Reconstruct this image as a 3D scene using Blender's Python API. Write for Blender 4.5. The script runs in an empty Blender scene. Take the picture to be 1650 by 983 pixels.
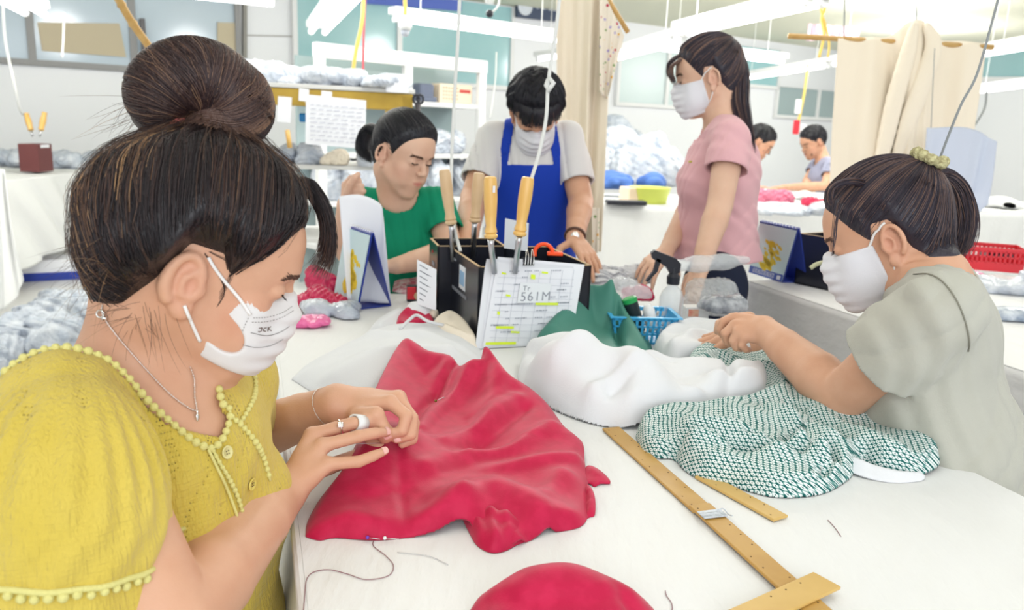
import bpy, bmesh, math, random
import numpy as np
from mathutils import Vector, Matrix

# ---------------------------------------------------------------- camera, world, lights
SC = bpy.context.scene
F_PX = 1300.0; PITCH = math.radians(12.43); ROLL = 0.038; CAM_Z = 1.22; TZ = 0.75
C0 = np.array([0.0, 0.0, CAM_Z])
FW = np.array([0, math.cos(PITCH), -math.sin(PITCH)])
_R = np.array([1.0, 0, 0]); _U = np.array([0, math.sin(PITCH), math.cos(PITCH)])
RI = math.cos(ROLL)*_R + math.sin(ROLL)*_U
UI = -math.sin(ROLL)*_R + math.cos(ROLL)*_U
cam_d = bpy.data.cameras.new('camera'); cam = bpy.data.objects.new('camera', cam_d)
SC.collection.objects.link(cam); SC.camera = cam
cam_d.sensor_width = 36.0; cam_d.lens = F_PX/1650*36.0; cam_d.clip_start = 0.05; cam_d.clip_end = 60
cam.matrix_world = Matrix(((RI[0], UI[0], -FW[0], C0[0]), (RI[1], UI[1], -FW[1], C0[1]), (RI[2], UI[2], -FW[2], C0[2]), (0, 0, 0, 1)))
cam_d.dof.use_dof = True; cam_d.dof.focus_distance = 1.08; cam_d.dof.aperture_fstop = 7.0
SC.view_settings.view_transform = 'Standard'; SC.view_settings.look = 'None'
SC.view_settings.exposure = -0.56; SC.view_settings.gamma = 1.0; SC.view_settings.use_curve_mapping = False
SC.cycles.max_bounces = 7; SC.cycles.transparent_max_bounces = 16; SC.cycles.diffuse_bounces = 3
SC.cycles.use_denoising = True; SC.cycles.caustics_reflective = False; SC.cycles.caustics_refractive = False
SC.cycles.sample_clamp_indirect = 6.0
WD = bpy.data.worlds.new('world'); SC.world = WD; WD.use_nodes = True
WD.node_tree.nodes['Background'].inputs[0].default_value = (0.93, 0.96, 1.0, 1)
WD.node_tree.nodes['Background'].inputs[1].default_value = 1.15

def area_light(name, loc, sx, sy, power, col=(1, 0.985, 0.97), rot=(0, 0, 0)):
    l = bpy.data.lights.new(name, 'AREA'); l.shape = 'RECTANGLE'; l.size = sx; l.size_y = sy
    l.energy = power; l.color = col
    o = bpy.data.objects.new(name, l); SC.collection.objects.link(o); o.location = loc; o.rotation_euler = rot
    return o
# ceiling rows of fluorescent light over the work tables
area_light('ceiling_light_row', (-0.5, 0.6, 2.5), 0.25, 3.0, 12)
area_light('ceiling_light_row', (0.9, 1.6, 2.5), 0.25, 3.4, 15)
area_light('ceiling_light_row', (0.2, 3.9, 2.5), 3.4, 0.3, 40)
area_light('ceiling_light_row', (3.4, 2.2, 2.5), 0.3, 3.0, 30)
def soft_point(loc, power, r=0.25):
    l = bpy.data.lights.new('tube_glow', 'POINT'); l.energy = power; l.shadow_soft_size = r; l.color = (1, 0.99, 0.98)
    o = bpy.data.objects.new('tube_glow', l); SC.collection.objects.link(o); o.location = loc
# the hanging tubes of the back rows shine in every direction
for p_, w_ in (((-3.4, 4.0, 2.1), 60), ((-1.9, 4.8, 2.15), 75), ((-0.3, 5.3, 2.15), 60), ((1.0, 5.2, 2.1), 50), ((1.2, 7.4, 2.2), 60), ((2.6, 6.6, 2.15), 50), ((3.9, 8.6, 2.2), 120), ((3.9, 5.6, 2.15), 80), ((5.0, 10.5, 2.2), 120)):
    soft_point(p_, w_)
# cool fill panel added behind the camera for frontal light, no window modelled
area_light('window_daylight', (0.6, -2.2, 1.9), 5.0, 1.8, 120, (0.93, 0.97, 1.0), (math.radians(80), 0, 0))

def W(px, py, d):
    return C0 + d*(FW + (px-825.0)/F_PX*RI - (py-491.5)/F_PX*UI)
def ray(px, py):
    v = FW + (px-825.0)/F_PX*RI - (py-491.5)/F_PX*UI
    return v/np.linalg.norm(v)
def T(px, py, z=TZ):
    v = FW + (px-825.0)/F_PX*RI - (py-491.5)/F_PX*UI
    return C0 + v*((z-C0[2])/v[2])

# ---------------------------------------------------------------- objects and tags
COL = SC.collection
def tag(o, label=None, cat=None, group=None, kind=None):
    if label: o['label'] = label
    if cat: o['category'] = cat
    if group: o['group'] = group
    if kind: o['kind'] = kind
    return o
def wloc(o):
    l = np.zeros(3)
    while o is not None:
        l = l + np.array(o.location); o = o.parent
    return l
def thing(name, loc, label, cat, group=None):
    o = bpy.data.objects.new(name, None); COL.objects.link(o); o.location = tuple(float(v) for v in loc)
    o.empty_display_size = 0.05
    return tag(o, label, cat, group)
def mobj(name, V, Fc, mat, parent=None, smooth=True, uv=None, attr=None, at=None):
    """V world coordinates; the object's origin goes to its parent's origin or to the bottom centre of the mesh"""
    V = np.asarray(V, dtype=np.float64).reshape(-1, 3)
    if parent is not None: org = wloc(parent)
    elif at is not None: org = np.asarray(at, float)
    else: org = np.array([(V[:, 0].min()+V[:, 0].max())/2, (V[:, 1].min()+V[:, 1].max())/2, V[:, 2].min()])
    me = bpy.data.meshes.new(name)
    if isinstance(Fc, np.ndarray):
        n, k = Fc.shape
        me.vertices.add(len(V)); me.vertices.foreach_set('co', (V-org).astype(np.float32).ravel())
        me.loops.add(n*k); me.loops.foreach_set('vertex_index', Fc.astype(np.int32).ravel())
        me.polygons.add(n); me.polygons.foreach_set('loop_start', (np.arange(n)*k).astype(np.int32))
        try: me.polygons.foreach_set('loop_total', np.full(n, k, dtype=np.int32))
        except Exception: pass
        me.update(calc_edges=True)
    else:
        me.from_pydata([tuple(v) for v in (V-org)], [], [tuple(int(i) for i in f) for f in Fc]); me.update()
    me.polygons.foreach_set('use_smooth', np.full(len(me.polygons), smooth, dtype=bool))
    if attr:
        for an, av in attr.items():
            a = me.attributes.new(an, 'FLOAT', 'POINT'); a.data.foreach_set('value', np.asarray(av, dtype=np.float32).ravel())
    if uv is not None:
        l = me.uv_layers.new(name='UVMap'); idx = np.empty(len(me.loops), dtype=np.int32); me.loops.foreach_get('vertex_index', idx)
        l.data.foreach_set('uv', np.asarray(uv, dtype=np.float32)[idx].ravel())
    if mat is not None: me.materials.append(mat)
    me.validate()
    o = bpy.data.objects.new(name, me); COL.objects.link(o)
    if parent is not None: o.parent = parent
    else: o.location = tuple(org)
    return o
def copy_tree(o, parent=None):
    c = o.copy(); COL.objects.link(c); c.parent = parent
    for ch in list(o.children): copy_tree(ch, c)
    return c

# ---------------------------------------------------------------- mesh builder
class MB:
    def __init__(s): s.v = []; s.f = []; s.n = 0
    def add(s, V, Fc):
        V = np.asarray(V, float).reshape(-1, 3); s.v.append(V)
        s.f += [tuple(int(i)+s.n for i in f) for f in Fc]; s.n += len(V); return s
    def box(s, c, size, rz=0.0, R=None, bev=0.0):
        bm = bmesh.new(); bmesh.ops.create_cube(bm, size=1.0)
        for v in bm.verts: v.co = Vector((v.co.x*size[0], v.co.y*size[1], v.co.z*size[2]))
        if bev > 0: bmesh.ops.bevel(bm, geom=list(bm.edges), offset=bev, segments=2, affect='EDGES', profile=0.5)
        bm.verts.index_update(); V = np.array([v.co[:] for v in bm.verts]); Fc = [[v.index for v in f.verts] for f in bm.faces]; bm.free()
        M = R if R is not None else rotz(rz)
        return s.add(V@np.asarray(M).T+np.asarray(c, float), Fc)
    def tube(s, pts, r, n=8, cap=True):
        pts = np.asarray(pts, float); m = len(pts); r = np.broadcast_to(np.asarray(r, float), (m,)).copy()
        V, Fc = tube_geo(pts, r, n, cap); return s.add(V, Fc)
    def lathe(s, base, prof, n=24, axis=(0, 0, 1)):
        a = nrm(np.asarray(axis, float)); t = np.array([1.0, 0, 0]) if abs(a[0]) < .8 else np.array([0, 1.0, 0])
        u = nrm(np.cross(a, t)); w = np.cross(a, u); V = []; Fc = []
        for (r, h) in prof:
            for k in range(n):
                th = 2*math.pi*k/n; V.append(np.asarray(base)+a*h+u*r*math.cos(th)+w*r*math.sin(th))
        for i in range(len(prof)-1):
            for k in range(n):
                Fc.append((i*n+k, i*n+(k+1) % n, (i+1)*n+(k+1) % n, (i+1)*n+k))
        Fc.append(tuple(range(n))[::-1]); Fc.append(tuple((len(prof)-1)*n+k for k in range(n)))
        return s.add(V, Fc)
    def prism(s, poly, direction):
        """polygon of 3-D points pushed along a vector"""
        P = np.asarray(poly, float); n = len(P); d = np.asarray(direction, float)
        Fc = [tuple(range(n)), tuple(range(2*n-1, n-1, -1))]+[(i, i+n, (i+1) % n+n, (i+1) % n) for i in range(n)]
        return s.add(np.vstack([P, P+d]), Fc)
    def sph(s, c, r, n=10, sc=(1, 1, 1)):
        V = []; Fc = []; m = n//2+1
        for i in range(m+1):
            ph = math.pi*i/m
            for k in range(n):
                th = 2*math.pi*k/n; V.append((c[0]+r*sc[0]*math.sin(ph)*math.cos(th), c[1]+r*sc[1]*math.sin(ph)*math.sin(th), c[2]+r*sc[2]*math.cos(ph)))
        for i in range(m):
            for k in range(n): Fc.append((i*n+k, (i+1)*n+k, (i+1)*n+(k+1) % n, i*n+(k+1) % n))
        return s.add(V, Fc)
    def build(s, name, mat, parent=None, smooth=False, **k):
        V = np.vstack(s.v)
        o = mobj(name, V, s.f, mat, parent, smooth=smooth, **k)
        fix_normals(o.data)
        if not smooth and k.get('smooth') is None: pass
        return o
def fix_normals(me):
    bm = bmesh.new(); bm.from_mesh(me); bmesh.ops.recalc_face_normals(bm, faces=bm.faces); bm.to_mesh(me); bm.free()
def autosmooth(o, deg=40):
    me = o.data; me.polygons.foreach_set('use_smooth', np.ones(len(me.polygons), dtype=bool))
    bm = bmesh.new(); bm.from_mesh(me)
    for e in bm.edges:
        if len(e.link_faces) == 2 and e.calc_face_angle(0) > math.radians(deg): e.smooth = False
    bm.to_mesh(me); bm.free(); return o
def nrm(v):
    v = np.asarray(v, float); return v/max(np.linalg.norm(v), 1e-9)
def rotz(a): c, s_ = math.cos(a), math.sin(a); return np.array([[c, -s_, 0], [s_, c, 0], [0, 0, 1.0]])
def roty(a): c, s_ = math.cos(a), math.sin(a); return np.array([[c, 0, s_], [0, 1.0, 0], [-s_, 0, c]])
def rotx(a): c, s_ = math.cos(a), math.sin(a); return np.array([[1.0, 0, 0], [0, c, -s_], [0, s_, c]])
def frames(pts):
    pts = np.asarray(pts, float); t = np.gradient(pts, axis=0); t /= np.maximum(np.linalg.norm(t, axis=1, keepdims=True), 1e-9)
    up = np.array([0, 0, 1.0]) if abs(t[0][2]) < .9 else np.array([1.0, 0, 0])
    u = nrm(np.cross(t[0], up)); U_ = []; W_ = []
    for i in range(len(pts)):
        u = nrm(u-t[i]*np.dot(u, t[i])); U_.append(u); W_.append(np.cross(t[i], u))
    return t, np.array(U_), np.array(W_)
def tube_geo(pts, r, n=8, cap=True):
    t, U_, W_ = frames(pts); m = len(pts); th = np.arange(n)*2*math.pi/n
    V = (pts[:, None, :]+r[:, None, None]*(np.cos(th)[None, :, None]*U_[:, None, :]+np.sin(th)[None, :, None]*W_[:, None, :])).reshape(-1, 3)
    Fc = [(i*n+k, i*n+(k+1) % n, (i+1)*n+(k+1) % n, (i+1)*n+k) for i in range(m-1) for k in range(n)]
    if cap: Fc += [tuple(range(n))[::-1], tuple((m-1)*n+k for k in range(n))]
    return V, Fc
def spline(pts, n=6):
    """Catmull-Rom through the points (any dimension)"""
    P = np.asarray(pts, float)
    if len(P) < 3: return np.array([P[0]+(P[-1]-P[0])*k/n for k in range(n+1)])
    Q = np.vstack([2*P[0]-P[1], P, 2*P[-1]-P[-2]]); out = []
    for i in range(1, len(Q)-2):
        for k in range(n):
            t = k/n; out.append(0.5*((2*Q[i])+(-Q[i-1]+Q[i+1])*t+(2*Q[i-1]-5*Q[i]+4*Q[i+1]-Q[i+2])*t*t+(-Q[i-1]+3*Q[i]-3*Q[i+1]+Q[i+2])*t**3))
    out.append(P[-1]); return np.array(out)

# ---------------------------------------------------------------- signed distance modelling
f4 = np.float32
def smin(a, b, k):
    if k <= 0: return np.minimum(a, b)
    h = np.clip(0.5+0.5*(b-a)/k, 0, 1); return b+(a-b)*h-k*h*(1-h)
def smax(a, b, k): return -smin(-a, -b, k)
def s_ell(c, r, R=None):
    c = np.asarray(c, f4); r = np.asarray(r, f4); R = None if R is None else np.asarray(R, f4)
    def f(P):
        q = P-c
        if R is not None: q = q@R
        k0 = np.sqrt(((q/r)**2).sum(1)); k1 = np.sqrt(((q/(r*r))**2).sum(1)); return k0*(k0-1)/np.maximum(k1, 1e-6)
    return f
def s_cap(a, b, r1, r2=None, flat=None):
    """tapered capsule; flat=(unit vector, factor) squashes it along that vector"""
    a = np.asarray(a, f4); b = np.asarray(b, f4); r2 = r1 if r2 is None else r2; ab = b-a; L = max(float(ab@ab), 1e-12)
    def f(P):
        q = P-a; t = np.clip(q@ab/L, 0, 1); e = q-t[:, None]*ab
        if flat is not None:
            n = np.asarray(flat[0], f4); h = e@n; e = e+(h*(1/flat[1]-1))[:, None]*n
            d = np.sqrt((e*e).sum(1))-(r1+(r2-r1)*t); return d*np.where(d > 0, flat[1]**.5, 1)
        return np.sqrt((e*e).sum(1))-(r1+(r2-r1)*t)
    return f
def s_chain(pts, rad, sub=0, flat=None, k=0.0):
    P = np.asarray(pts, float); r = np.broadcast_to(np.asarray(rad, float), (len(P),))
    if sub: Q = spline(np.column_stack([P, r]), sub); P = Q[:, :3]; r = Q[:, 3]
    fs = [s_cap(P[i], P[i+1], float(r[i]), float(r[i+1]), flat) for i in range(len(P)-1)]
    def f(X):
        d = fs[0](X)
        for g in fs[1:]: d = smin(d, g(X), k)
        return d
    return f
def s_box(c, h, R=None, r=0.0):
    c = np.asarray(c, f4); h = np.asarray(h, f4)-r; R = None if R is None else np.asarray(R, f4)
    def f(P):
        q = P-c
        if R is not None: q = q@R
        q = np.abs(q)-h; return np.sqrt((np.maximum(q, 0)**2).sum(1))+np.minimum(q.max(1), 0)-r
    return f
def s_union(fs, k=0.0):
    def f(P):
        d = fs[0](P)
        for g in fs[1:]: d = smin(d, g(P), k)
        return d
    return f
class SDF:
    def __init__(s): s.o = []
    def add(s, f, k=0.01): s.o.append((0, f, k)); return s
    def sub(s, f, k=0.01): s.o.append((1, f, k)); return s
    def cut(s, f, k=0.0): s.o.append((2, f, k)); return s
    def disp(s, f): s.o.append((3, f, 0)); return s
    def __call__(s, P):
        P = np.asarray(P, f4); d = None
        for t, f, k in s.o:
            if t == 3: d = d+f(P, d); continue
            e = f(P)
            if d is None: d = e
            elif t == 0: d = smin(d, e, k)
            elif t == 1: d = smax(d, -e, k)
            else: d = smax(d, e, k)
        return d
def hit(sdf, px, py, t0=0.2, tmax=6.0, lift=0.0):
    o = C0; v = ray(px, py); t = t0
    for _ in range(200):
        d = float(sdf(np.array([o+v*t], dtype=f4))[0])
        if d < 4e-4: break
        t += max(d*0.7, 3e-4)
        if t > tmax: return None
    p = o+v*t
    if lift: p = p+grad(sdf, p)*lift
    return p
def grad(sdf, p, e=0.0015):
    Q = np.array([p+np.array(d)*e for d in ((1, 0, 0), (-1, 0, 0), (0, 1, 0), (0, -1, 0), (0, 0, 1), (0, 0, -1))], dtype=f4)
    d = sdf(Q); return nrm([d[0]-d[1], d[2]-d[3], d[4]-d[5]])
def onto(sdf, P, off=0.0, it=6):
    """pull points onto the surface at a given offset"""
    P = np.array(P, dtype=np.float64).reshape(-1, 3)
    for _ in range(it):
        d = sdf(P.astype(f4))-off; e = 0.002; G = np.zeros_like(P)
        for a in range(3):
            Q = P.copy(); Q[:, a] += e; Q2 = P.copy(); Q2[:, a] -= e
            G[:, a] = sdf(Q.astype(f4))-sdf(Q2.astype(f4))
        G /= np.maximum(np.linalg.norm(G, axis=1, keepdims=True), 1e-9)
        P = P-G*np.clip(d, -0.02, 0.02)[:, None]*0.9
    return P, G
def sdf_geo(sdf, lo, hi, res, s=4):
    lo = np.asarray(lo, float); hi = np.asarray(hi, float)
    nc = np.maximum(np.ceil((hi-lo)/(res*s)).astype(int), 2)
    ax = [lo[a]+(np.arange(nc[a])+0.5)*res*s-res*0.5 for a in range(3)]
    G = np.stack(np.meshgrid(*ax, indexing='ij'), -1).reshape(-1, 3).astype(f4)
    Dc = np.concatenate([sdf(G[i:i+400000]) for i in range(0, len(G), 400000)]).reshape(nc)
    act = np.abs(Dc) < 1.9*s*res
    nf = nc*s
    D = np.repeat(np.repeat(np.repeat(np.where(Dc < 0, f4(-1), f4(1)), s, 0), s, 1), s, 2)
    ai = np.argwhere(act); off = np.stack(np.meshgrid(*[np.arange(s)]*3, indexing='ij'), -1).reshape(-1, 3)
    for i in range(0, len(ai), 6000):
        idx = (ai[i:i+6000, None, :]*s+off[None]).reshape(-1, 3)
        D[idx[:, 0], idx[:, 1], idx[:, 2]] = sdf((lo+idx*res).astype(f4))
    del Dc
    S = D < 0
    cnt = np.zeros(tuple(nf-1), dtype=np.int8)
    for a in (0, 1):
        for b in (0, 1):
            for c in (0, 1): cnt += S[a:nf[0]-1+a, b:nf[1]-1+b, c:nf[2]-1+c]
    cells = np.argwhere((cnt > 0) & (cnt < 8)); del cnt
    idm = np.full(tuple(nf-1), -1, dtype=np.int32); idm[cells[:, 0], cells[:, 1], cells[:, 2]] = np.arange(len(cells))
    acc = np.zeros((len(cells), 3)); w = np.zeros(len(cells))
    cor = [(a, b, c) for a in (0, 1) for b in (0, 1) for c in (0, 1)]
    vals = {c: D[cells[:, 0]+c[0], cells[:, 1]+c[1], cells[:, 2]+c[2]].astype(np.float64) for c in cor}
    for c in cor:
        for a in range(3):
            if c[a] == 0:
                c2 = list(c); c2[a] = 1; c2 = tuple(c2); v1 = vals[c]; v2 = vals[c2]; m = (v1 < 0) != (v2 < 0)
                t = np.where(m, v1/np.where(np.abs(v1-v2) < 1e-12, 1, v1-v2), 0)
                for k in range(3): acc[:, k] += np.where(m, c[k]+(t if k == a else 0), 0)
                w += m
    V = lo+(cells+acc/w[:, None])*res
    quads = []
    for a in range(3):
        b, c = (a+1) % 3, (a+2) % 3
        sl1 = [slice(None)]*3; sl2 = [slice(None)]*3; sl1[a] = slice(0, -1); sl2[a] = slice(1, None)
        A = S[tuple(sl1)]; B = S[tuple(sl2)]; e = np.argwhere(A != B)
        ok = (e[:, b] > 0) & (e[:, c] > 0) & (e[:, b] < nf[b]-1) & (e[:, c] < nf[c]-1) & (e[:, a] < nf[a]-1); e = e[ok]
        ins = A[e[:, 0], e[:, 1], e[:, 2]]
        def cid(db, dc):
            q = e.copy(); q[:, b] -= db; q[:, c] -= dc; return idm[q[:, 0], q[:, 1], q[:, 2]]
        q = np.stack([cid(1, 1), cid(0, 1), cid(0, 0), cid(1, 0)], 1)
        q[~ins] = q[~ins][:, ::-1]; quads.append(q)
    Q = np.concatenate(quads); Q = Q[(Q >= 0).all(1)]
    return V, Q
def relax(V, Q, it=2, lam=0.5):
    """light Laplacian smoothing"""
    for _ in range(it):
        acc = np.zeros_like(V); n = np.zeros(len(V))
        for i in range(4):
            for j in (1, 3):
                acc_i = V[Q[:, (i+j) % 4]]
                for k in range(3): acc[:, k] += np.bincount(Q[:, i], acc_i[:, k], len(V))
                n += np.bincount(Q[:, i], minlength=len(V))
        V = V+lam*(acc/np.maximum(n, 1)[:, None]-V)
    return V
def sdf_obj(name, sdf, lo, hi, res, mat, parent=None, attrf=None, sm=1, **kw):
    V, Q = sdf_geo(sdf, lo, hi, res); V = relax(V, Q, sm)
    at = {k: f(V) for k, f in attrf.items()} if attrf else None
    return mobj(name, V, Q, mat, parent, attr=at, **kw)
def bounds(pts, pad):
    P = np.asarray(pts, float); return P.min(0)-pad, P.max(0)+pad

def poly_sd(q, poly):
    """signed distance to a closed polygon, negative inside"""
    n = len(poly); d = np.full(len(q), 1e9, dtype=f4); ins = np.zeros(len(q), dtype=bool)
    for i in range(n):
        a = poly[i]; b = poly[(i+1) % n]; e = b-a; w = q-a; t = np.clip((w@e)/max(float(e@e), 1e-12), 0, 1)
        r = w-t[:, None]*e; d = np.minimum(d, (r*r).sum(1))
        c1 = (a[1] <= q[:, 1]) & (b[1] > q[:, 1]); c2 = (b[1] <= q[:, 1]) & (a[1] > q[:, 1]); cr = e[0]*w[:, 1]-e[1]*w[:, 0]
        ins ^= (c1 & (cr > 0)) | (c2 & (cr < 0))
    d = np.sqrt(d); return np.where(ins, -d, d)

# ---------------------------------------------------------------- strands
def strands_geo(L, rad, n=3, taper=True):
    """L: (strands, points, 3)"""
    L = np.asarray(L, float); m, k, _ = L.shape
    t = np.gradient(L, axis=1); t /= np.maximum(np.linalg.norm(t, axis=2, keepdims=True), 1e-9)
    ref = np.tile(np.array([0.31, 0.52, 0.79]), (m, k, 1)); u = np.cross(t, ref); u /= np.maximum(np.linalg.norm(u, axis=2, keepdims=True), 1e-9); w = np.cross(t, u)
    r = np.broadcast_to(np.asarray(rad, float).reshape(-1, 1), (m, k))
    if taper: r = r*(1-np.linspace(0, 1, k)**4*0.85)[None]
    th = np.arange(n)*2*math.pi/n
    V = L[:, :, None, :]+r[:, :, None, None]*(np.cos(th)[None, None, :, None]*u[:, :, None, :]+np.sin(th)[None, None, :, None]*w[:, :, None, :])
    base = (np.arange(m)*k*n)[:, None, None]; i = (np.arange(k-1)*n)[None, :, None]; j = np.arange(n)[None, None, :]; j2 = (j+1) % n
    Q = np.stack([base+i+j, base+i+j2, base+i+n+j2, base+i+n+j], -1).reshape(-1, 4)
    tone = np.repeat(np.random.RandomState(5).rand(m), k*n)
    return V.reshape(-1, 3), Q, tone

# ---------------------------------------------------------------- materials
def mat(name, col, rough=0.6, spec=0.3, metal=0.0, bump=None, var=None, alpha=None, trans=0.0, emit=None, sheen=0.0, sss=0.0, coords='Object', stretch=None):
    """bump=(scale, strength, detail); var=(second colour, scale, amount)"""
    m = bpy.data.materials.new(name); m.use_nodes = True; nt = m.node_tree; b = nt.nodes['Principled BSDF']
    c = tuple(col)+(1,); b.inputs['Base Color'].default_value = c; b.inputs['Roughness'].default_value = rough
    b.inputs['Specular IOR Level'].default_value = spec; b.inputs['Metallic'].default_value = metal
    if trans: b.inputs['Transmission Weight'].default_value = trans
    if alpha is not None: b.inputs['Alpha'].default_value = alpha
    if sheen: b.inputs['Sheen Weight'].default_value = sheen
    if sss:
        b.inputs['Subsurface Weight'].default_value = sss; b.inputs['Subsurface Radius'].default_value = (0.012, 0.005, 0.003); b.inputs['Subsurface Scale'].default_value = 1.0
    if emit: b.inputs['Emission Color'].default_value = tuple(emit[0])+(1,); b.inputs['Emission Strength'].default_value = emit[1]
    tc = nt.nodes.new('ShaderNodeTexCoord'); mp = nt.nodes.new('ShaderNodeMapping'); nt.links.new(tc.outputs[coords], mp.inputs[0])
    if stretch: mp.inputs['Scale'].default_value = stretch
    if var:
        n = nt.nodes.new('ShaderNodeTexNoise'); n.inputs['Scale'].default_value = var[1]; n.inputs['Detail'].default_value = 4
        r = nt.nodes.new('ShaderNodeValToRGB'); r.color_ramp.elements[0].position = 0.5-var[2]/2; r.color_ramp.elements[1].position = 0.5+var[2]/2
        r.color_ramp.elements[0].color = c; r.color_ramp.elements[1].color = tuple(var[0])+(1,)
        nt.links.new(mp.outputs[0], n.inputs['Vector']); nt.links.new(n.outputs['Fac'], r.inputs[0]); nt.links.new(r.outputs[0], b.inputs['Base Color'])
    if bump:
        n = nt.nodes.new('ShaderNodeTexNoise'); n.inputs['Scale'].default_value = bump[0]; n.inputs['Detail'].default_value = bump[2] if len(bump) > 2 else 3
        bp = nt.nodes.new('ShaderNodeBump'); bp.inputs['Strength'].default_value = bump[1]; bp.inputs['Distance'].default_value = 0.01
        nt.links.new(mp.outputs[0], n.inputs['Vector']); nt.links.new(n.outputs['Fac'], bp.inputs['Height']); nt.links.new(bp.outputs[0], b.inputs['Normal'])
    return m
def srgb(r, g, b):
    return tuple(((v/255)/12.92 if v/255 <= 0.04045 else ((v/255+0.055)/1.055)**2.4) for v in (r, g, b))
def attr_ramp(m, attr, stops):
    """base colour from a per-vertex tone"""
    nt = m.node_tree; a = nt.nodes.new('ShaderNodeAttribute'); a.attribute_name = attr
    r = nt.nodes.new('ShaderNodeValToRGB'); el = r.color_ramp.elements
    while len(el) < len(stops): el.new(0.5)
    for e, (p, c) in zip(el, stops): e.position = p; e.color = tuple(c)+(1,)
    nt.links.new(a.outputs['Fac'], r.inputs[0]); nt.links.new(r.outputs[0], nt.nodes['Principled BSDF'].inputs['Base Color']); return m
# ---------------------------------------------------------------- material library
M = {}
def skin_mat(name, c1, c2):
    m = mat(name, c1, rough=0.48, spec=0.35, bump=(420, 0.06, 3), var=(c2, 22, 0.5), sss=0.06)
    nt = m.node_tree; b = nt.nodes['Principled BSDF']; lk = [l for l in nt.links if l.to_socket == b.inputs['Base Color']][0]
    src = lk.from_socket; a = nt.nodes.new('ShaderNodeAttribute'); a.attribute_name = 'rosy'
    mx = nt.nodes.new('ShaderNodeMix'); mx.data_type = 'RGBA'; nt.links.new(a.outputs['Fac'], mx.inputs[0]); nt.links.new(src, mx.inputs[6])
    mx.inputs[7].default_value = srgb(205, 110, 105)+(1,); nt.links.new(mx.outputs[2], b.inputs['Base Color']); return m
M['skin'] = skin_mat('warm_skin', srgb(210, 158, 128), srgb(220, 172, 143))
M['skin_pale'] = skin_mat('pale_skin', srgb(222, 178, 152), srgb(229, 190, 165))
def hair_mat(name, stops, rough=0.38):
    m = mat(name, (0.02, 0.015, 0.015), rough=rough, spec=0.45, bump=(260, 0.25, 3), stretch=(1, 1, 0.25)); return attr_ramp(m, 'tone', stops)
M['hair_brown'] = hair_mat('dark_brown_hair', [(0.0, srgb(24, 22, 27)), (0.45, srgb(44, 34, 36)), (0.72, srgb(78, 56, 50)), (0.9, srgb(120, 88, 66)), (1.0, srgb(170, 132, 94))])
M['hair_bun'] = hair_mat('chestnut_hair', [(0.0, srgb(50, 36, 38)), (0.5, srgb(74, 54, 52)), (0.85, srgb(104, 78, 68)), (1.0, srgb(150, 116, 92))])
M['hair_black'] = hair_mat('black_hair', [(0.0, srgb(20, 22, 30)), (0.7, srgb(32, 32, 42)), (1.0, srgb(62, 56, 62))])
M['hair_soft'] = hair_mat('soft_brown_hair', [(0.0, srgb(40, 38, 50)), (0.55, srgb(62, 54, 66)), (0.85, srgb(104, 82, 78)), (1.0, srgb(150, 116, 98))])
M['lash'] = mat('lash_hair', srgb(40, 30, 28), rough=0.5)
M['brow'] = mat('brow_hair', srgb(92, 66, 56), rough=0.7)
def gauze_mat(name, c, c2):
    """crinkled cotton: fine vertical puckers with darker weave lines"""
    m = mat(name, c, rough=0.85, spec=0.15, sheen=0.2, var=(c2, 9, 0.6)); nt = m.node_tree; b = nt.nodes['Principled BSDF']
    tc = nt.nodes.new('ShaderNodeTexCoord'); mp = nt.nodes.new('ShaderNodeMapping'); mp.inputs['Scale'].default_value = (1, 1, 0.10)
    n = nt.nodes.new('ShaderNodeTexNoise'); n.inputs['Scale'].default_value = 330; n.inputs['Detail'].default_value = 3
    mp2 = nt.nodes.new('ShaderNodeMapping'); mp2.inputs['Scale'].default_value = (0.25, 0.25, 1.9)
    n2 = nt.nodes.new('ShaderNodeTexNoise'); n2.inputs['Scale'].default_value = 170; ad = nt.nodes.new('ShaderNodeMath'); ad.operation = 'ADD'
    bp = nt.nodes.new('ShaderNodeBump'); bp.inputs['Strength'].default_value = 0.8; bp.inputs['Distance'].default_value = 0.004
    nt.links.new(tc.outputs['Object'], mp.inputs[0]); nt.links.new(tc.outputs['Object'], mp2.inputs[0]); nt.links.new(mp.outputs[0], n.inputs[0]); nt.links.new(mp2.outputs[0], n2.inputs[0])
    mu = nt.nodes.new('ShaderNodeMath'); mu.operation = 'MULTIPLY'; mu.inputs[1].default_value = 0.5; nt.links.new(n2.outputs['Fac'], mu.inputs[0])
    nt.links.new(n.outputs['Fac'], ad.inputs[0]); nt.links.new(mu.outputs[0], ad.inputs[1]); nt.links.new(ad.outputs[0], bp.inputs['Height']); nt.links.new(bp.outputs[0], b.inputs['Normal']); return m
M['yellow'] = gauze_mat('mustard_gauze', srgb(208, 182, 70), srgb(222, 198, 98))
M['trim'] = mat('cream_trim', srgb(232, 224, 146), rough=0.85, spec=0.1, bump=(700, 0.4))
M['button'] = mat('button_shell', srgb(214, 190, 74), rough=0.35, spec=0.5, var=(srgb(226, 206, 110), 60, 0.4))
M['button_pale'] = mat('button_pale_shell', srgb(226, 216, 150), rough=0.35, spec=0.5)
M['mask'] = mat('mask_paper', srgb(226, 223, 222), rough=0.75, spec=0.15, bump=(900, 0.08))
M['mask_white'] = mat('mask_white_paper', srgb(230, 230, 236), rough=0.75, spec=0.15, bump=(500, 0.08))
M['elastic'] = mat('white_elastic', srgb(240, 238, 236), rough=0.7)
M['grey_knit'] = mat('grey_green_jersey', srgb(186, 185, 174), rough=0.85, spec=0.12, sheen=0.2, bump=(500, 0.12))
M['pink_knit'] = mat('dusty_pink_jersey', srgb(228, 178, 184), rough=0.85, spec=0.12, sheen=0.2, bump=(300, 0.1))
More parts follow.
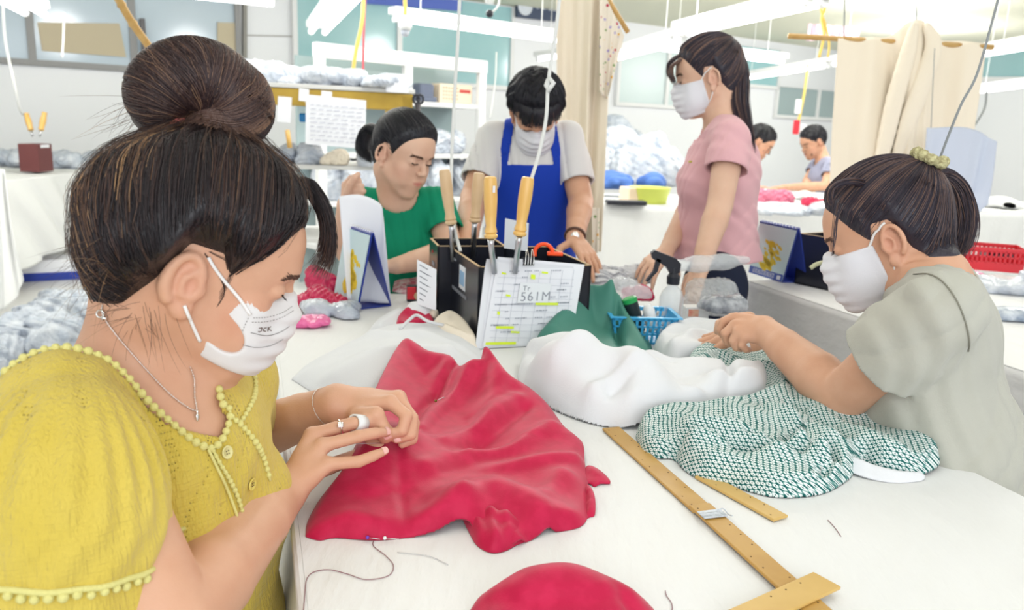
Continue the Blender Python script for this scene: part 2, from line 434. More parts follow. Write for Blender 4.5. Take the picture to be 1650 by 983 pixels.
M['green_knit'] = mat('emerald_jersey', srgb(22, 142, 106), rough=0.8, spec=0.15, bump=(300, 0.1))
M['pale_knit'] = mat('pale_grey_jersey', srgb(222, 220, 220), rough=0.85, spec=0.1, bump=(300, 0.1))
M['lilac_knit'] = mat('grey_lilac_jersey', srgb(160, 163, 186), rough=0.85, spec=0.1)
M['apron'] = mat('royal_blue_cloth', srgb(24, 62, 176), rough=0.7, spec=0.2, bump=(300, 0.12))
M['trouser'] = mat('navy_trouser_cloth', srgb(32, 38, 58), rough=0.8, spec=0.15)
M['silver'] = mat('silver', (0.86, 0.85, 0.83), rough=0.22, metal=1.0)
M['steel'] = mat('steel', (0.62, 0.63, 0.66), rough=0.3, metal=1.0)
M['chain'] = mat('rose_silver', (0.85, 0.78, 0.74), rough=0.28, metal=1.0)
M['pinkband'] = mat('coral_elastic', srgb(240, 130, 122), rough=0.8, bump=(500, 0.3))
M['scrunchie'] = mat('speckled_scrunchie', srgb(214, 208, 160), rough=0.9, var=(srgb(160, 150, 110), 160, 0.25), bump=(300, 0.5))
M['white_gloss'] = mat('white_plastic', srgb(238, 240, 240), rough=0.35, spec=0.4)
M['black_plastic'] = mat('black_plastic', srgb(34, 36, 46), rough=0.4, spec=0.4)
M['nail'] = mat('nail', srgb(238, 186, 176), rough=0.25, spec=0.5)
# ================================================================ people
def sstep(a, b, x):
    t = np.clip((x-a)/(b-a), 0, 1); return t*t*(3-2*t)
HLX = np.array([-.13, -.085, -.05, -.03, -.014, .014, .024, .042, .065, .088, .13]); HLZ = np.array([-.062, -.058, -.048, -.02, .036, .038, .010, .036, .074, .100, .106])
class Head:
    def __init__(s, C, yaw, pitch=0, roll=0, sc=1.0, female=True, mouth=True):
        s.C = np.asarray(C, float); s.R = rotz(math.radians(yaw))@roty(math.radians(pitch))@rotx(math.radians(roll)); s.s = sc
        L = SDF()
        L.add(s_ell((-.006, 0, .052), (.093, .074, .083)), 0)
        L.add(s_ell((.042, 0, .05), (.052, .060, .052)), .03)
        L.add(s_ell((.040, 0, -.022), (.050, .054, .062)), .03)
        for y in (1, -1):
            L.add(s_ell((.062, .038*y, -.014), (.020, .020, .022)), .016)
            L.add(s_cap((.0, .052*y, -.034), (.066, .016*y, -.086), .016, .013), .022)
            L.add(s_ell((.066, .034*y, -.045), (.020, .018, .022)), .02)
        L.add(s_cap((.015, 0, -.05), (.062, 0, -.074), .034, .026), .02)
        L.add(s_ell((.080, 0, -.084), (.013, .016, .014)), .012)
        L.add(s_ell((.078, 0, -.05), (.021, .026, .026)), .016)
        L.add(s_ell((.080, 0, .040), (.018, .040, .012)), .014)
        for y in (1, -1): L.sub(s_ell((.100, .032*y, .020), (.016, .017, .011)), .012)
        for y in (1, -1): L.add(s_ell((.0775, .031*y, .0185), (.0135, .0150, .0115)), .003)
        L.add(s_cap((.090, 0, .026), (.108, 0, -.006), .0065, .0088), .008)
        L.add(s_ell((.104, 0, -.010), (.012, .010, .008)), .005)
        for y in (1, -1): L.add(s_ell((.099, .0105*y, -.012), (.008, .0062, .0065)), .004)
        L.add(s_ell((.0975, 0, -.0385), (.0065, .020, .0042)), .003)
        L.add(s_ell((.0960, 0, -.0485), (.0068, .017, .0052)), .003)
        L.sub(s_cap((.104, -.016, -.0432), (.104, .016, -.0432), .0016), .002)
        s.skull = L
        E = SDF()
        for y in (1, -1):
            th = np.linspace(-2.1, 2.6, 15); ring = []
            for a in th:
                ring.append((-.010+.016*math.sin(a)*(1 if a > 0 else 1)*-1, (.0755+.006*max(0, math.sin(a)))*y, .004+.027*math.cos(a)))
            E.add(s_chain(ring, [.0042]*15), .003)
            E.add(s_ell((-.006, .0715*y, .0), (.014, .0035, .024)), .004)
            E.add(s_chain([(-.002, .076*y, .016), (-.010, .078*y, .006), (-.008, .077*y, -.010), (.002, .075*y, -.012)], .0030), .003)
            E.add(s_ell((.0, .0735*y, -.027), (.008, .0042, .009)), .005)
            E.add(s_ell((.008, .0735*y, -.002), (.005, .004, .006)), .003)
            E.sub(s_ell((-.002, .0795*y, .001), (.0065, .005, .009)), .003)
        s.ears = E
        s.vol = None; s.line = None
    def L(s, P): return ((np.asarray(P)-s.C)@s.R/s.s).astype(f4)
    def Wd(s, p): return s.C+(np.asarray(p, float)*s.s)@s.R.T
    def sk(s, P): return s.skull(s.L(P))*s.s
    def er(s, P): return s.ears(s.L(P))*s.s
    def hairmask(s, P):
        q = s.L(P) if True else P
        lx, lz = s.line if s.line is not None else (HLX, HLZ)
        return (q[:, 2]-np.interp(q[:, 0], lx, lz))
    def cap(s, base, vol=0.010, extra=None):
        """hair volume: skin surface pushed out past the hairline; vol may be a function of local points"""
        def f(P):
            h = s.hairmask(P); q = s.L(P)
            v = vol(q) if callable(vol) else vol
            return base(P)-(v*sstep(0, .055, h)**.8+.003*sstep(0, .01, h)-.002)+np.where(q[:, 2] < -.13, .05, 0).astype(f4)
        if extra is None: return f
        return s_union([f]+extra, .012)
def scalp_strands(H, cap, anchor_l, n, off=(0.0004, 0.002), k=12, seed=1, reach=(0.9, 1.0), minh=0.0012, jitter=.004, filt=None):
    """strands combed over the head from the hairline towards an anchor (local coordinates)"""
    rs = np.random.RandomState(seed); c = np.array([-.004, 0, .045])
    D = rs.normal(size=(n*5, 3)); D /= np.linalg.norm(D, axis=1, keepdims=True)
    P = H.Wd(c+D*.115); P, _ = onto(cap, P, .001, 8); h = H.hairmask(P); ql = H.L(P)
    ok = (h > minh) & (ql[:, 2] > -.085)
    if filt is not None: ok &= filt(ql)
    P = P[ok][:n]; ql = H.L(P).astype(float)-c; A = np.asarray(anchor_l)-c
    ra = np.linalg.norm(A); rl = np.linalg.norm(ql, axis=1); a = A/ra; u = ql/rl[:, None]
    om = np.arccos(np.clip(u@a, -1, 1)); T_ = np.linspace(0, 1, k)[None, :]*rs.uniform(*reach, size=(len(P), 1))
    so = np.maximum(np.sin(om), 1e-3)[:, None]
    w1 = np.sin((1-T_)*om[:, None])/so; w2 = np.sin(T_*om[:, None])/so
    dirs = w1[..., None]*u[:, None, :]+w2[..., None]*a[None, None, :]
    L = H.Wd(c+dirs*(rl[:, None]*(1-T_)+ra*T_)[..., None]).reshape(-1, 3)
    o = np.repeat(rs.uniform(off[0], off[1], len(P)), k)
    L, G = onto(cap, L, o, 5); L = L.reshape(len(P), k, 3)
    return L
def bundle(path, width, n, seed=1, wav=0.0, flat=None, taper=True, spread=1.0, k=None):
    """strands along a path; width per path point"""
    rs = np.random.RandomState(seed); sp = spline(np.column_stack([path, width]), 6); pts = sp[:, :3]; wd = np.maximum(sp[:, 3], 1e-4)
    t, U_, W_ = frames(pts); r = np.sqrt(rs.rand(n)); th = rs.rand(n)*2*math.pi
    a = r*np.cos(th); b = r*np.sin(th)*(flat or 1.0); tt = np.linspace(0, 1, len(pts)); ph = rs.rand(n)*6.28
    dr = rs.normal(0, .25*spread, (n, 2))*1.0
    A = a[:, None]*wd[None]+wd[None]*(dr[:, :1]*tt[None]**2)+wav*np.sin(ph[:, None]+tt[None]*9)
    B = b[:, None]*wd[None]+wd[None]*(dr[:, 1:]*tt[None]**2)+wav*np.cos(ph[:, None]*1.7+tt[None]*8)
    L = pts[None]+A[..., None]*U_[None]+B[..., None]*W_[None]
    ln = rs.uniform(.78, 1.0, n); idx = np.linspace(0, len(pts)-1, len(pts))[None]*ln[:, None]
    i0 = np.clip(idx.astype(int), 0, len(pts)-2); fr = (idx-i0)[..., None]; ar = np.arange(n)[:, None]
    return L[ar, i0]*(1-fr)+L[ar, i0+1]*fr
def join_hair(name, parts, m, parent):
    """parts: list of (V, Q, tone)"""
    Vs, Qs, Ts, n = [], [], [], 0
    for V, Q, t in parts:
        Vs.append(V); Qs.append(Q+n); Ts.append(np.broadcast_to(t, (len(V),))); n += len(V)
    return mobj(name, np.vstack(Vs), np.vstack(Qs), m, parent, attr={'tone': np.concatenate(Ts)})
def solid(sdf, lo, hi, res, tone=.2, sm=1):
    V, Q = sdf_geo(sdf, lo, hi, res); return relax(V, Q, sm), Q, tone
def box_around(H, r=.16): return H.C-np.array([r, r, r]), H.C+np.array([r, r, r])

FING = dict(index=((.088, .026), (.040, .024, .020), .0082), middle=((.092, .006), (.044, .027, .021), .0084), ring=((.087, -.013), (.040, .025, .020), .0079), pinky=((.078, -.030), (.031, .019, .018), .0068))
def hand_pose(wrist, direction, dorsal, right=True, size=1.0, curl=(25, 30, 20), thumb=((.3, .8, -.3), (.75, .5, -.4), (.95, .2, -.4)), spread=4, curls=None):
    """generic hand: joints from a pose; returns chains in world coordinates"""
    x = nrm(direction); z = nrm(np.asarray(dorsal)-x*np.dot(dorsal, x)); y = np.cross(z, x)
    if not right: y = -y                                   # y points to the thumb side
    B = np.stack([x, y, z], 1); out = {}
    for i, (nm, (b, ls, r)) in enumerate(FING.items()):
        c = (curls or {}).get(nm, curl); p = np.array([b[0], b[1], 0.0]); ang = 0.0; pts = [p]; sp = math.radians(spread*(1.5-i))
        for j in range(3):
            ang += math.radians(c[j]); d = np.array([math.cos(ang)*math.cos(sp), math.sin(sp), -math.sin(ang)]); p = p+d*ls[j]; pts.append(p)
        out[nm] = (np.asarray(wrist)+(np.array(pts)*size)@B.T, r*size)
    p = np.array([.018, .026, -.006]); pts = [p]
    for l, d in zip((.040, .032, .026), thumb): p = p+nrm(d)*l; pts.append(p)
    out['thumb'] = (np.asarray(wrist)+(np.array(pts)*size)@B.T, .0098*size)
    out['wrist'] = np.asarray(wrist, float); out['y'] = y; out['z'] = z
    return out
def hand_sdf(h, size=1.0):
    """palm and five separate fingers from joint chains"""
    w = h['wrist']; fs = []; mc = []; y = h['y']
    for i, nm in enumerate(('index', 'middle', 'ring', 'pinky')):
        P, r = h[nm]; off = y*(.013-.0088*i)*size
        mc.append(s_chain([w+off, w+(P[0]-w)*.55+off*.4, P[0]], [.0135*size, .0135*size, r*1.18]))
        n = len(P)-1; rr = [r*1.1, r*1.02, r*.93, r*.82][:n] + [r*.72]
        fs.append(s_chain(P, rr[:n+1], k=.0015))
    P, r = h['thumb']; n = len(P)-1
    th = s_chain(P, [r*1.25, r*1.12, r*1.0, r*.80][:n+1], k=.002)
    palm = s_union(mc, .010*size)
    def f(X):
        F = fs[0](X)
        for g in fs[1:]: F = smin(F, g(X), .0008)
        return smin(smin(palm(X), F, .006*size), th(X), .008*size)
    return f
def arm_sdf(S, E, Wr, r=(.046, .036, .038, .024), bulge=1.0):
    S, E, Wr = map(lambda v: np.asarray(v, float), (S, E, Wr)); m1 = S+(E-S)*.5; m2 = E+(Wr-E)*.28; m3 = E+(Wr-E)*.72
    return s_chain([S, m1, E, m2, m3, Wr], [r[0], r[0]*.93, r[1], r[2], (r[2]+r[3])*.48, r[3]], k=.004)
def rosy_face(H, lips=True):
    def f(V):
        q = H.L(V); a = np.zeros(len(V))
        if lips: a = np.maximum(a, .75*np.exp(-(((q[:, 0]-.100)/.009)**2+(q[:, 1]/.019)**2+((q[:, 2]+.043)/.0075)**2)**2))
        a = np.maximum(a, .16*np.exp(-(((q[:, 0]-.06)/.03)**2+((np.abs(q[:, 1])-.05)/.03)**2+((q[:, 2]+.02)/.025)**2)))
        a = np.maximum(a, .22*np.exp(-(((q[:, 0]+.005)/.02)**2+((np.abs(q[:, 1])-.075)/.008)**2+((q[:, 2])/.03)**2)))
        return a
    return f
def face_lines(H, sdf, parent, eyes='down', brow=True, sides=(1, -1), thick=1.0):
    """lash lines, eyelashes and eyebrows laid on the face"""
    mb = MB(); s = H.s
    for y in sides:
        L = [H.Wd((.094, y*(.018+.027*t), .0155-.0035*math.sin(math.pi*t)+.002*t)) for t in np.linspace(0, 1, 9)]
        P, G = onto(sdf, L, .0004); mb.tube(P, .0011*s*thick, 5)
        for p, g, t in zip(P[1:], G[1:], np.linspace(0.1, 1, 8)):
            d = nrm(g+H.R@np.array([.3, y*.5*t, -.7])); mb.tube([p, p+d*.003*s, p+nrm(d+H.R@np.array([.2, 0, .2]))*.0065*s], [.0004, .0003, .0001], 3)
    mb.build('eyelashes', M['lash'], parent, smooth=True)
    if brow:
        V, Q, _ = [], [], 0; ls = []; rs = np.random.RandomState(3)
        for y in sides:
            for i in range(110):
                t = rs.rand(); b = np.array([.10-.012*t, y*(.012+.042*t), .037+.006*math.sin(t*2.4)-.006*t+rs.normal(0, .0017)])
                e = b+np.array([-.002, y*.0065, .001+rs.normal(0, .0006)])
                ls.append([H.Wd(b), H.Wd((b+e)/2), H.Wd(e)])
        ls = np.array(ls); P, _ = onto(sdf, ls.reshape(-1, 3), .0005); P = P.reshape(ls.shape)
        V, Q, _ = strands_geo(P, .00045*thick); mobj('eyebrows', V, Q, M['brow'], parent)
def mask_part(H, sdf, parent, m, top=.006, bot=-.096, back=.028, puff=.004, skew=.25, pleats=True, res=.002, fold=0.0012, notch=None):
    """pleated face mask wrapped over nose, mouth and chin"""
    hull = s_union([s_ell((.060, 0, -.045), (.046, .055, .055)), s_ell((.085, 0, -.012), (.030, .016, .022)), s_ell((.074, 0, -.07), (.026, .034, .030)), s_ell((.09, 0, -.035), (.022, .022, .03))], .03)
    def f(P):
        q = H.L(P); d = smin(hull(q), H.skull(q)+.001, .012)-puff
        if pleats: d = d+fold*np.sin((q[:, 2]+.1*np.abs(q[:, 1]))*300)*sstep(.0, .03, .06-np.abs(q[:, 1]))
        top_z = top+.012*np.exp(-(q[:, 1]/.016)**2)-.25*np.maximum(0, .07-q[:, 0])*0
        d = smax(d, q[:, 2]-top_z, .002); d = smax(d, bot-q[:, 2]-.15*(q[:, 0]-.07), .004)
        d = smax(d, (back+skew*(q[:, 2]+.045))-q[:, 0], .002)
        if notch is not None: d = smax(d, -s_ell(*notch)(q), .003)
        return d*H.s
    lo, hi = box_around(H, .15*H.s); o = sdf_obj('face_mask', f, lo, hi, res, m, parent); return o, f
def tee(body_fn, cuts, lo, hi, res, m, parent, name='shirt', folds=None, hollow=None, sm=1):
    S = SDF(); S.add(body_fn, 0)
    if folds: S.disp(folds)
    def shell(P):
        d = S(P); return d if hollow is None else np.maximum(d, -(d+hollow))
    G = SDF(); G.add(shell, 0)
    for c in cuts: G.cut(c, .0)
    o = sdf_obj(name, G, lo, hi, res, m, parent, sm=sm); return o, S
def plane(p, n):
    p = np.asarray(p, f4); n = nrm(n).astype(f4)
    return lambda P: (P-p)@n
def wob(amp, k=(40, 25, 30), seed=0):
    rs = np.random.RandomState(seed); K = rs.normal(size=(5, 3))*np.array(k)[None]; ph = rs.rand(5)*6.28
    K = K.astype(f4)
    def f(P, d):
        w = np.sin(P@K[0]+ph[0]+1.5*np.sin(P@K[1]*.6+ph[1])); w2 = np.sin(P@K[2]*1.4+ph[2]+1.2*np.sin(P@K[3]*.7))
        return amp*(.6*(1-np.abs(w))**1.5*1.6+.4*w2-.4)
    return f
def only_outside(sdf, off):
    """skin kept only clear of the clothing volume"""
    return lambda P: -(sdf(P)+off)
def legs(S, hipL, hipR, kneeL, kneeR, footL, footR, r=(.085, .062, .045)):
    for h, k, a in ((hipL, kneeL, footL), (hipR, kneeR, footR)):
        S.add(s_chain([h, k, a], [r[0], r[1], r[2]], k=.01), .02)
    return S
def shoe(mb, ankle, direction, z=0.0):
    d = nrm(direction); p = np.array([ankle[0], ankle[1], z])
    mb.prism([p+np.array([0, 0, .0])+np.cross(d, (0, 0, 1))*.04-d*.06, p+np.cross(d, (0, 0, 1))*.045+d*.1, p+d*.17, p-np.cross(d, (0, 0, 1))*.045+d*.1, p-np.cross(d, (0, 0, 1))*.04-d*.06], (0, 0, .06))
def stool(name, c, label, h=.42):
    t = thing(name, (c[0], c[1], 0), label, 'stool'); mb = MB(); mb.lathe((c[0], c[1], h-.04), [(.14, 0), (.15, .008), (.15, .03), (.14, .04)], 28)
    autosmooth(mb.build('seat', M['white_gloss'], t))
    for k in range(4):
        a = k*math.pi/2+.6; mb = MB(); mb.tube([(c[0]+.10*math.cos(a), c[1]+.10*math.sin(a), h-.04), (c[0]+.15*math.cos(a), c[1]+.15*math.sin(a), 0)], .014, 10); mb.build('leg', M['white_gloss'], t, smooth=True)
    return t
# ================================================================ the room
M['wall'] = mat('white_wall', srgb(238, 240, 243), rough=0.35, spec=0.4)
M['panel'] = mat('white_panel', srgb(226, 226, 224), rough=0.6)
M['teal'] = mat('teal_glass', srgb(150, 196, 200), rough=0.12, spec=0.6, var=(srgb(172, 208, 212), 1.5, 0.6))
M['bluegrey'] = mat('blue_grey_glass', srgb(186, 202, 214), rough=0.12, spec=0.6)
M['smoke'] = mat('grey_green_glass', srgb(158, 176, 178), rough=0.15, spec=0.6)
M['palepane'] = mat('pale_glass', srgb(206, 222, 222), rough=0.32, spec=0.6)
M['alu'] = mat('white_aluminium', srgb(232, 233, 233), rough=0.4, spec=0.5)
M['floor'] = mat('grey_floor', srgb(200, 200, 198), rough=0.35, spec=0.4, var=(srgb(214, 214, 212), 3, 0.5))
M['cardboard'] = mat('brown_paper', srgb(198, 186, 160), rough=0.8)
M['cloth_white'] = mat('white_cotton', srgb(236, 237, 236), rough=0.85, spec=0.12, bump=(34, 0.25, 5))
M['film'] = mat('clear_film', srgb(236, 240, 244), rough=0.12, spec=0.6, alpha=0.42, bump=(60, 0.9, 4))
M['film_full'] = mat('filmy_packing', srgb(214, 219, 227), rough=0.16, spec=0.7, bump=(45, 1.0, 4), var=(srgb(172, 182, 198), 16, 0.35))
M['tube_on'] = mat('lit_tube', (1, 1, 1), emit=((1.0, 0.995, 0.985), 7.0))
M['wood'] = mat('warm_wood', srgb(176, 126, 84), rough=0.55, spec=0.3, var=(srgb(150, 104, 70), 14, 0.4), stretch=(1, 1, .2))
M['ochre'] = mat('ochre_wood', srgb(206, 172, 74), rough=0.5, spec=0.3, var=(srgb(190, 156, 66), 12, 0.5))
M['bamboo'] = mat('bamboo', srgb(214, 176, 112), rough=0.45, spec=0.4, var=(srgb(196, 152, 88), 30, 0.4))
M['handle_wood'] = mat('varnished_handle_wood', srgb(226, 176, 92), rough=0.28, spec=0.5, var=(srgb(240, 198, 120), 16, 0.5), stretch=(1, 1, .25))
M['handle_pale'] = mat('pale_handle_wood', srgb(210, 176, 134), rough=0.4, spec=0.4, var=(srgb(222, 194, 156), 16, 0.5))
M['cord_white'] = mat('white_cord', srgb(222, 224, 222), rough=0.5)
M['cord_grey'] = mat('grey_cord', srgb(140, 144, 146), rough=0.5)
M['cord_yellow'] = mat('yellow_cord', srgb(228, 196, 104), rough=0.5)
M['cord_red'] = mat('red_cord', srgb(196, 90, 100), rough=0.5)
M['red_plastic'] = mat('red_plastic', srgb(226, 44, 58), rough=0.35, spec=0.5)
M['black_box'] = mat('black_lacquer_board', srgb(34, 36, 46), rough=0.22, spec=0.5)
M['raw_edge'] = mat('raw_board_edge', srgb(200, 172, 134), rough=0.8)
M['paper'] = mat('white_paper', srgb(238, 240, 246), rough=0.7)
M['ink'] = mat('grey_ink', srgb(120, 124, 136), rough=0.8)
M['marker_yellow'] = mat('highlighter_yellow', srgb(224, 246, 60), rough=0.6)
M['blue_board'] = mat('blue_board', srgb(44, 66, 160), rough=0.4, spec=0.4)
PA = W(0, 174, 7.0); PB = W(1350, 225, 13.5); PA[2] = PB[2] = 0; wd = nrm(PB-PA); wn = nrm(np.cross(wd, [0, 0, 1]));
if np.dot(wn, C0-PA) < 0: wn = -wn
Q0 = PA-wd*2.0; Q1 = PA+wd*(np.linalg.norm(PB-PA)+.9); CEIL = 2.62
def wallpt(px, py, off=0.0):
    v = ray(px, py); t = np.dot(PA+wn*off-C0, wn)/np.dot(v, wn); return C0+v*t
def slab(name, poly, depth, m, **k):
    mb = MB(); mb.prism(poly, depth); return mb.build(name, m, **k)
def struct(o): o['kind'] = 'structure'; return o
def vwall(name, a, b, h, th, n, m):
    return struct(slab(name, [a, b, b+np.array([0, 0, h]), a+np.array([0, 0, h])], -n*th, m))
vwall('wall_back', Q0, Q1, CEIL, .12, wn, M['wall'])
RL = 13.0
vwall('wall_right', Q1, Q1+wn*RL, CEIL, .12, -wd, M['wall']); vwall('wall_left', Q0, Q0+wn*(RL-4), CEIL, .12, wd, M['wall'])
fl = [Q0-wn*.1, Q1-wn*.1, Q1+wn*RL, Q0+wn*RL]; struct(slab('floor', fl, np.array([0, 0, -.1]), M['floor']))
# ribbed pale ceiling
mc = mat('ribbed_ceiling', srgb(226, 226, 206), rough=.6); nt = mc.node_tree; tcn = nt.nodes.new('ShaderNodeTexCoord'); wv = nt.nodes.new('ShaderNodeTexWave'); wv.inputs['Scale'].default_value = 2.6
mpn = nt.nodes.new('ShaderNodeMapping'); mpn.inputs['Rotation'].default_value = (0, 0, math.atan2(wd[1], wd[0])+math.pi/2); bpn = nt.nodes.new('ShaderNodeBump'); bpn.inputs['Strength'].default_value = .6; bpn.inputs['Distance'].default_value = .02
nt.links.new(tcn.outputs['Object'], mpn.inputs[0]); nt.links.new(mpn.outputs[0], wv.inputs[0]); nt.links.new(wv.outputs['Fac'], bpn.inputs['Height']); nt.links.new(bpn.outputs[0], nt.nodes['Principled BSDF'].inputs['Normal'])
struct(slab('ceiling', [p+np.array([0, 0, CEIL]) for p in (Q0-wn*.1, Q1-wn*.1, Q1+wn*(RL-3.5), Q0+wn*(RL-3.5))], np.array([0, 0, .1]), mc))
# windows in the back wall: (px0, px1, z0, z1, pane material, mullions)
wi = 0
def wx(px): v = ray(px, 300); v = v*np.array([1, 1, 0]); t = np.dot(PA-C0*np.array([1, 1, 0]), wn)/np.dot(v, wn); p = v*t; return np.dot(p-PA, wd)
def wpt(s_, z, off=0.0): p = PA+wd*s_+wn*off; return np.array([p[0], p[1], z])
ZG = 1.64
for (x0, x1, z0, z1, pm, mul) in ((-260, 386, ZG, 2.6, 'bluegrey', (4, 70, 228)), (482, 812, ZG+.06, 2.6, 'teal', (640,)), (985, 1158, 1.60, 2.35, 'palepane', (1060,)), (1162, 1232, 1.98, 2.5, 'teal', ()), (1236, 1352, 1.56, 1.98, 'smoke', (1300,))):
    wi += 1; s0, s1 = wx(x0), wx(x1)
    f_ = thing('window_%d' % wi, wpt((s0+s1)/2, z0), None, None); struct(f_)
    mb = MB(); mb.prism([wpt(s0, z0, .01), wpt(s1, z0, .01), wpt(s1, z1, .01), wpt(s0, z1, .01)], wn*.012); mb.build('pane', M[pm], f_)
    mb = MB(); e = .05
    for a, b, c, d_ in ((s0-e, s1+e, z0-e, z0), (s0-e, s1+e, z1, z1+e*.2), (s0-e, s0, z0, z1), (s1, s1+e, z0, z1)):
        mb.prism([wpt(a, c, .002), wpt(b, c, .002), wpt(b, d_, .002), wpt(a, d_, .002)], wn*.05)
    for mpx in mul:
        sm_ = wx(mpx); mb.prism([wpt(sm_-.03, z0, .004), wpt(sm_+.03, z0, .004), wpt(sm_+.03, z1, .004), wpt(sm_-.03, z1, .004)], wn*.045)
    mb.build('window_frame', M['alu'] if wi > 1 else mat('grey_window_frame', srgb(150, 150, 150), rough=.5), f_)
def onwall(name, quad, th, m, label, cat, off=.03, parent=None):
    o = slab(name, [wallpt(*q, off) for q in quad], wn*th, m, parent=parent)
    return tag(o, label, cat) if label else o
onwall('paper_sheet', [(60, 36), (192, 38), (203, 92), (68, 82)], .006, M['cardboard'], 'brown paper sheet covering part of the upper left window', 'paper', .03)
onwall('paper_sheet', [(350, 36), (386, 37), (386, 84), (350, 82)], .006, M['cardboard'], 'narrow brown paper sheet in the window above the hair bun', 'paper', .03)
# pillar beside the second window and vent stripe
struct(onwall('trim_1', [(390, -60), (396, -60), (396, 150), (390, 150)], .05, mat('pillar_edge', srgb(150, 148, 142), rough=.6), None, None, .0))
struct(onwall('trim_2', [(224, 30), (232, 30), (238, 106), (230, 106)], .04, mat('dark_post', srgb(110, 108, 110), rough=.6), None, None, .05))
struct(onwall('trim_3', [(396, 56), (482, 58), (482, 60), (396, 58)], .01, mat('panel_joint', srgb(170, 168, 164), rough=.6), None, None, .0))
# dark loudspeaker sign with round badge and lettering
sg = thing('sign', wallpt(866, 30, .1), 'dark blue sign board with round white badge above the curtain, half cut off', 'sign')
onwall('board', [(830, -30), (902, -26), (902, 36), (830, 28)], .05, mat('navy_board', srgb(72, 82, 104), rough=.5), None, None, .07, sg)
bc = wallpt(846, 10, .125); mb = MB(); mb.lathe(bc, [(.10, 0), (.105, .006), (.10, .01), (.075, .012), (.07, .009), (.05, .009), (.045, .013), (.02, .013)], 32, wn); mb.build('badge', mat('badge_white', srgb(214, 220, 228), rough=.5), sg)
tcv = bpy.data.curves.new('lettering', 'FONT'); tcv.body = 'BOSE'; tcv.size = .11; tcv.shear = .4; tcv.extrude = .003; tcv.align_x = 'CENTER'; tcv.align_y = 'CENTER'; tcv.space_character = 1.3
to = bpy.data.objects.new('lettering', tcv); COL.objects.link(to)
def text_mesh(to, origin, xdir, ydir, m, parent, name='lettering'):
    dg = bpy.context.evaluated_depsgraph_get(); me = bpy.data.meshes.new_from_object(to.evaluated_get(dg)); V = np.array([v.co[:] for v in me.vertices]); Fc = [list(p.vertices) for p in me.polygons]
    zd = np.cross(xdir, ydir); Vw = np.asarray(origin)+V[:, :1]*xdir+V[:, 1:2]*ydir+V[:, 2:]*zd; bpy.data.objects.remove(to); return mobj(name, Vw, Fc, m, parent, smooth=False)
text_mesh(to, wallpt(880, 11, .13), wd, np.array([0, 0, 1.0]), mat('letter_white', srgb(220, 226, 234), rough=.5), sg)
tag(onwall('banner', [(536, -6), (742, 0), (742, 18), (536, 2)], .02, mat('violet_blue_cloth', srgb(96, 116, 196), rough=.7), None, None, .05), 'violet-blue banner strip at the top of the teal window', 'banner')
tag(onwall('banner', [(965, 12), (1078, 21), (1076, 38), (1056, 40), (1055, 30), (965, 24)], .02, mat('cobalt_cloth', srgb(70, 104, 200), rough=.7), None, None, .05), 'cobalt blue banner edge under the ceiling right of the curtain', 'banner')

# ---------------------------------------------------------------- fluorescent fittings
def tube_light(p, q, label, n=1, body=True, hang=True, r=.017):
    p, q = np.asarray(p), np.asarray(q); a = nrm(q-p); s_ = nrm(np.cross(a, [0, 0, 1])); upv = np.cross(s_, a)
    t = thing('fluorescent_light', (p+q)/2, label, 'ceiling light', 'hanging fluorescent lights')
    mb = MB(); c = (p+q)/2; L_ = np.linalg.norm(q-p)
    R_ = np.stack([a, s_, upv], 1); mb.box(c+upv*.05, (L_*1.02, .05+.05*n, .045), R=R_, bev=.006); mb.build('housing', M['alu'], t)
    for k in range(n):
        o_ = s_*(k-(n-1)/2)*.09; mb = MB(); mb.tube([p+o_+a*.03, q+o_-a*.03], r, 12); mb.build('lamp_tube', M['tube_on'], t, smooth=True)
        for e, sg_ in ((p, 1), (q, -1)): mb = MB(); mb.tube([e+o_+a*.0*sg_, e+o_+a*.035*sg_], r*1.25, 12); mb.box(e+o_+a*.015*sg_+upv*.022, (.03, .03, .03), R=R_); mb.build('socket', M['white_gloss'], t)
    if hang:
        for e in (p+a*.2, q-a*.2): mb = MB(); mb.tube([e+upv*.07, np.array([e[0], e[1], CEIL])], .003, 5); mb.build('hanger_cord', M['cord_white'], t)
    return t
tube_light(W(512, 52, 5.5), W(612, -60, 3.2), 'double fluorescent light receding over the yellow rack', 2)
tube_light(W(634, 30, 5.2), W(905, 66, 6.05), 'long fluorescent light in front of the teal window')
tube_light(W(918, 112, 7.6), W(1092, 66, 5.5), 'fluorescent light running from the curtain towards the woman in pink', 2)
tube_light(W(1098, 54, 5.4), W(1318, 4, 4.0), 'largest double fluorescent light above the woman in pink', 2)
tube_light(W(1060, 78, 6.3), W(1262, 100, 7.0), 'fluorescent light behind the head of the woman in pink')
tube_light(W(1195, 128, 8.8), W(1335, 106, 7.3), 'far fluorescent light above the two men')
tube_light(W(1342, 104, 7.2), W(1460, 86, 6.2), 'far fluorescent light half hidden by the hanging cream cloth')
tube_light(W(1585, 88, 5.7), W(1720, 66, 4.9), 'fluorescent light at the upper right frame edge')
tube_light(W(1560, 150, 8.4), W(1720, 130, 7.4), 'lower fluorescent light at the right frame edge')
tube_light(W(56, 22, 4.4), W(-60, -40, 3.2), 'double fluorescent light in the upper left corner', 2)
tube_light(W(866, 96, 8.3), W(960, 84, 7.6), 'short visible fluorescent light behind the apron man')
tube_light(W(250, -14, 3.9), W(440, 6, 4.3), 'fluorescent light at the top edge above the hair bun')

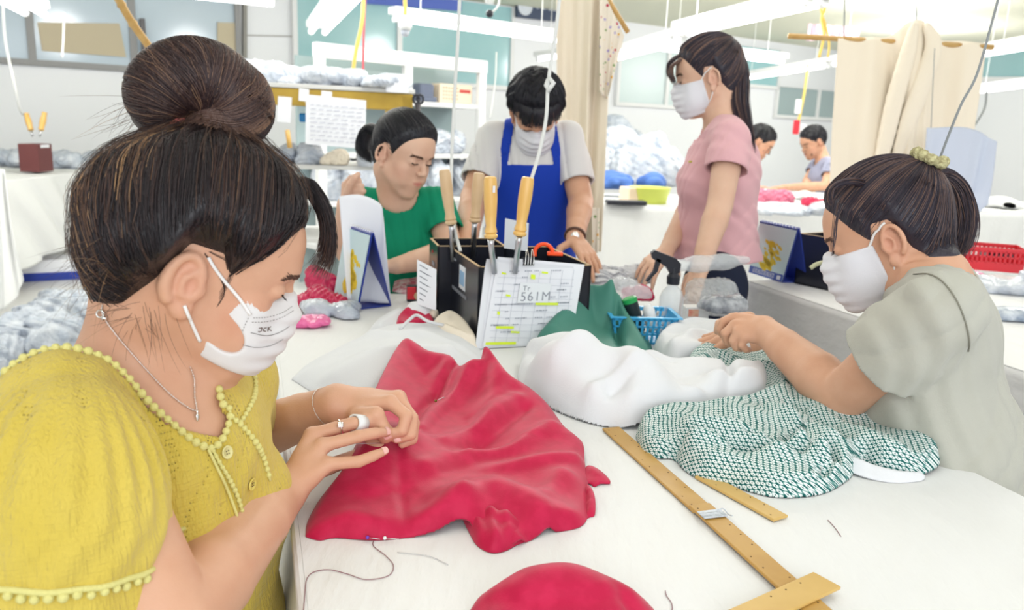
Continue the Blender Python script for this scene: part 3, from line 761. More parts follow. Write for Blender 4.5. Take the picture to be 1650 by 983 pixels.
# ---------------------------------------------------------------- hanging cloth
def hang(name, tops, bots, m, amp=.02, folds=8, th=.004, nu=90, nv=40, parent=None, phase=0.0, uv=False, amp_top=.5, sway=0.0):
    """sheet hanging between a top and a bottom line, with vertical folds"""
    A_ = spline(tops, 12); B_ = spline(bots, 12); s0 = np.linspace(0, 1, nu)
    ia = lambda X, s: np.column_stack([np.interp(s, np.linspace(0, 1, len(X)), X[:, k]) for k in range(3)])
    a, b = ia(A_, s0), ia(B_, s0); dirn = nrm(a[-1]-a[0]); nn = nrm(np.cross(dirn, [0, 0, 1]));
    if np.dot(nn, C0-a[0]) < 0: nn = -nn
    vv = np.linspace(0, 1, nv)[:, None]; P = a[None]*(1-vv[..., None])+b[None]*vv[..., None]
    w = np.sin(2*math.pi*folds*s0[None]+phase+1.2*np.sin(3*vv+s0[None]*7))+.22*np.sin(2*math.pi*folds*2.3*s0[None]+2*vv+phase*2)
    P = P+nn*(w*amp*(amp_top+(1-amp_top)*vv))[..., None]+dirn*(sway*np.sin(vv*3+s0[None]*4))[..., None]
    V = P.reshape(-1, 3); Fr = [(i*nu+j, i*nu+j+1, (i+1)*nu+j+1, (i+1)*nu+j) for i in range(nv-1) for j in range(nu-1)]
    n_ = len(V); Fc = Fr+[tuple(x+n_ for x in f[::-1]) for f in Fr]
    edge = [j for j in range(nu)]+[i*nu+nu-1 for i in range(1, nv)]+[(nv-1)*nu+j for j in range(nu-2, -1, -1)]+[i*nu for i in range(nv-2, 0, -1)]
    Fc += [(edge[i], edge[i]+n_, edge[(i+1) % len(edge)]+n_, edge[(i+1) % len(edge)]) for i in range(len(edge))]
    o = mobj(name, np.vstack([V, V-nn*th]), Fc, m, parent); fix_normals(o.data); return o
M['cream'] = mat('cream_cloth', srgb(250, 238, 218), rough=.85, spec=.1, sheen=.2, bump=(200, .1))
def floral():
    m = mat('floral_cloth', srgb(248, 240, 224), rough=.85, spec=.1); nt = m.node_tree; b = nt.nodes['Principled BSDF']
    tc = nt.nodes.new('ShaderNodeTexCoord'); v = nt.nodes.new('ShaderNodeTexVoronoi'); v.inputs['Scale'].default_value = 48; r = nt.nodes.new('ShaderNodeValToRGB'); r.color_ramp.interpolation = 'CONSTANT'
    r.color_ramp.elements[0].position = 0; r.color_ramp.elements[0].color = (1, 1, 1, 1); r.color_ramp.elements[1].position = .30; r.color_ramp.elements[1].color = (0, 0, 0, 1)
    c = nt.nodes.new('ShaderNodeValToRGB'); c.color_ramp.interpolation = 'CONSTANT'; el = c.color_ramp.elements
    for i, (p, k) in enumerate(((0, (196, 60, 84)), (.22, (240, 230, 214)), (.42, (228, 176, 80)), (.58, (176, 160, 206)), (.74, (240, 230, 214)), (.86, (140, 166, 110)))):
        e = el[i] if i < 2 else el.new(p); e.position = p; e.color = srgb(*k)+(1,)
    sp_ = nt.nodes.new('ShaderNodeSeparateColor'); mx = nt.nodes.new('ShaderNodeMix'); mx.data_type = 'RGBA'
    nt.links.new(tc.outputs['Object'], v.inputs['Vector']); nt.links.new(v.outputs['Distance'], r.inputs[0]); nt.links.new(v.outputs['Color'], sp_.inputs[0]); nt.links.new(sp_.outputs[0], c.inputs[0])
    nt.links.new(r.outputs[0], mx.inputs[0]); mx.inputs[6].default_value = srgb(240, 230, 214)+(1,); nt.links.new(c.outputs[0], mx.inputs[7]); nt.links.new(mx.outputs[2], b.inputs['Base Color']); return m
M['floral'] = floral()
def rwpt(px, py): v = ray(px, py); return C0+v*(np.dot(Q1-wd*.02-C0, wd)/np.dot(v, wd))
w6 = thing('window_6', rwpt(1560, 110), None, None); struct(w6); slab('pane', [rwpt(*q) for q in ((1410, 48), (1740, 34), (1740, 124), (1410, 124))], -wd*.012, M['teal'], parent=w6)
slab('window_frame', [rwpt(*q) for q in ((1405, 124), (1745, 124), (1745, 132), (1405, 131))], -wd*.05, M['alu'], parent=w6)
d = 3.3
tag(hang('curtain', [W(896, -40, d), W(940, -44, d), W(988, -30, d)], [W(898, 408, d), W(935, 412, d), W(968, 404, d)], M['cream'], .034, 2.1, nu=120, phase=.6), 'long cream curtain hanging behind the apron man', 'curtain')
tag(hang('floral_curtain', [W(966, -30, d-.06), W(985, 14, d-.04), W(1006, 58, d-.02)], [W(966, 150, d-.06), W(978, 158, d-.04), W(984, 140, d-.02)], M['floral'], .010, 2.5, nu=60), 'cream cloth with small coloured flowers hanging on the curtain edge', 'cloth')
tag(hang('floral_hem', [W(953, 335, d-.05), W(966, 335, d-.05)], [W(955, 412, d-.05), W(965, 405, d-.05)], M['floral'], .006, 1.5, nu=30), 'floral cloth end showing at the foot of the curtain', 'cloth')
mb = MB(); mb.tube([W(950, -50, d-.02), W(1012, 52, d-.02)], .010, 10); tag(mb.build('wooden_stick', M['bamboo'], smooth=True), 'slanting wooden stick holding the cream curtain', 'stick')
d = 3.3
tag(hang('hanging_cloth', [W(1350, 62, d), W(1400, 60, d), W(1435, 58, d), W(1462, 36, d-.02), W(1490, 34, d-.04), W(1502, 62, d), W(1550, 66, d), W(1592, 70, d)],
    [W(1334, 345, d-.02), W(1380, 350, d-.04), W(1430, 350, d-.02), W(1450, 350, d-.06), W(1470, 350, d-.06), W(1490, 350, d), W(1530, 345, d), W(1560, 320, d)], M['cream'], .020, 4.3, nu=170, amp_top=.35, phase=2.0), 'large cream cloth hanging from a stick at the right', 'cloth')
hc = [o for o in COL.objects if o.name == 'hanging_cloth'][0]
for pth, rr_ in (([(1474, 40), (1462, 90), (1442, 160), (1426, 230), (1410, 300)], .034), ([(1494, 42), (1504, 76), (1484, 140), (1462, 200), (1440, 270)], .036)):
    q = [W(a, b, d-.05) for a, b in pth]; sd_ = SDF().add(s_chain(q, [rr_*.5, rr_*.9, rr_, rr_*.9, rr_*.5], sub=4, flat=(FW, .55), k=.01), 0); l_, h_ = bounds(q, .06); sdf_obj('rolled_fold', sd_, l_, h_, .007, M['cream'], hc, sm=3)
mb = MB(); mb.tube([W(1270, 58, d+.01), W(1600, 76, d+.01)], .011, 10); tag(mb.build('wooden_stick', M['bamboo'], smooth=True), 'horizontal wooden stick carrying the cream cloth at the right', 'stick')
for a, b in (((1476, 72), (1478, -60)), ((1360, 62), (1362, -60))): MB().tube([W(*a, d+.01), W(*b, d+.01)], .003, 5).build('hanger_cord', M['cord_grey']).update_tag()
for i, o in enumerate([o for o in COL.objects if o.name.startswith('hanger_cord') and o.parent is None]): tag(o, ('cord holding the stick at the peak of the cream cloth', 'cord holding the left end of the cream cloth')[i % 2], 'cord')
tag(hang('plastic_sheet', [W(1494, 206, 3.05), W(1560, 206, 3.05), W(1606, 228, 3.05)], [W(1480, 330, 3.05), W(1540, 372, 3.05), W(1594, 330, 3.05)], mat('pale_blue_plastic', srgb(214, 222, 240), rough=.3, alpha=.8), .010, 2, nu=50), 'pale bluish plastic sheet hanging beside the cream cloth', 'plastic sheet')
tag(hang('striped_cloth', [W(1302, 38, 8.5), W(1384, 44, 8.5)], [W(1298, 66, 8.5), W(1384, 60, 8.5)], mat('pink_striped', srgb(236, 204, 218), rough=.8, bump=(80, .5)), .03, 6, nu=60), 'pale pink striped cloth high under the ceiling', 'cloth')

# ---------------------------------------------------------------- cords, plugs and poles
def cord(pts, r, m, label, name='cord', **k):
    o = MB().tube(spline([W(*p) for p in pts], 8), r, 8).build(name, M[m], smooth=True); return tag(o, label, 'cord')
def bulb(p, label, r=.03, group=None):
    t = thing('lamp_holder', p, label, 'lamp holder'); mb = MB(); mb.lathe(p, [(r*.45, .05), (r*.55, .03), (r*.9, .015), (r, 0), (r*.75, -.02)], 16); mb.build('socket', M['white_gloss'], t, smooth=True)
    mb = MB(); mb.sph(p-np.array([0, 0, .03]), r*.62, 12); mb.build('bulb', M['film_full'], t, smooth=True); return t
mb = MB(); pp = spline([W(176, -26, 2.6), W(196, 8, 2.6), W(214, 38, 2.6), (W(248, 86, 2.6))], 10); rr = [.0125+.0035*(i % 10 == 0) for i in range(len(pp))]; mb.tube(pp, rr, 12)
tag(mb.build('bamboo_pole', M['bamboo'], smooth=True), 'slanting bamboo pole above the hair bun', 'pole')
cord([(1506, 78, 3.2), (1503, 140, 3.1), (1500, 208, 3.05)], .0015, 'cord_grey', 'thin cord carrying the pale bluish plastic sheet')
cord([(742, -40, 2.0), (738, 60, 2.0), (731, 180, 2.0), (727, 300, 1.98), (733, 370, 1.95), (742, 405, 1.92)], .0042, 'cord_white', 'white cord dropping straight into the rear black box')
cord([(905, -40, 1.8), (897, 40, 1.8), (884, 128, 1.8), (880, 190, 1.78), (868, 250, 1.76), (850, 310, 1.75), (846, 350, 1.72), (842, 372, 1.72)], .0040, 'cord_white', 'white cord looping past the apron man to the front tools')
MB().tube([W(884, 126, 1.8), W(892, 134, 1.79), W(884, 146, 1.79), W(880, 138, 1.8), W(884, 128, 1.8)], .0055, 8).build('knot', M['cord_white'], [o for o in COL.objects if o.get('label', '').startswith('white cord looping')][0], smooth=True)
cord([(1618, -40, 1.35), (1600, 30, 1.35), (1574, 120, 1.35), (1548, 170, 1.36), (1522, 235, 1.38), (1504, 285, 1.40)], .0022, 'cord_grey', 'thin grey cord falling behind the seated woman with scrunchie')
cord([(3, -30, 5.2), (8, 60, 5.2), (22, 130, 5.2), (30, 170, 5.3), (36, 184, 5.4)], .009, 'cord_white', 'white cord hanging to the tools in the maroon box')
cord([(103, 20, 5.0), (102, 60, 5.0), (100, 92, 5.0)], .007, 'cord_white', 'short white pull cord at the upper left window')
cord([(586, -30, 4.2), (584, 30, 4.2), (574, 80, 4.2), (568, 120, 4.2)], .010, 'cord_yellow', 'yellow cord hanging above the plastic on the rack')
cord([(590, -30, 4.3), (586, 60, 4.3), (585, 125, 4.3)], .006, 'cord_red', 'red cord hanging beside the yellow cord')
cord([(650, -30, 4.0), (653, 10, 4.0), (652, 30, 4.0)], .010, 'cord_yellow', 'yellow cord to the lamp holder at the top centre')
bulb(W(653, 42, 4.0), 'white lamp holder on a yellow cord in front of the teal window', .035)
bulb(W(569, 128, 4.2), 'white plug hanging on the yellow cord above the rack', .028)
bulb(W(586, 134, 4.3), 'white plug hanging on the red cord above the rack', .028)
cord([(1330, -112, 5.5), (1330, 2, 5.5), (1324, 30, 5.5), (1328, 56, 5.5), (1320, 92, 5.5)], .010, 'cord_yellow', 'yellow cord knotted at the stick left of the cream cloth')
cord([(1322, -112, 5.5), (1322, 4, 5.5), (1330, 40, 5.5), (1336, 70, 5.5), (1334, 92, 5.5)], .008, 'cord_yellow', 'second yellow cord crossing the stick')
cord([(1302, 106, 7.6), (1296, 150, 7.5), (1290, 180, 7.5), (1284, 208, 7.5)], .012, 'cord_yellow', 'tan cord with plugs above the far man')
for (px, py), c, lb in (((1286, 172), 'white_gloss', 'white tag on the cord above the far man'), ((1283, 205), 'red_plastic', 'small red plug on the cord above the far man'), ((1294, 212), 'white_gloss', 'lower white plug beside the red plug')):
    mb = MB(); mb.box(W(px, py, 7.45), (.055, .03, .13), bev=.01); tag(mb.build('plug', M[c]), lb, 'plug')
cord([(1590, 146, 5.2), (1586, 175, 5.2), (1568, 206, 5.2)], .007, 'cord_grey', 'grey cord under the lower right light')
cord([(800, 84, 6.6), (798, 130, 6.6), (790, 190, 6.6)], .006, 'cord_white', 'thin white cord down the wall left of the apron man')
dv = thing('ceiling_speaker', W(789, 0, 4.5), 'white device with black tip hanging at the top centre', 'device'); mb = MB(); mb.lathe(W(789, -6, 4.5), [(.035, .14), (.045, .10), (.042, .02), (.02, -.04)], 16); mb.build('body', M['white_gloss'], dv, smooth=True)
mb = MB(); mb.sph(W(789, 22, 4.5), .022, 10); mb.build('tip', M['black_plastic'], dv, smooth=True); mb = MB(); mb.tube(spline([W(793, 20, 4.5), W(803, 8, 4.5), W(806, -20, 4.5)], 6), .006, 6); mb.build('wire', M['cord_white'], dv, smooth=True)

# ---------------------------------------------------------------- crumpled heaps of packing
def heap(name, c, r, m, label, cat='plastic bag', n=9, seed=1, res=None, amp=.12, kind=None, group=None, at_z=None, parent=None):
    rs = np.random.RandomState(seed); c = np.asarray(c, float); r = np.asarray(r, float); S = SDF()
    for i in range(n):
        o = rs.uniform(-.62, .62, 3)*r; o[2] = rs.uniform(.05, .55)*r[2]; S.add(s_ell(c+o, r*rs.uniform(.32, .55), rotz(rs.rand()*3)@rotx(rs.normal(0, .3))), .02+.1*r.min())
    K = rs.normal(size=(4, 3)).astype(f4)*(9/float(r.max())); S.disp(lambda P, d: amp*float(r.min())*.5*(1-np.abs(np.sin(P@K[0]+1.6*np.sin(P@K[1]*.7)))*1.5-np.abs(np.sin(P@K[2]*1.7+P@K[3]))*.6+.6))
    zb = c[2] if at_z is None else at_z; S.cut(plane([0, 0, zb], (0, 0, -1)), .0)
    res = res or max(float(r.max())/34, .004); V, Q = sdf_geo(S, c-r*1.5-.02, c+r*1.5+.02, res, 2); o = mobj(name, V, Q, m, parent)
    if parent is None: tag(o, label, cat, group, kind)
    return o
# ---------------------------------------------------------------- back tables, racks and shelves
def floor_table(name, label, corners, h=TZ, cover=None, legm='wood', th=.03, legs_at=None, lr=.035):
    """corners: four top corners in world x,y"""
    c = [np.array([p[0], p[1], h]) for p in corners]; ctr = sum(c)/4; t = thing(name, (ctr[0], ctr[1], 0), label, 'table')
    mb = MB(); mb.prism([p-np.array([0, 0, th]) for p in c], (0, 0, th)); mb.build('tabletop', M['cloth_white'] if cover else M[legm], t)
    for p in c:
        q = ctr+(p-ctr)*.90; mb = MB(); mb.box((q[0], q[1], (h-th)/2), (lr*2, lr*2, h-th), bev=.004); mb.build('leg', M[legm], t)
    return t
# left table with its white cloth
ta, tb_ = T(-140, 308), T(170, 273.5); al = nrm(tb_-ta); an = nrm(np.cross([0, 0, 1], al));
if np.dot(an, C0-ta) > 0: an = -an
floor_table('sewing_table', 'wooden-legged table at the far left under a white cloth', [ta, tb_, tb_+an*.75, ta+an*.75])
off = -an*.02; dz = np.array([0, 0, .006])
cl = hang('table_cloth', [ta+off+dz, (ta+tb_)/2+off+dz, tb_+off+dz], [T(-140, 308, .0)*0+np.array([ta[0], ta[1], .12])+off*3, np.array([*(ta+(tb_-ta)*.55)[:2], .20])+off*3, np.array([*(ta+(tb_-ta)*.78)[:2], .34])+off*2, np.array([*tb_[:2], .48])+off*2], M['cloth_white'], .035, 6, nu=120, amp_top=.1)
tag(cl, 'white cloth hanging from the far left table, its edge slanting upwards', 'tablecloth')
mb = MB(); mb.prism([ta+dz*.2, tb_+dz*.2, tb_+an*.76+dz*.2, ta+an*.76+dz*.2], (0, 0, .008)); mb.build('cloth_top', M['cloth_white'], cl)
hg = hang('table_cloth', [W(-60, 262, 4.7), W(-10, 268, 4.7), W(8, 276, 4.7)], [W(-60, 500, 4.6), W(6, 500, 4.6), W(34, 452, 4.65)], M['cloth_white'], .03, 2, nu=60); tag(hg, 'nearer white cloth with a pointed corner at the left frame edge', 'tablecloth')
# things on it
bx = T(56, 248, TZ); bz = thing('tool_box', bx+np.array([0, 0, .01]), 'maroon box with two wooden tool handles on the far left table', 'box')
a = W(56, 232, 5.9); mb = MB(); R_ = np.stack([al, -an, np.array([0, 0, 1])], 1); a[2] = TZ+.012+.11; mb.box(a, (.20, .14, .20), R=R_, bev=.006); mb.build('box_body', mat('maroon_board', srgb(110, 62, 62), rough=.5), bz)
mb = MB(); mb.box(a-an*.072+np.array([-.0, 0, .085]), (.11, .006, .022), R=R_); mb.build('paper_label', M['paper'], bz)
for (p, q, lb) in (((42, 183), (50, 210), 'left short wooden tool handle standing in the maroon box'), ((72, 181), (66, 210), 'right short wooden tool handle standing in the maroon box')):
    A_, B_ = W(*p, 5.85), W(*q, 5.85); t = thing('hand_iron', B_, lb, 'tool'); MB().tube(spline([A_, A_*.5+B_*.5, B_], 4), [.018]*3+[.022]*3+[.019]*3, 10).build('handle', M['handle_wood'], t, smooth=True); MB().tube([B_, B_+(B_-A_)*.35], .007, 6).build('shank', M['steel'], t, smooth=True)
for i, (px, py, rx, rz_, lb) in enumerate(((12, 258, .30, .10, 'pale plastic bag at the left edge of the far left table'), (75, 262, .34, .10, 'bright plastic-wrapped bundle in front of the maroon box'), (150, 262, .28, .08, 'lilac-white plastic bundle at the right end of the far left table'), (130, 244, .40, .09, 'silvery plastic roll beside the maroon box'))):
    p = T(px, py+8, TZ+.01); heap('plastic_bag', p, (rx, .16, rz_*1.6), M['film_full'], lb, n=10, seed=10+i)
bxx = T(70, 455, 0); t = thing('storage_box', bxx, 'blue and white box on the floor under the far left table', 'box'); mb = MB(); mb.box(bxx+np.array([-.02, .2, .10]), (.42, .25, .10), rz=.5, bev=.004); mb.build('lid', M['paper'], t); mb = MB(); mb.box(bxx+np.array([-.02, .2, .03]), (.44, .27, .06), rz=.5, bev=.004); mb.build('box_body', M['blue_board'], t)
for i, (px, py, rx, rz_, lb) in enumerate(((150, 520, .34, .16, 'clear plastic bag lying on the floor behind the seated woman'), (60, 555, .40, .18, 'large clear plastic bag on the floor at the left'), (10, 575, .3, .14, 'plastic bag with dark contents at the left edge of the floor'), (120, 480, .30, .10, 'flat clear plastic wrap on the floor under the far left table'))):
    p = T(px, py+26, .0); heap('plastic_bag', p, (rx*.8, .26, rz_*1.6), M['film_full'], lb, n=9, seed=20+i)
# yellow wooden rack
d0 = 4.1; RKz = lambda px, py, d: W(px, py, d)
A_, B_ = W(405, 138, 4.0), W(664, 158, 4.25); zt = (A_[2]+B_[2])/2; A_[2] = B_[2] = zt; ra = nrm(B_-A_); rn = nrm(np.cross([0, 0, 1], ra)); A2 = A_-ra*.5; LR = np.linalg.norm(B_-A2)
rk = thing('rack', ((A2+B_)/2)*np.array([1, 1, 0]), 'ochre wooden rack with papers and plastic behind the woman in green', 'rack'); R_ = np.stack([ra, rn, np.array([0, 0, 1.0])], 1)
mb = MB(); mb.box((A2+B_)/2+np.array([0, 0, -.035]), (LR, .05, .085), R=R_, bev=.004); mb.build('front_rail', M['ochre'], rk)
mb = MB(); mb.box((A2+B_)/2+rn*.25+np.array([0, 0, .02]), (LR+.02, .56, .022), R=R_, bev=.003); mb.build('top_board', M['panel'], rk)
for e, dd in ((A2+ra*.03, 0), (B_-ra*.03, 0), (A2+ra*.03, .5), (B_-ra*.03, .5)):
    q = e+rn*dd; mb = MB(); mb.box((q[0], q[1], (zt-.0)/2), (.06, .05, zt-.01), R=R_, bev=.003); mb.build('post', M['ochre'], rk)
for zz, lb in ((.98, 'mid'), (.6, 'low')):
    mb = MB(); mb.box(((A2+B_)/2+rn*.25)[:2].tolist()+[zz], (LR, .54, .022), R=R_, bev=.003); mb.build('shelf_board', M['panel'], rk)
for i, (px, py, rx, rz_, lb) in enumerate(((440, 120, .26, .10, 'clear plastic bag on the rack top beside the hair bun'), (545, 132, .24, .075, 'long white plastic bundle on the rack top'), (610, 145, .16, .05, 'folded plastic at the front of the rack top'), (490, 138, .18, .05, 'flat white bundle in the middle of the rack top'))):
    p = W(px, py, 4.25); p[2] = zt+.032; heap('plastic_bag', p, (rx, .14, rz_*1.3), M['film_full'], lb, n=10, seed=30+i)
for i, (px, rx, rz_, m_, lb) in enumerate(((455, .10, .12, 'film_full', 'clear bag on the rack shelf beside the bun'), (500, .10, .13, 'film_full', 'shiny grey bag on the rack shelf below the papers'), (545, .10, .08, 'cream', 'cream cloth bundle on the rack shelf'), (610, .10, .12, 'film_full', 'clear bag at the right end of the rack shelf'))):
    p = W(px, 250, 4.25); p[2] = .992; heap('plastic_bag', p, (rx, .10, rz_), M[m_], lb, n=8, seed=40+i)
for q, lb, m_ in (([(493, 152), (590, 162), (588, 240), (492, 232)], 'large written paper taped to the rack', 'paper'), ([(448, 155), (470, 157), (468, 198), (446, 196)], 'small white paper hanging on the left of the rack', 'paper'), ([(622, 118), (658, 120), (658, 150), (622, 148)], 'small white card standing on the rack top', 'paper'), ([(482, 142), (498, 144), (497, 164), (481, 162)], 'left paper slip folded over the rack rail', 'paper'), ([(518, 146), (535, 148), (534, 168), (517, 166)], 'right paper slip folded over the rack rail', 'paper')):
    o = slab('paper_sheet', [W(a, b, 3.93+(a-405)/259*.25) for a, b in q], -ra*0+np.array([0, .004, 0]), M[m_]); tag(o, lb, 'paper')
    if 'written' in lb:
        mb = MB(); rs = random.Random(3)
        for k in range(9):
            y = 168+k*7; x = 500
            while x < 582: w_ = rs.uniform(4, 12); mb.prism([W(a, b, 3.925+(a-405)/259*.25) for a, b in ((x, y+(x-500)*.08), (x+w_, y+(x-500)*.08), (x+w_, y+1.2+(x-500)*.08), (x, y+1.2+(x-500)*.08))], (0, .001, 0)); x += w_+rs.uniform(2, 5)
        mb.build('handwriting', mat('pale_writing', srgb(186, 188, 202), rough=.8), o)
mb = MB(); c = W(500, 190, 4.22); mb.box(c, (.11, .05, .045), rz=.2, bev=.008); tag(mb.build('blue_pouch', mat('bright_blue_film', srgb(30, 140, 214), rough=.3)), 'bright blue packet behind the papers on the rack', 'packet')
t = thing('wooden_peg', W(463, 222, 3.9), 'wooden handle standing beside the hair on the rack', 'handle'); MB().tube([W(463, 210, 3.95), W(467, 238, 3.95)], .012, 8).build('handle', M['handle_wood'], t, smooth=True)
# dark scissors hanging on the rack end
t = thing('scissors', W(674, 170, 4.2), 'black-handled scissors hanging at the right end of the rack', 'scissors'); mb = MB()
for k in (-1, 1): mb.tube([W(674+k*3+5*math.cos(a), 160+7*math.sin(a), 4.2) for a in np.linspace(0, 6.28, 14)], .007, 6)
mb.build('handle', M['black_plastic'], t, smooth=True); mb = MB(); mb.tube([W(673, 168, 4.2), W(676, 196, 4.2)], [.016, .004], 8); mb.build('blade', mat('dark_steel', srgb(60, 56, 60), rough=.4), t, smooth=True)

# white shelving with glass behind, radio on its top shelf
dS = 6.0; P0, P1 = W(515, 110, 5.6), W(776, 120, 6.6); P0[2] = P1[2] = 0; sa = nrm(P1-P0); sn = nrm(np.cross([0, 0, 1], sa)); LS = np.linalg.norm(P1-P0); R_ = np.stack([sa, sn, np.array([0, 0, 1.0])], 1)
sh = thing('shelving_unit', (P0+P1)/2, 'white framed shelving unit with grey-green glass back', 'shelves')
def sx(px):
    v = ray(px, 300)*np.array([1, 1, 0]); t_ = np.dot(P0, sn)/np.dot(v, sn); return np.dot(v*t_-P0, sa)
zz_top = W(645, 98, 6.0)[2]
mb = MB(); mb.box((P0+P1)/2+sn*.34+np.array([0, 0, zz_top/2]), (LS, .02, zz_top), R=R_); mb.build('glass_back', M['smoke'], sh)
for s_ in (0, LS*.5, LS): mb = MB(); mb.box(P0+sa*s_+np.array([0, 0, zz_top/2]), (.07, .05, zz_top), R=R_, bev=.004); mb.build('upright', M['alu'], sh)
mb = MB(); mb.box((P0+P1)/2+np.array([0, 0, zz_top+.02]), (LS+.08, .06, .10), R=R_, bev=.004); mb.build('top_rail', M['alu'], sh)
zsh = [W(730, 170, 6.4)[2], W(730, 254, 6.3)[2], .62, .3]
for z_ in zsh: mb = MB(); mb.box((P0+P1)/2+sn*.17+np.array([0, 0, z_]), (LS, .34, .035), R=R_, bev=.004); mb.build('shelf_board', M['alu'], sh)
def on_sh(px, z_, off=.12): return P0+sa*sx(px)+sn*off+np.array([0, 0, z_+.0185])
rp = on_sh(737, zsh[0], .1); rd = thing('radio', rp, 'cream radio with red display on the top white shelf', 'radio'); mb = MB(); mb.box(rp+np.array([0, 0, .075]), (.34, .12, .15), R=R_, bev=.008); mb.build('case', mat('cream_plastic', srgb(232, 214, 190), rough=.4), rd)
mb = MB(); mb.box(rp-sn*.061+sa*.09+np.array([0, 0, .10]), (.11, .006, .025), R=R_); mb.build('display', mat('red_display', srgb(190, 70, 66), rough=.4), rd)
mb = MB()
for i in range(6):
    for j in range(4): mb.box(rp-sn*.061+sa*(-.13+i*.028)+np.array([0, 0, .035+j*.028]), (.010, .006, .010), R=R_)
mb.build('button_grid', mat('brown_keys', srgb(160, 130, 110), rough=.5), rd)
rp = on_sh(692, zsh[0], .1); mb = MB(); mb.box(rp+np.array([0, 0, .07]), (.14, .12, .14), R=R_, bev=.02); mb.box(rp+np.array([0, 0, .02]), (.18, .14, .04), R=R_, bev=.01); tag(mb.build('desk_telephone', mat('slate_plastic', srgb(98, 106, 126), rough=.4)), 'slate grey device beside the radio on the top white shelf', 'device')
for i, (px, rx, rz_, lb) in enumerate(((712, .16, .17, 'clear bag of clothes under the radio'), (745, .15, .16, 'bulging clear bag at the right of the shelf under the radio'), (690, .12, .13, 'small clear bag behind the green T-shirt woman'))): heap('plastic_bag', on_sh(px, zsh[1], .16), (rx, .13, rz_*1.25), M['film_full'], lb, n=8, seed=50+i)
for i, (px, lb) in enumerate(((560, 'silver plastic bag on the low shelf left of the green T-shirt'), (610, 'silver plastic bag behind the ponytail of the woman in green'), (710, 'silver plastic bag on the low shelf right of the woman in green'), (760, 'silver plastic bag on the low shelf beside the apron man'))): heap('plastic_bag', on_sh(px, zsh[2], .14), (.2, .13, .36), M['film_full'], lb, n=9, seed=60+i)

# long far table with white cloth front
fa, fb = T(905, 330), T(1800, 345); fal = nrm(fb-fa); fan = nrm(np.cross([0, 0, 1], fal));
if np.dot(fan, C0-fa) > 0: fan = -fan
floor_table('cutting_table', 'long white far table behind the curtain and the woman in pink', [fa, fb, fb+fan*.85, fa+fan*.85], cover=True)
off = -fan*.015; o = hang('table_cloth', [fa+off+dz, (fa+fb)/2+off+dz, fb+off+dz], [np.array([*fa[:2], .05])+off*2, np.array([*((fa+fb)/2)[:2], .05])+off*2, np.array([*fb[:2], .05])+off*2], M['cloth_white'], .012, 22, nu=240, nv=16, amp_top=.05); tag(o, 'smooth white cloth front of the long far table', 'tablecloth')
mb = MB(); mb.prism([fa+off+dz*.2, fb+off+dz*.2, fb+fan*.87+dz*.2, fa+fan*.87+dz*.2], (0, 0, .008)); mb.build('cloth_top', M['cloth_white'], o)
FZ = TZ+.010
def fpt(px, py): return T(px, py, FZ)
p = fpt(1046, 327); t = thing('basket', p, 'lime yellow basket on the far white table', 'basket'); mb = MB(); mb.lathe(p, [(.11, 0), (.135, .10), (.140, .105), (.128, .105), (.105, .008)], 24); mb.build('bowl', mat('lime_plastic', srgb(222, 232, 112), rough=.4), t, smooth=True)
p = fpt(1018, 326); mb = MB(); mb.box(p+np.array([0, 0, .05]), (.12, .16, .10), rz=.3, bev=.006); tag(mb.build('small_box', mat('peach_card', srgb(236, 214, 186), rough=.6)), 'peach-coloured box beside the lime basket', 'box')
p = fpt(1008, 330); mb = MB(); mb.box(p+np.array([0, 0, .015]), (.26, .10, .03), rz=.1, bev=.01); tag(mb.build('dark_pouch', M['black_plastic']), 'low dark case in front of the peach box', 'case')
p = fpt(990, 318); mb = MB(); mb.box(p+np.array([0, 0, .008]), (.14, .05, .016), rz=-.2, bev=.004); tag(mb.build('stapler', mat('grey_metal', srgb(140, 144, 150), rough=.4)), 'small grey tool lying near the curtain on the far table', 'tool')
p = fpt(1025, 306)+fan*.15; heap('blue_cloth', p, (.36, .20, .17), mat('denim_blue', srgb(84, 122, 196), rough=.7), 'crumpled blue cloth heap on the far table', 'cloth', n=8, seed=71, amp=.10)
for i, (px, py, rx, rz_, lb) in enumerate(((985, 300, .28, .26, 'grey-white plastic heap next to the curtain'), (1030, 300, .40, .34, 'tall heap of clear plastic bags behind the blue cloth'), (1075, 305, .34, .34, 'plastic heap reaching the woman in pink'), (1000, 285, .5, .42, 'pale plastic piled against the back wall'))):
    p = T(px, py, TZ)+fan*(.42 if i < 3 else .6); p[2] = FZ; heap('plastic_bag', p, (rx*1.1, .25, rz_*1.5), M['film_full'], lb, n=12, seed=80+i)
def packet(px, py, w_, h_, m_, lb, rz_=0.0, z=None, sc=1.0):
    p = T(px, py, z or FZ); o = heap('cloth_packet', p, (w_, h_, .07*sc), m_, lb, 'packet', n=6, seed=int(px), amp=.2); return o
M['pink_sheen'] = mat('glossy_pink', srgb(238, 130, 160), rough=.25, spec=.6, bump=(30, .5)); M['rose'] = mat('rose_red', srgb(214, 60, 96), rough=.5)
packet(1246, 334, .20, .12, M['pink_sheen'], 'glossy pink packet on the edge of the far table', sc=1.9); packet(1236, 318, .16, .08, M['rose'], 'rose red folded cloth behind the pink packet')
packet(1300, 322, .22, .12, M['cloth_white'], 'white folded cloth under the hands of the far man'); packet(1320, 334, .14, .08, M['rose'], 'small red and white bundle left of the cream cloth')
heap('plastic_bag', T(1275, 345, FZ)+fan*.06, (.40, .16, .09), M['film_full'], 'clear plastic roll draped at the edge of the far table', n=10, seed=91)
heap('plastic_bag', fpt(1610, 336)+fan*.2, (.5, .2, .08), M['cloth_white'], 'white cloth pile on the far table at the right edge', 'cloth', n=10, seed=92)
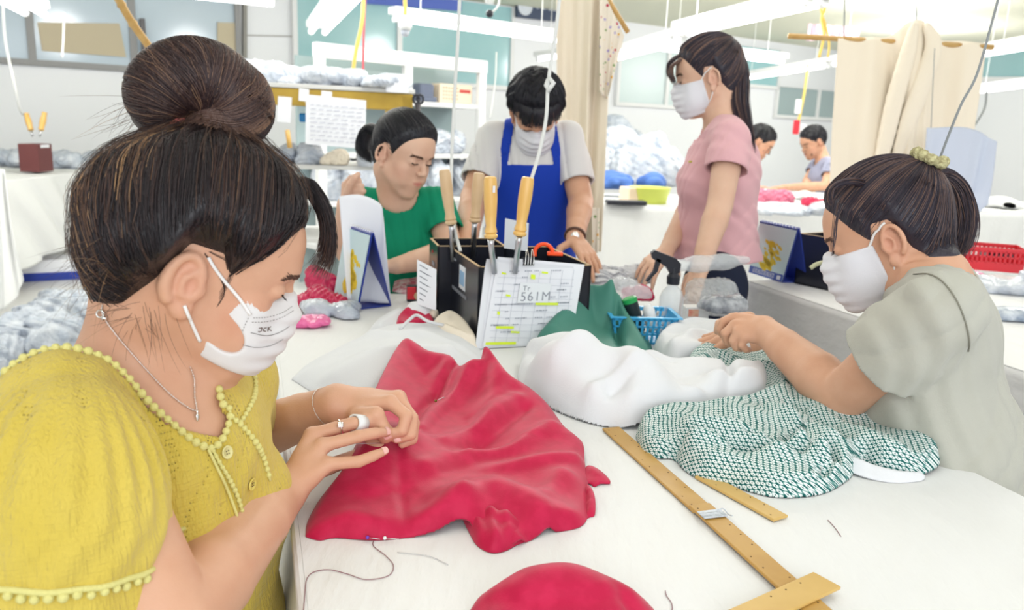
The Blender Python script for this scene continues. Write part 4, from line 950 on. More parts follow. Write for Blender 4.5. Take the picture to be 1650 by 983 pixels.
# ================================================================ the work table and all that lies on it
def lineT(a, b, t, z=TZ): return T(*a, z)+(T(*b, z)-T(*a, z))*t
tL0, tL1 = T(452, 590), T(497, 983); uL = nrm(tL1-tL0); nearL = tL1+uL*.25
tR0, tR1 = T(1437, 696), T(1608, 780); uR = nrm(tR1-tR0)
farL = tL0-uL*(tL0[1]-2.2*0-0)*0; 
kL_ = (2.18-tL0[1])/(-uL[1]); farL = tL0-uL*kL_; kR_ = (2.30-tR0[1])/(-uR[1]); farR = tR0-uR*kR_; nearR = tR1+uR*((tR1[1]-.45)/(-uR[1]))
M['tablecov'] = mat('white_table_cover', srgb(236, 236, 235), rough=.6, spec=.2, bump=(14, .8, 7), stretch=(1.4, .45, 1))
c4 = [nearL, nearR, farR, farL]
wt = floor_table('worktable', 'large white work table in the foreground covered in white cloth', [p*np.array([1, 1, 0])-nrm((p-(sum(c4)/4))*np.array([1, 1, 0]))*.03 for p in c4], h=TZ-.004, cover=True)
cv = hang('table_cover', [p+np.array([0, 0, -.003]) for p in (nearL, (nearL+farL)/2, farL)], [p*np.array([1, 1, 0])+np.array([o_, 0, .06]) for p, o_ in ((nearL, -.16), ((nearL+farL)/2, -.10), (farL, -.02))], M['tablecov'], .012, 7, nu=160, amp_top=.0)
tag(cv, 'smooth white cover of the foreground work table, hanging down its left side', 'tablecloth')
mb = MB(); P_ = [p+np.array([0, 0, -.004]) for p in c4]; mb.prism(P_, (0, 0, .004)); mb.tube([nearL+np.array([-.003, 0, -.007]), farL+np.array([-.003, 0, -.007])], .007, 10); mb.build('cover_top', M['tablecov'], cv)
hang('cover_side', [p+np.array([0, 0, -.003]) for p in (nearR, (nearR+farR)/2, farR)], [p*np.array([1, 1, 0])+np.array([.02, 0, .06]) for p in (nearR, (nearR+farR)/2, farR)], M['tablecov'], .010, 9, nu=160, amp_top=.0, parent=cv)

def fabric(name, outline, ridges, base, edge, m, label, cat='cloth', res=.004, th=.0022, noise=(.0015, 26), rnd=False, sm=True, z0=.0012, attr=None, eh=.05, uvrot=0.0, uvs=1.0, parent=None, seed=0, rim=False):
    """draped cloth: outline and folds traced on the table plane, heights in metres above it"""
    O = np.array([list(T(p[0], p[1], TZ+(p[2] if len(p) > 2 else 0)))+[(p[2] if len(p) > 2 else 0)] for p in outline])
    if sm: O = spline(np.vstack([O, O[:1]]), 4)[:-1]
    poly = O[:, :2].astype(f4); H_ = O[:, 3]; lo = poly.min(0)-res*2; hi = poly.max(0)+res*2
    nx, ny = int((hi[0]-lo[0])/res)+1, int((hi[1]-lo[1])/res)+1; gx, gy = np.meshgrid(lo[0]+np.arange(nx)*res, lo[1]+np.arange(ny)*res, indexing='ij'); q = np.column_stack([gx.ravel(), gy.ravel()]).astype(f4)
    def edge_info(q):
        best = np.full(len(q), 1e9); hb = np.zeros(len(q)); pb_ = np.zeros((len(q), 2))
        for i in range(len(poly)):
            a = poly[i]; b = poly[(i+1) % len(poly)]; e = b-a; t = np.clip(((q-a)@e)/max(float(e@e), 1e-12), 0, 1); c = a+t[:, None]*e; d = ((q-c)**2).sum(1); mk = d < best
            best = np.where(mk, d, best); hb = np.where(mk, H_[i]*(1-t)+H_[(i+1) % len(poly)]*t, hb); pb_[mk] = c[mk]
        return np.sqrt(best), hb, pb_
    sd = poly_sd(q, poly); use = sd < res*.5; ed, hb, pb_ = edge_info(q); out = use & (sd > -res*.5); q2 = q.copy(); q2[out] = pb_[out]; ins = np.maximum(-sd, 0); ins[out] = 0
    prof = np.sqrt(np.clip(1-(1-np.clip(ins/edge, 0, 1))**2, 0, 1)) if rnd else (1-np.exp(-ins/edge))
    z = base*prof+hb*np.exp(-ins/eh)
    for pts, w, *mode in ridges:
        R3 = np.array([list(T(p[0], p[1], TZ+max(p[2], 0)*.8+base*.6)[:2])+[p[2]] for p in pts]); R3 = spline(R3, 5) if len(R3) > 2 else R3; best = np.full(len(q), 1e9); hh = np.zeros(len(q))
        if len(R3) == 1: best = np.sqrt(((q2-R3[0, :2])**2).sum(1)); hh[:] = R3[0, 2]
        for i in range(len(R3)-1):
            a, b = R3[i, :2], R3[i+1, :2]; e = b-a; t = np.clip(((q2-a)@e)/max(float(e@e), 1e-12), 0, 1); d = np.sqrt(((q2-a-t[:, None]*e)**2).sum(1)); mk = d < best; best = np.where(mk, d, best); hh = np.where(mk, R3[i, 2]*(1-t)+R3[i+1, 2]*t, hh)
        g = np.exp(-(best/w)**2) if not mode else np.exp(-(best/w))
        z = z+hh*g*np.clip(ins/.012+.15, 0, 1)
    rs = np.random.RandomState(seed+7)
    for k in range(4): kv = rs.normal(size=2)*noise[1]; kw = rs.normal(size=2)*noise[1]*.5; z = z+noise[0]*np.sin(q2@kv+1.8*np.sin(q2@kw+k)+k*2)*np.clip(ins/.02, 0, 1)*(.6 if k > 1 else 1)
    z = np.maximum(z, 0)+z0
    idx = np.full(len(q), -1); idx[use] = np.arange(use.sum()); I = idx.reshape(nx, ny); a = I[:-1, :-1]; b = I[1:, :-1]; c = I[1:, 1:]; d = I[:-1, 1:]; ok = (a >= 0) & (b >= 0) & (c >= 0) & (d >= 0)
    Q = np.stack([a[ok], b[ok], c[ok], d[ok]], 1); used = np.unique(Q); rem = np.full(use.sum(), -1); rem[used] = np.arange(len(used)); Q = rem[Q]
    V = np.column_stack([q2[use], TZ+z[use]])[used]; n = len(V)
    E = np.concatenate([Q[:, [0, 1]], Q[:, [1, 2]], Q[:, [2, 3]], Q[:, [3, 0]]]); key = np.minimum(E[:, 0], E[:, 1]).astype(np.int64)*n+np.maximum(E[:, 0], E[:, 1]); u_, inv, cn = np.unique(key, return_inverse=True, return_counts=True); bd = E[cn[inv] == 1]
    bv = np.unique(bd); V[bv, :2] = pb_[use][used][bv]; V[bv, 2] = TZ+z0+hb[use][used][bv]; fx = np.zeros(n, bool); fx[bv] = True; V0 = V.copy()
    for _ in range(5): V = relax(V, Q, 1, .5); V[fx, :2] = V0[fx, :2]; V[fx, 2] = V[fx, 2]*.5+V0[fx, 2]*.5
    Vb = V.copy(); Vb[:, 2] = np.maximum(V[:, 2]-th, TZ+.0004)
    Qa = np.vstack([Q, Q[:, ::-1]+n, np.column_stack([bd[:, 1], bd[:, 0], bd[:, 0]+n, bd[:, 1]+n])])
    cr, sr = math.cos(uvrot), math.sin(uvrot); uv = np.column_stack([V[:, 0]*cr-V[:, 1]*sr+.8*V[:, 2], V[:, 0]*sr+V[:, 1]*cr+.9*V[:, 2]])*uvs
    o = mobj(name, np.vstack([V, Vb]), Qa, m, parent, uv=np.vstack([uv, uv]), attr={'rim': np.concatenate([ed[use][used]+(0 if rim else 1)]*2)})
    if parent is None: tag(o, label, cat)
    def zat(p): d = ((V[:, :2]-np.asarray(p)[:2])**2).sum(1); return V[np.argmin(d), 2]
    return o, zat
M['crimson'] = mat('crimson_jacquard', srgb(188, 18, 66), rough=.5, spec=.22, sheen=.12, bump=(600, .08), var=(srgb(198, 28, 74), 45, .18))
M['green_satin'] = mat('deep_green_cloth', srgb(72, 132, 118), rough=.5, spec=.3, bump=(300, .05))
M['soft_white'] = mat('soft_white_cloth', srgb(229, 230, 233), rough=.85, spec=.1, bump=(420, .10), sheen=.2)
def shibori():
    m = mat('green_dotted_cloth', srgb(30, 92, 88), rough=.8, spec=.1); nt = m.node_tree; b = nt.nodes['Principled BSDF']
    uvn = nt.nodes.new('ShaderNodeUVMap'); uvn.uv_map = 'UVMap'; mp = nt.nodes.new('ShaderNodeMapping'); mp.inputs['Scale'].default_value = (125, 150, 1)
    nz = nt.nodes.new('ShaderNodeTexNoise'); nz.inputs['Scale'].default_value = 30; mxv = nt.nodes.new('ShaderNodeMix'); mxv.data_type = 'VECTOR'; mxv.inputs[0].default_value = .006
    v = nt.nodes.new('ShaderNodeTexVoronoi'); v.voronoi_dimensions = '2D'; v.inputs['Randomness'].default_value = .12; v.inputs['Scale'].default_value = 1
    r = nt.nodes.new('ShaderNodeValToRGB'); el = r.color_ramp.elements; g = srgb(30, 92, 90)+(1,); w = srgb(232, 238, 236)+(1,)
    el[0].position = 0; el[0].color = g; el[1].position = .10; el[1].color = g
    for p, c in ((.15, w), (.36, w), (.47, srgb(96, 150, 144)+(1,)), (.56, g)): e = el.new(p); e.color = c
    bp = nt.nodes.new('ShaderNodeBump'); bp.inputs['Strength'].default_value = .5; bp.inputs['Distance'].default_value = .002; bp.invert = True
    nt.links.new(uvn.outputs[0], mp.inputs[0]); nt.links.new(uvn.outputs[0], nz.inputs['Vector']); nt.links.new(mp.outputs[0], v.inputs['Vector'])
    # dark seam binding along the rim
    a = nt.nodes.new('ShaderNodeAttribute'); a.attribute_name = 'rim'; lt = nt.nodes.new('ShaderNodeMath'); lt.operation = 'LESS_THAN'; lt.inputs[1].default_value = .0035; nt.links.new(a.outputs['Fac'], lt.inputs[0])
    mx = nt.nodes.new('ShaderNodeMix'); mx.data_type = 'RGBA'; nt.links.new(lt.outputs[0], mx.inputs[0]); nt.links.new(v.outputs['Distance'], r.inputs[0]); nt.links.new(r.outputs[0], mx.inputs[6]); mx.inputs[7].default_value = srgb(24, 74, 70)+(1,)
    nt.links.new(mx.outputs[2], b.inputs['Base Color']); nt.links.new(v.outputs['Distance'], bp.inputs['Height']); nt.links.new(bp.outputs[0], b.inputs['Normal']); return m
M['shibori'] = shibori()

# white cloth behind the red one
fabric('white_cloth', [(470, 612), (500, 585), (560, 555), (615, 532), (680, 526), (740, 532), (768, 552), (778, 592), (770, 640), (690, 660), (600, 655), (520, 640)],
    [([(540, 600, .010), (620, 575, .018), (720, 565, .022)], .03), ([(600, 540, .012), (680, 545, .012), (760, 560, .010)], .02), ([(700, 600, .015), (760, 590, .015)], .02)], .040, .05, M['soft_white'], 'white fabric mound behind the crimson cloth, next to the paper-covered box', seed=1)
# crimson cloth under the stitching hands
red, zr = fabric('crimson_cloth', [(492, 866), (496, 842), (516, 806, .006), (545, 770, .02), (568, 730, .035), (585, 690, .042), (600, 640, .050), (622, 592, .062), (640, 560, .072), (654, 546, .078), (668, 552, .074), (690, 566, .066), (725, 574, .062), (742, 592, .056), (762, 590, .058), (774, 584, .064), (780, 560, .088), (790, 566, .082), (806, 592, .06), (822, 610, .050),
        (850, 624, .04), (880, 650, .03), (910, 690, .02), (938, 714, .014), (942, 745, .006), (948, 790, .002), (948, 830), (935, 850), (900, 858), (884, 850, .008), (868, 862, .004), (850, 874), (838, 868, .01), (815, 884), (790, 888), (772, 872), (757, 842, .012), (735, 838, .014), (700, 856, .006), (650, 868), (600, 872), (540, 868), (515, 872)],
    [([(770, 596, -.014), (735, 624, -.016), (700, 655, -.014), (672, 690, -.010), (655, 720, -.006)], .0065), ([(778, 612, .012), (742, 642, .014), (705, 672, .012), (680, 705, .010)], .012),
     ([(786, 575, .02), (800, 640, .016), (780, 700, .010)], .022), ([(640, 720, .028), (600, 760, .018), (565, 810, .008)], .05), ([(830, 660, .014), (780, 690, .012), (720, 720, .010)], .018), ([(885, 700, .012), (820, 728, .013), (740, 738, .010), (690, 765, .010)], .016),
     ([(930, 740, .010), (860, 748, .010), (790, 760, .006)], .014), ([(845, 680, -.008), (790, 715, -.008), (730, 745, -.006)], .010), ([(640, 760, -.006), (650, 820, -.006), (655, 866, -.002)], .006), ([(745, 800, .016), (800, 790, .016), (870, 815, .014), (925, 835, .008)], .03),
     ([(700, 830, .012), (745, 812, .014)], .02), ([(600, 850, .008), (560, 840, .008)], .02), ([(905, 770, .010), (880, 800, .008)], .016)],
    .016, .010, M['crimson'], 'crimson cloth being stitched by the woman in the mustard blouse', res=.0032, eh=.06, noise=(.0024, 30), th=.003, seed=2)
fabric('crimson_fold', [(745, 836, .004), (760, 822, .01), (800, 826, .012), (850, 850, .006), (848, 872), (832, 880), (812, 890), (790, 892), (768, 880), (756, 860)], [([(765, 835, .012), (772, 860, .012), (785, 884, .008)], .008), ([(790, 830, .012), (797, 855, .012), (806, 880, .008)], .007), ([(815, 835, .012), (822, 855, .010), (830, 875, .006)], .008)],
    .012, .006, M['crimson'], None, parent=None, res=.0025, seed=3)[0].parent = None
tag([o for o in COL.objects if o.name == 'crimson_fold'][0], 'gathered crimson folds at the front edge of the red cloth', 'cloth')
fabric('crimson_tail', [(938, 765, .004), (948, 751, .008), (968, 760, .006), (984, 778, .002), (968, 779, .003), (958, 784, .001), (950, 779, .003), (940, 780, .003)], [([(945, 760, .003), (965, 768, .002)], .01)], .004, .006, M['crimson'], 'small frayed crimson corner at the right of the red cloth', res=.0022, seed=4)
fabric('crimson_tail', [(938, 785), (948, 782, .010), (958, 800, .010), (959, 828, .002), (952, 834), (940, 832)], [([(948, 795, .004), (952, 822, .003)], .006)], .005, .005, M['crimson'], 'small rolled crimson edge at the lower right of the red cloth', res=.0022, seed=5)
fabric('crimson_cloth', [(755, 990), (775, 962, .01), (815, 938, .02), (860, 924, .026), (915, 922, .026), (965, 934, .02), (1010, 950, .014), (1045, 975, .004), (1060, 1010), (1000, 1060), (850, 1070), (765, 1040)], [([(860, 950, .014), (920, 945, .014), (980, 965, .01)], .03), ([(1000, 975, -.01), (1020, 990, -.01)], .008)], .026, .02, M['crimson'], 'second crimson cloth at the bottom frame edge', res=.0032, seed=6)
# big white cloth, green satin behind it
fabric('white_cloth', [(834, 610), (840, 585), (850, 570, .03), (880, 560, .05), (940, 565, .05), (1010, 590, .035), (1075, 600, .03), (1140, 605, .025), (1190, 612, .02), (1222, 606, .018), (1238, 622, .014), (1230, 650, .008), (1180, 662, .008), (1110, 668, .014), (1040, 682, .010), (1000, 692), (950, 684), (905, 668), (865, 648), (842, 630)],
    [([(850, 590, .040), (900, 575, .060), (960, 580, .062), (1030, 600, .050)], .045), ([(860, 620, .012), (960, 605, .016), (1060, 590, .014), (1150, 590, .010)], .014), ([(905, 650, .010), (1000, 632, .016), (1080, 628, .016), (1130, 640, .010)], .012), ([(980, 650, -.014), (1060, 640, -.014), (1140, 645, -.010)], .008), ([(1000, 672, .012), (1060, 660, .014), (1120, 655, .012)], .014), ([(1150, 620, .020), (1200, 615, .026), (1225, 615, .02)], .016), ([(1170, 606, -.02), (1175, 632, -.02), (1160, 652, -.012)], .007), ([(900, 615, -.010), (980, 598, -.010), (1080, 608, -.008)], .008)],
    .050, .030, M['soft_white'], 'large bundled white fabric in the middle of the table beside the green cloth', res=.0036, rnd=True, noise=(.0034, 34), seed=7)
gz = fabric('green_cloth', [(846, 582), (862, 556), (895, 530), (945, 514), (1000, 516), (1034, 532), (1050, 560), (1046, 592), (980, 606), (900, 604), (856, 596)],
    [([(885, 530, .03), (920, 495, .070), (948, 478, .088), (976, 484, .082)], .036), ([(990, 505, .045), (1012, 520, .040), (1036, 556, .012)], .020), ([(982, 500, -.03), (992, 540, -.03), (1000, 565, -.02)], .006)], .034, .03, M['green_satin'], 'folded deep green cloth rising behind the white fabric', res=.0036, seed=8)
# green dotted cloth
UR = .35
fabric('dotted_cloth', [(1024, 706), (1030, 690, .012), (1048, 676, .02), (1100, 668, .022), (1170, 664, .02), (1230, 645, .02), (1262, 640, .016), (1300, 655, .012), (1360, 674, .012), (1430, 702, .010), (1490, 730, .008), (1514, 746, .006), (1500, 760, .004), (1470, 768, .002), (1420, 760, .004), (1385, 752), (1370, 772), (1335, 794), (1290, 803), (1240, 802), (1180, 786), (1130, 775), (1100, 758), (1085, 742), (1060, 740), (1035, 730)],
    [([(1045, 700, 0.022), (1100, 706, 0.028), (1160, 716, 0.022)], .014), ([(1060, 722, -0.025), (1120, 722, -0.028), (1180, 735, -0.031), (1260, 742, -0.031), (1330, 738, -0.025)], .0085), ([(1100, 745, 0.028), (1160, 758, 0.034), (1240, 772, 0.034), (1320, 770, 0.025)], .018), ([(1120, 690, 0.025), (1180, 690, 0.034), (1230, 705, 0.034), (1250, 725, 0.025)], .022),
     ([(1205, 725, -0.034), (1240, 732, -0.034), (1275, 715, -0.034), (1300, 700, -0.019)], .007), ([(1290, 712, 0.028), (1320, 722, 0.028), (1350, 742, 0.019)], .012), ([(1330, 735, -0.031), (1345, 750, -0.028), (1320, 765, -0.019)], .008), ([(1240, 660, 0.019), (1300, 690, 0.022), (1340, 715, 0.016)], .012), ([(1270, 660, -0.019), (1320, 690, -0.019), (1360, 715, -0.012)], .006), ([(1310, 665, 0.016), (1370, 695, 0.016), (1420, 730, 0.012)], .010), ([(1300, 670, -0.016), (1350, 700, -0.016)], .005), ([(1400, 705, 0.012), (1450, 735, 0.009)], .014)],
    .034, .016, M['shibori'], 'crumpled green cloth with white dotted pattern in front of the woman in grey-green', res=.0028, rnd=True, uvrot=UR, noise=(.0042, 30), th=.003, seed=9)
fabric('dotted_cloth', [(1100, 600, .01), (1112, 580, .02), (1140, 566, .026), (1175, 568, .026), (1200, 584, .02), (1225, 580, .024), (1250, 588, .022), (1275, 615, .014), (1282, 640, .004), (1262, 662), (1220, 664), (1170, 640), (1120, 622)],
    [([(1115, 590, .014), (1150, 578, .018), (1185, 590, .012)], .014), ([(1205, 598, .018), (1240, 600, .018), (1262, 625, .012)], .016), ([(1190, 600, -.014), (1200, 630, -.012)], .008)], .030, .012, M['shibori'], 'green dotted cloth end with dark binding held by the sewing woman', res=.0028, rnd=True, uvrot=1.2, seed=10, rim=True)
fabric('white_lining', [(1050, 572), (1062, 548, .02), (1100, 530, .03), (1150, 528, .04), (1180, 540, .036), (1215, 566, .03), (1190, 584, .02), (1150, 575, .02), (1110, 585, .012), (1080, 590, .004)], [([(1080, 560, .02), (1130, 545, .028), (1180, 560, .02)], .02), ([(1120, 565, -.01), (1160, 560, -.01)], .008)], .034, .016, M['soft_white'], 'white lining cloth beside the sewing hand', res=.0034, rnd=True, noise=(.005, 40), seed=11)
fabric('white_lining', [(1232, 576, .03), (1252, 575, .034), (1275, 592, .03), (1295, 622, .02), (1330, 650, .012), (1400, 680, .008), (1470, 715, .004), (1520, 742, .002), (1516, 748, .002), (1440, 716, .004), (1370, 688, .01), (1300, 668, .014), (1284, 640, .018), (1262, 604, .028)], [([(1255, 585, .012), (1285, 620, .008), (1330, 660, .004)], .008)], .020, .008, M['soft_white'], 'narrow white lining strip along the upper edge of the dotted cloth', res=.0026, seed=12)
fabric('white_lining', [(1270, 716, .030), (1300, 720, .028), (1345, 732, .018), (1390, 748, .012), (1440, 762, .008), (1486, 764, .006), (1484, 776, 0), (1440, 779, 0), (1395, 770, .002), (1350, 752, .008), (1300, 730, .024)], [([(1300, 722, .01), (1390, 756, .004)], .006)], .010, .005, M['soft_white'], 'white lining edge turned out at the front of the dotted cloth', res=.0024, seed=13)

# rulers
def ruler(a, b, w, th, label, name='bamboo_ruler', z=.0015, ticks=True, endround=False, m='rulerw'):
    A_, B_ = T(*a, TZ+z), T(*b, TZ+z); u = nrm(B_-A_); s_ = nrm(np.cross(u, [0, 0, 1])); L_ = np.linalg.norm(B_-A_); mb = MB(); mb.box((A_+B_)/2+np.array([0, 0, th/2]), (L_, w, th), R=np.stack([u, s_, np.array([0, 0, 1.0])], 1), bev=.0012)
    t = tag(mb.build(name, M[m]), label, 'ruler')
    if ticks:
        mb = MB(); k = .012
        while k < L_-.01: mb.lathe(A_+u*k+s_*w*(.28 if int(k*100) % 2 else -.28)+np.array([0, 0, th-.0002]), [(.0011, 0), (.0011, .0005)], 8); k += .024
        mb.build('measure_dots', mat('dark_dots', srgb(110, 80, 44), rough=.6), t)
    return t, u, s_
M['rulerw'] = mat('old_bamboo', srgb(200, 158, 84), rough=.4, spec=.4, var=(srgb(184, 140, 68), 18, .5))
M['rulerp'] = mat('pale_bamboo', srgb(218, 182, 110), rough=.4, spec=.4, var=(srgb(206, 168, 96), 18, .5))
ruler((984, 692), (1134, 826), .030, .004, 'upper half of the long bamboo ruler coming from under the white fabric'); t_, u_, s_ = ruler((1126, 816), (1330, 1000), .030, .004, 'lower half of the long bamboo ruler tied at its joint', z=.004)
ruler((1130, 768), (1258, 838), .026, .004, 'short pale bamboo ruler sticking out from under the dotted cloth', m='rulerp'); ruler((1190, 1004), (1332, 938), .034, .004, 'bamboo crosspiece lying over the end of the long ruler', z=.0085, m='rulerp')
j = T(1148, 828, TZ+.010); mb = MB()
for k in range(3): mb.box(j+u_*(.006*k-.006), (.007, .033, .0012), R=np.stack([u_, s_, np.array([0, 0, 1.0])], 1), bev=.0003)
mb.tube(spline([j, j-u_*.01-s_*.02, j-u_*.005-s_*.026+(0, 0, -.006), j+u_*.01-s_*.022], 5), .0008, 5)
tag(mb.build('tape_joint', M['film_full'], smooth=False), 'clear tape and thread binding the two halves of the long ruler', 'tape')
def thread(pts, label, m='thread_red', r=.0005, z=.001):
    q = spline([T(p[0], p[1], TZ+(p[2] if len(p) > 2 else z)) for p in pts], 8); return tag(MB().tube(q, r, 5).build('thread', M[m], smooth=True), label, 'thread')
M['thread_red'] = mat('dark_thread', srgb(150, 110, 116), rough=.7); M['thread_pale'] = mat('pale_thread', srgb(200, 200, 200), rough=.7)
thread([(603, 868), (602, 880), (622, 896), (634, 912), (625, 928), (590, 934), (560, 925), (530, 918), (505, 922), (494, 934), (491, 960), (489, 985)], 'loose dark thread looping from the red cloth to the table edge')
thread([(1355, 864), (1345, 850), (1334, 838)], 'tiny pink thread end right of the rulers'); thread([(1080, 1000), (1083, 975), (1074, 960), (1072, 952)], 'fine dark thread left of the bamboo crosspiece'); thread([(640, 890), (690, 896), (722, 910)], 'pale thread lying in front of the red cloth', 'thread_pale')
thread([(1322, 712, .04), (1324, 740, .03), (1322, 765, .02)], 'white thread hanging from the lining over the dotted cloth', 'thread_pale')
def pin(a, b, headc, label):
    p = hit_tab(*a); q = hit_tab(*b); t = thing('pin', q, label, 'pin'); MB().tube([p, q], .0005, 5).build('shaft', M['steel'], t, smooth=True); mb = MB(); mb.sph(q, .0022, 10); mb.build('pin_head', M[headc], t, smooth=True)
def hit_tab(px, py):
    p = T(px, py, TZ+.03)
    for _ in range(6): p = T(px, py, zr(p)+.003)
    return p
M['pin_blue'] = mat('blue_glass_head', srgb(60, 70, 130), rough=.2); M['pin_olive'] = mat('olive_glass_head', srgb(120, 120, 50), rough=.2); M['pin_violet'] = mat('violet_glass_head', srgb(120, 70, 180), rough=.2)
pin((770, 604), (743, 605), 'pin_blue', 'blue-headed pin in the upper part of the red cloth'); pin((716, 640), (702, 646), 'pin_olive', 'olive-headed pin beside the fold of the red cloth'); pin((612, 869), (592, 866), 'pin_violet', 'violet-headed pin at the front edge of the red cloth'); pin((645, 869), (620, 867), 'white_gloss', 'pale pin at the front edge of the red cloth')

# open black tool boxes
def open_box(N, Lf, Rt, h, label, th=.006):
    """near, left and right bottom corners"""
    N, Lf, Rt = map(lambda v: np.array([v[0], v[1], TZ+.001]), (N, Lf, Rt)); u = Rt-N; w = Lf-N; w = w-nrm(u)*np.dot(w, nrm(u)); F_ = N+u+w; t = thing('tool_box', (N+F_)/2, label, 'box')
    cu, cw = nrm(u), nrm(w); up = np.array([0, 0, 1.0])
    for a, b, inn in ((N, N+u, cw), (N+u, F_, -cu), (F_, N+w, -cw), (N+w, N, cu)):
        mb = MB(); mb.prism([a, b, b+up*h, a+up*h], inn*th); mb.build('side_board', M['black_box'], t)
        mb = MB(); mb.prism([a+up*h, b+up*h, b+inn*th+up*h, a+inn*th+up*h], up*.0012); mb.build('raw_rim', M['raw_edge'], t)
    mb = MB(); mb.prism([N, N+u, F_, N+w], up*th); mb.build('bottom_board', M['black_box'], t)
    return t, N, cu, cw, np.linalg.norm(u), np.linalg.norm(w)
b1, N1, cu1, cw1, lu1, lw1 = open_box(T(768, 556), T(727, 508), T(946, 548), .172, 'front black open tool box with the paper sheets clipped on it')
b2, N2, cu2, cw2, lu2, lw2 = open_box(T(703, 512), T(674, 492), T(812, 510), .178, 'rear black open tool box behind the front one')
def facept(N, a, b, cu, z): return N+cu*a+np.array([0, 0, z])
def sticker(N, axis, outn, a0, a1, z0, z1, m, parent, nm='label', th=.0008):
    P = [N+axis*a0+np.array([0, 0, z0]), N+axis*a1+np.array([0, 0, z0]), N+axis*a1+np.array([0, 0, z1]), N+axis*a0+np.array([0, 0, z1])]; mb = MB(); mb.prism([p+outn*.0004 for p in P], outn*th); return mb.build(nm, m, parent)
s1 = sticker(N1, cw1, -cu1, lw1*.40, lw1*.60, .095, .150, M['paper'], b1); M['label_blue'] = mat('label_blue', srgb(150, 190, 226), rough=.5)
sticker(N1-cu1*.001, cw1, -cu1, lw1*.43, lw1*.57, .105, .138, M['label_blue'], s1, 'blue_print'); M['scuff'] = mat('scuffed_tape', srgb(150, 154, 162), rough=.4, alpha=.8)
sticker(N1, cw1, -cu1, lw1*.35, lw1*.85, .078, .086, M['scuff'], b1, 'tape_scrap'); sticker(N1, cw1, -cu1, lw1*.72, lw1*.84, .150, .156, M['scuff'], b1, 'tape_scrap'); sticker(N2, cw2, -cu2, lw2*.3, lw2*.6, .12, .13, M['scuff'], b2, 'tape_scrap'); sticker(N2, cw2, -cu2, lw2*.55, lw2*.62, .150, .156, M['red_plastic'], b2, 'red_mark')
for lb, (a, b, s_), d_, m_ in (('front left wooden iron handle with a small sticker', ((790, 284), (791, 384), (797, 440)), (1.66, 1.68, 1.72), 'handle_wood'), ('front right wooden iron handle with the cord', ((851, 285), (837, 380), (830, 440)), (1.68, 1.70, 1.74), 'handle_wood'), ('rear left pale wooden iron handle', ((716, 273), (727, 362), (730, 420)), (1.90, 1.92, 1.96), 'handle_pale'), ('rear right pale wooden iron handle', ((772, 278), (765, 358), (762, 415)), (1.92, 1.94, 1.98), 'handle_pale')):
    A_, B_, S_ = W(*a, d_[0]), W(*b, d_[1]), W(*s_, d_[2]); t = thing('hand_iron', B_, lb, 'tool'); u = nrm(B_-A_); L_ = np.linalg.norm(B_-A_)
    prof = [(.0085, 0), (.0125, .002), (.0138, .010), (.0145, L_*.35), (.0125, L_*.62), (.0105, L_*.80), (.0125, L_*.86), (.0135, L_*.90), (.0110, L_*.92), (.0140, L_*.94), (.0145, L_*.97), (.0120, L_)]
    mb = MB(); mb.lathe(A_, prof, 24, u); autosmooth(mb.build('handle', M[m_], t), 50); mb = MB(); mb.tube([B_, B_+u*.012, S_], [.0075, .0065, .006], 12); mb.build('shank', M['steel'], t, smooth=True)
    if 'sticker' in lb: mb = MB(); mb.box(W(796, 305, 1.648), (.005, .001, .014), rz=.1); mb.build('sticker', M['paper'], t)
# pale board and tape reel behind the front box
tag(slab('plastic_plate', [W(814, 352, 1.93), W(852, 360, 1.93), W(850, 405, 1.93), W(812, 400, 1.93)], np.array([0, .004, 0]), mat('pale_plate', srgb(216, 222, 230), rough=.4)), 'pale plastic plate standing behind the front box', 'plate')
t = thing('tape_dispenser', W(880, 404, 1.78), 'orange tape dispenser behind the front black box', 'tape dispenser'); c = W(876, 408, 1.78); mb = MB(); q = [c+RI*.020*math.cos(a)+UI*.020*math.sin(a) for a in np.linspace(-.2, 3.5, 14)]; mb.tube(q, .0045, 8); mb.box(c+RI*.025-UI*.001, (.035, .016, .008), bev=.002)
mb.build('frame', mat('bright_orange', srgb(250, 84, 34), rough=.35), t, smooth=True)
# paper sheets clipped on the box
P00, P10, P11, P01 = T(768, 552, TZ+.002), T(836, 566, TZ+.002), None, None
N1o = -cw1; base_l = N1+N1o*.030+cu1*(-.004); top_l = N1+N1o*.004+cu1*(.014)+np.array([0, 0, .176])
ps = thing('paper_stack', base_l, 'written paper sheets clipped to the front black box', 'paper')
pv = nrm(top_l-base_l); pu_ = cu1; pn = nrm(np.cross(pu_, pv));
if np.dot(pn, C0-base_l) < 0: pn = -pn
PW, PH = .204, .194
def ppt(u, v, o=.0): return base_l+pu_*u*PW+pv*v*PH+pn*o
for i, (du, dv, sk_) in enumerate(((-.05, -.0, -.03), (.01, .0, .0), (.03, .02, .02))):
    n = 16; V = []; 
    for a in range(n):
        for b_ in range(n):
            u_p, v_p = a/(n-1), b_/(n-1); curl = .010*(max(0, .25-u_p)/.25)**2*(1 if i == 0 else .3)+.012*max(0, v_p-.9)/.1*(0 if i else .6); V.append(ppt(du+u_p+.06*v_p*(1-0)+sk_*v_p, dv+v_p*(1-.10*u_p), .0012+.0022*i+curl+.0012*math.sin(u_p*5+i)))
    Fc = [(a*n+b_, a*n+b_+1, (a+1)*n+b_+1, (a+1)*n+b_) for a in range(n-1) for b_ in range(n-1)]; m2 = len(V); V = np.vstack([V, np.array(V)-pn*.0008]); Fc = Fc+[tuple(x+m2 for x in f[::-1]) for f in Fc]; sh_ = mobj('sheet', V, Fc, M['paper'], ps)
off_ = .0085
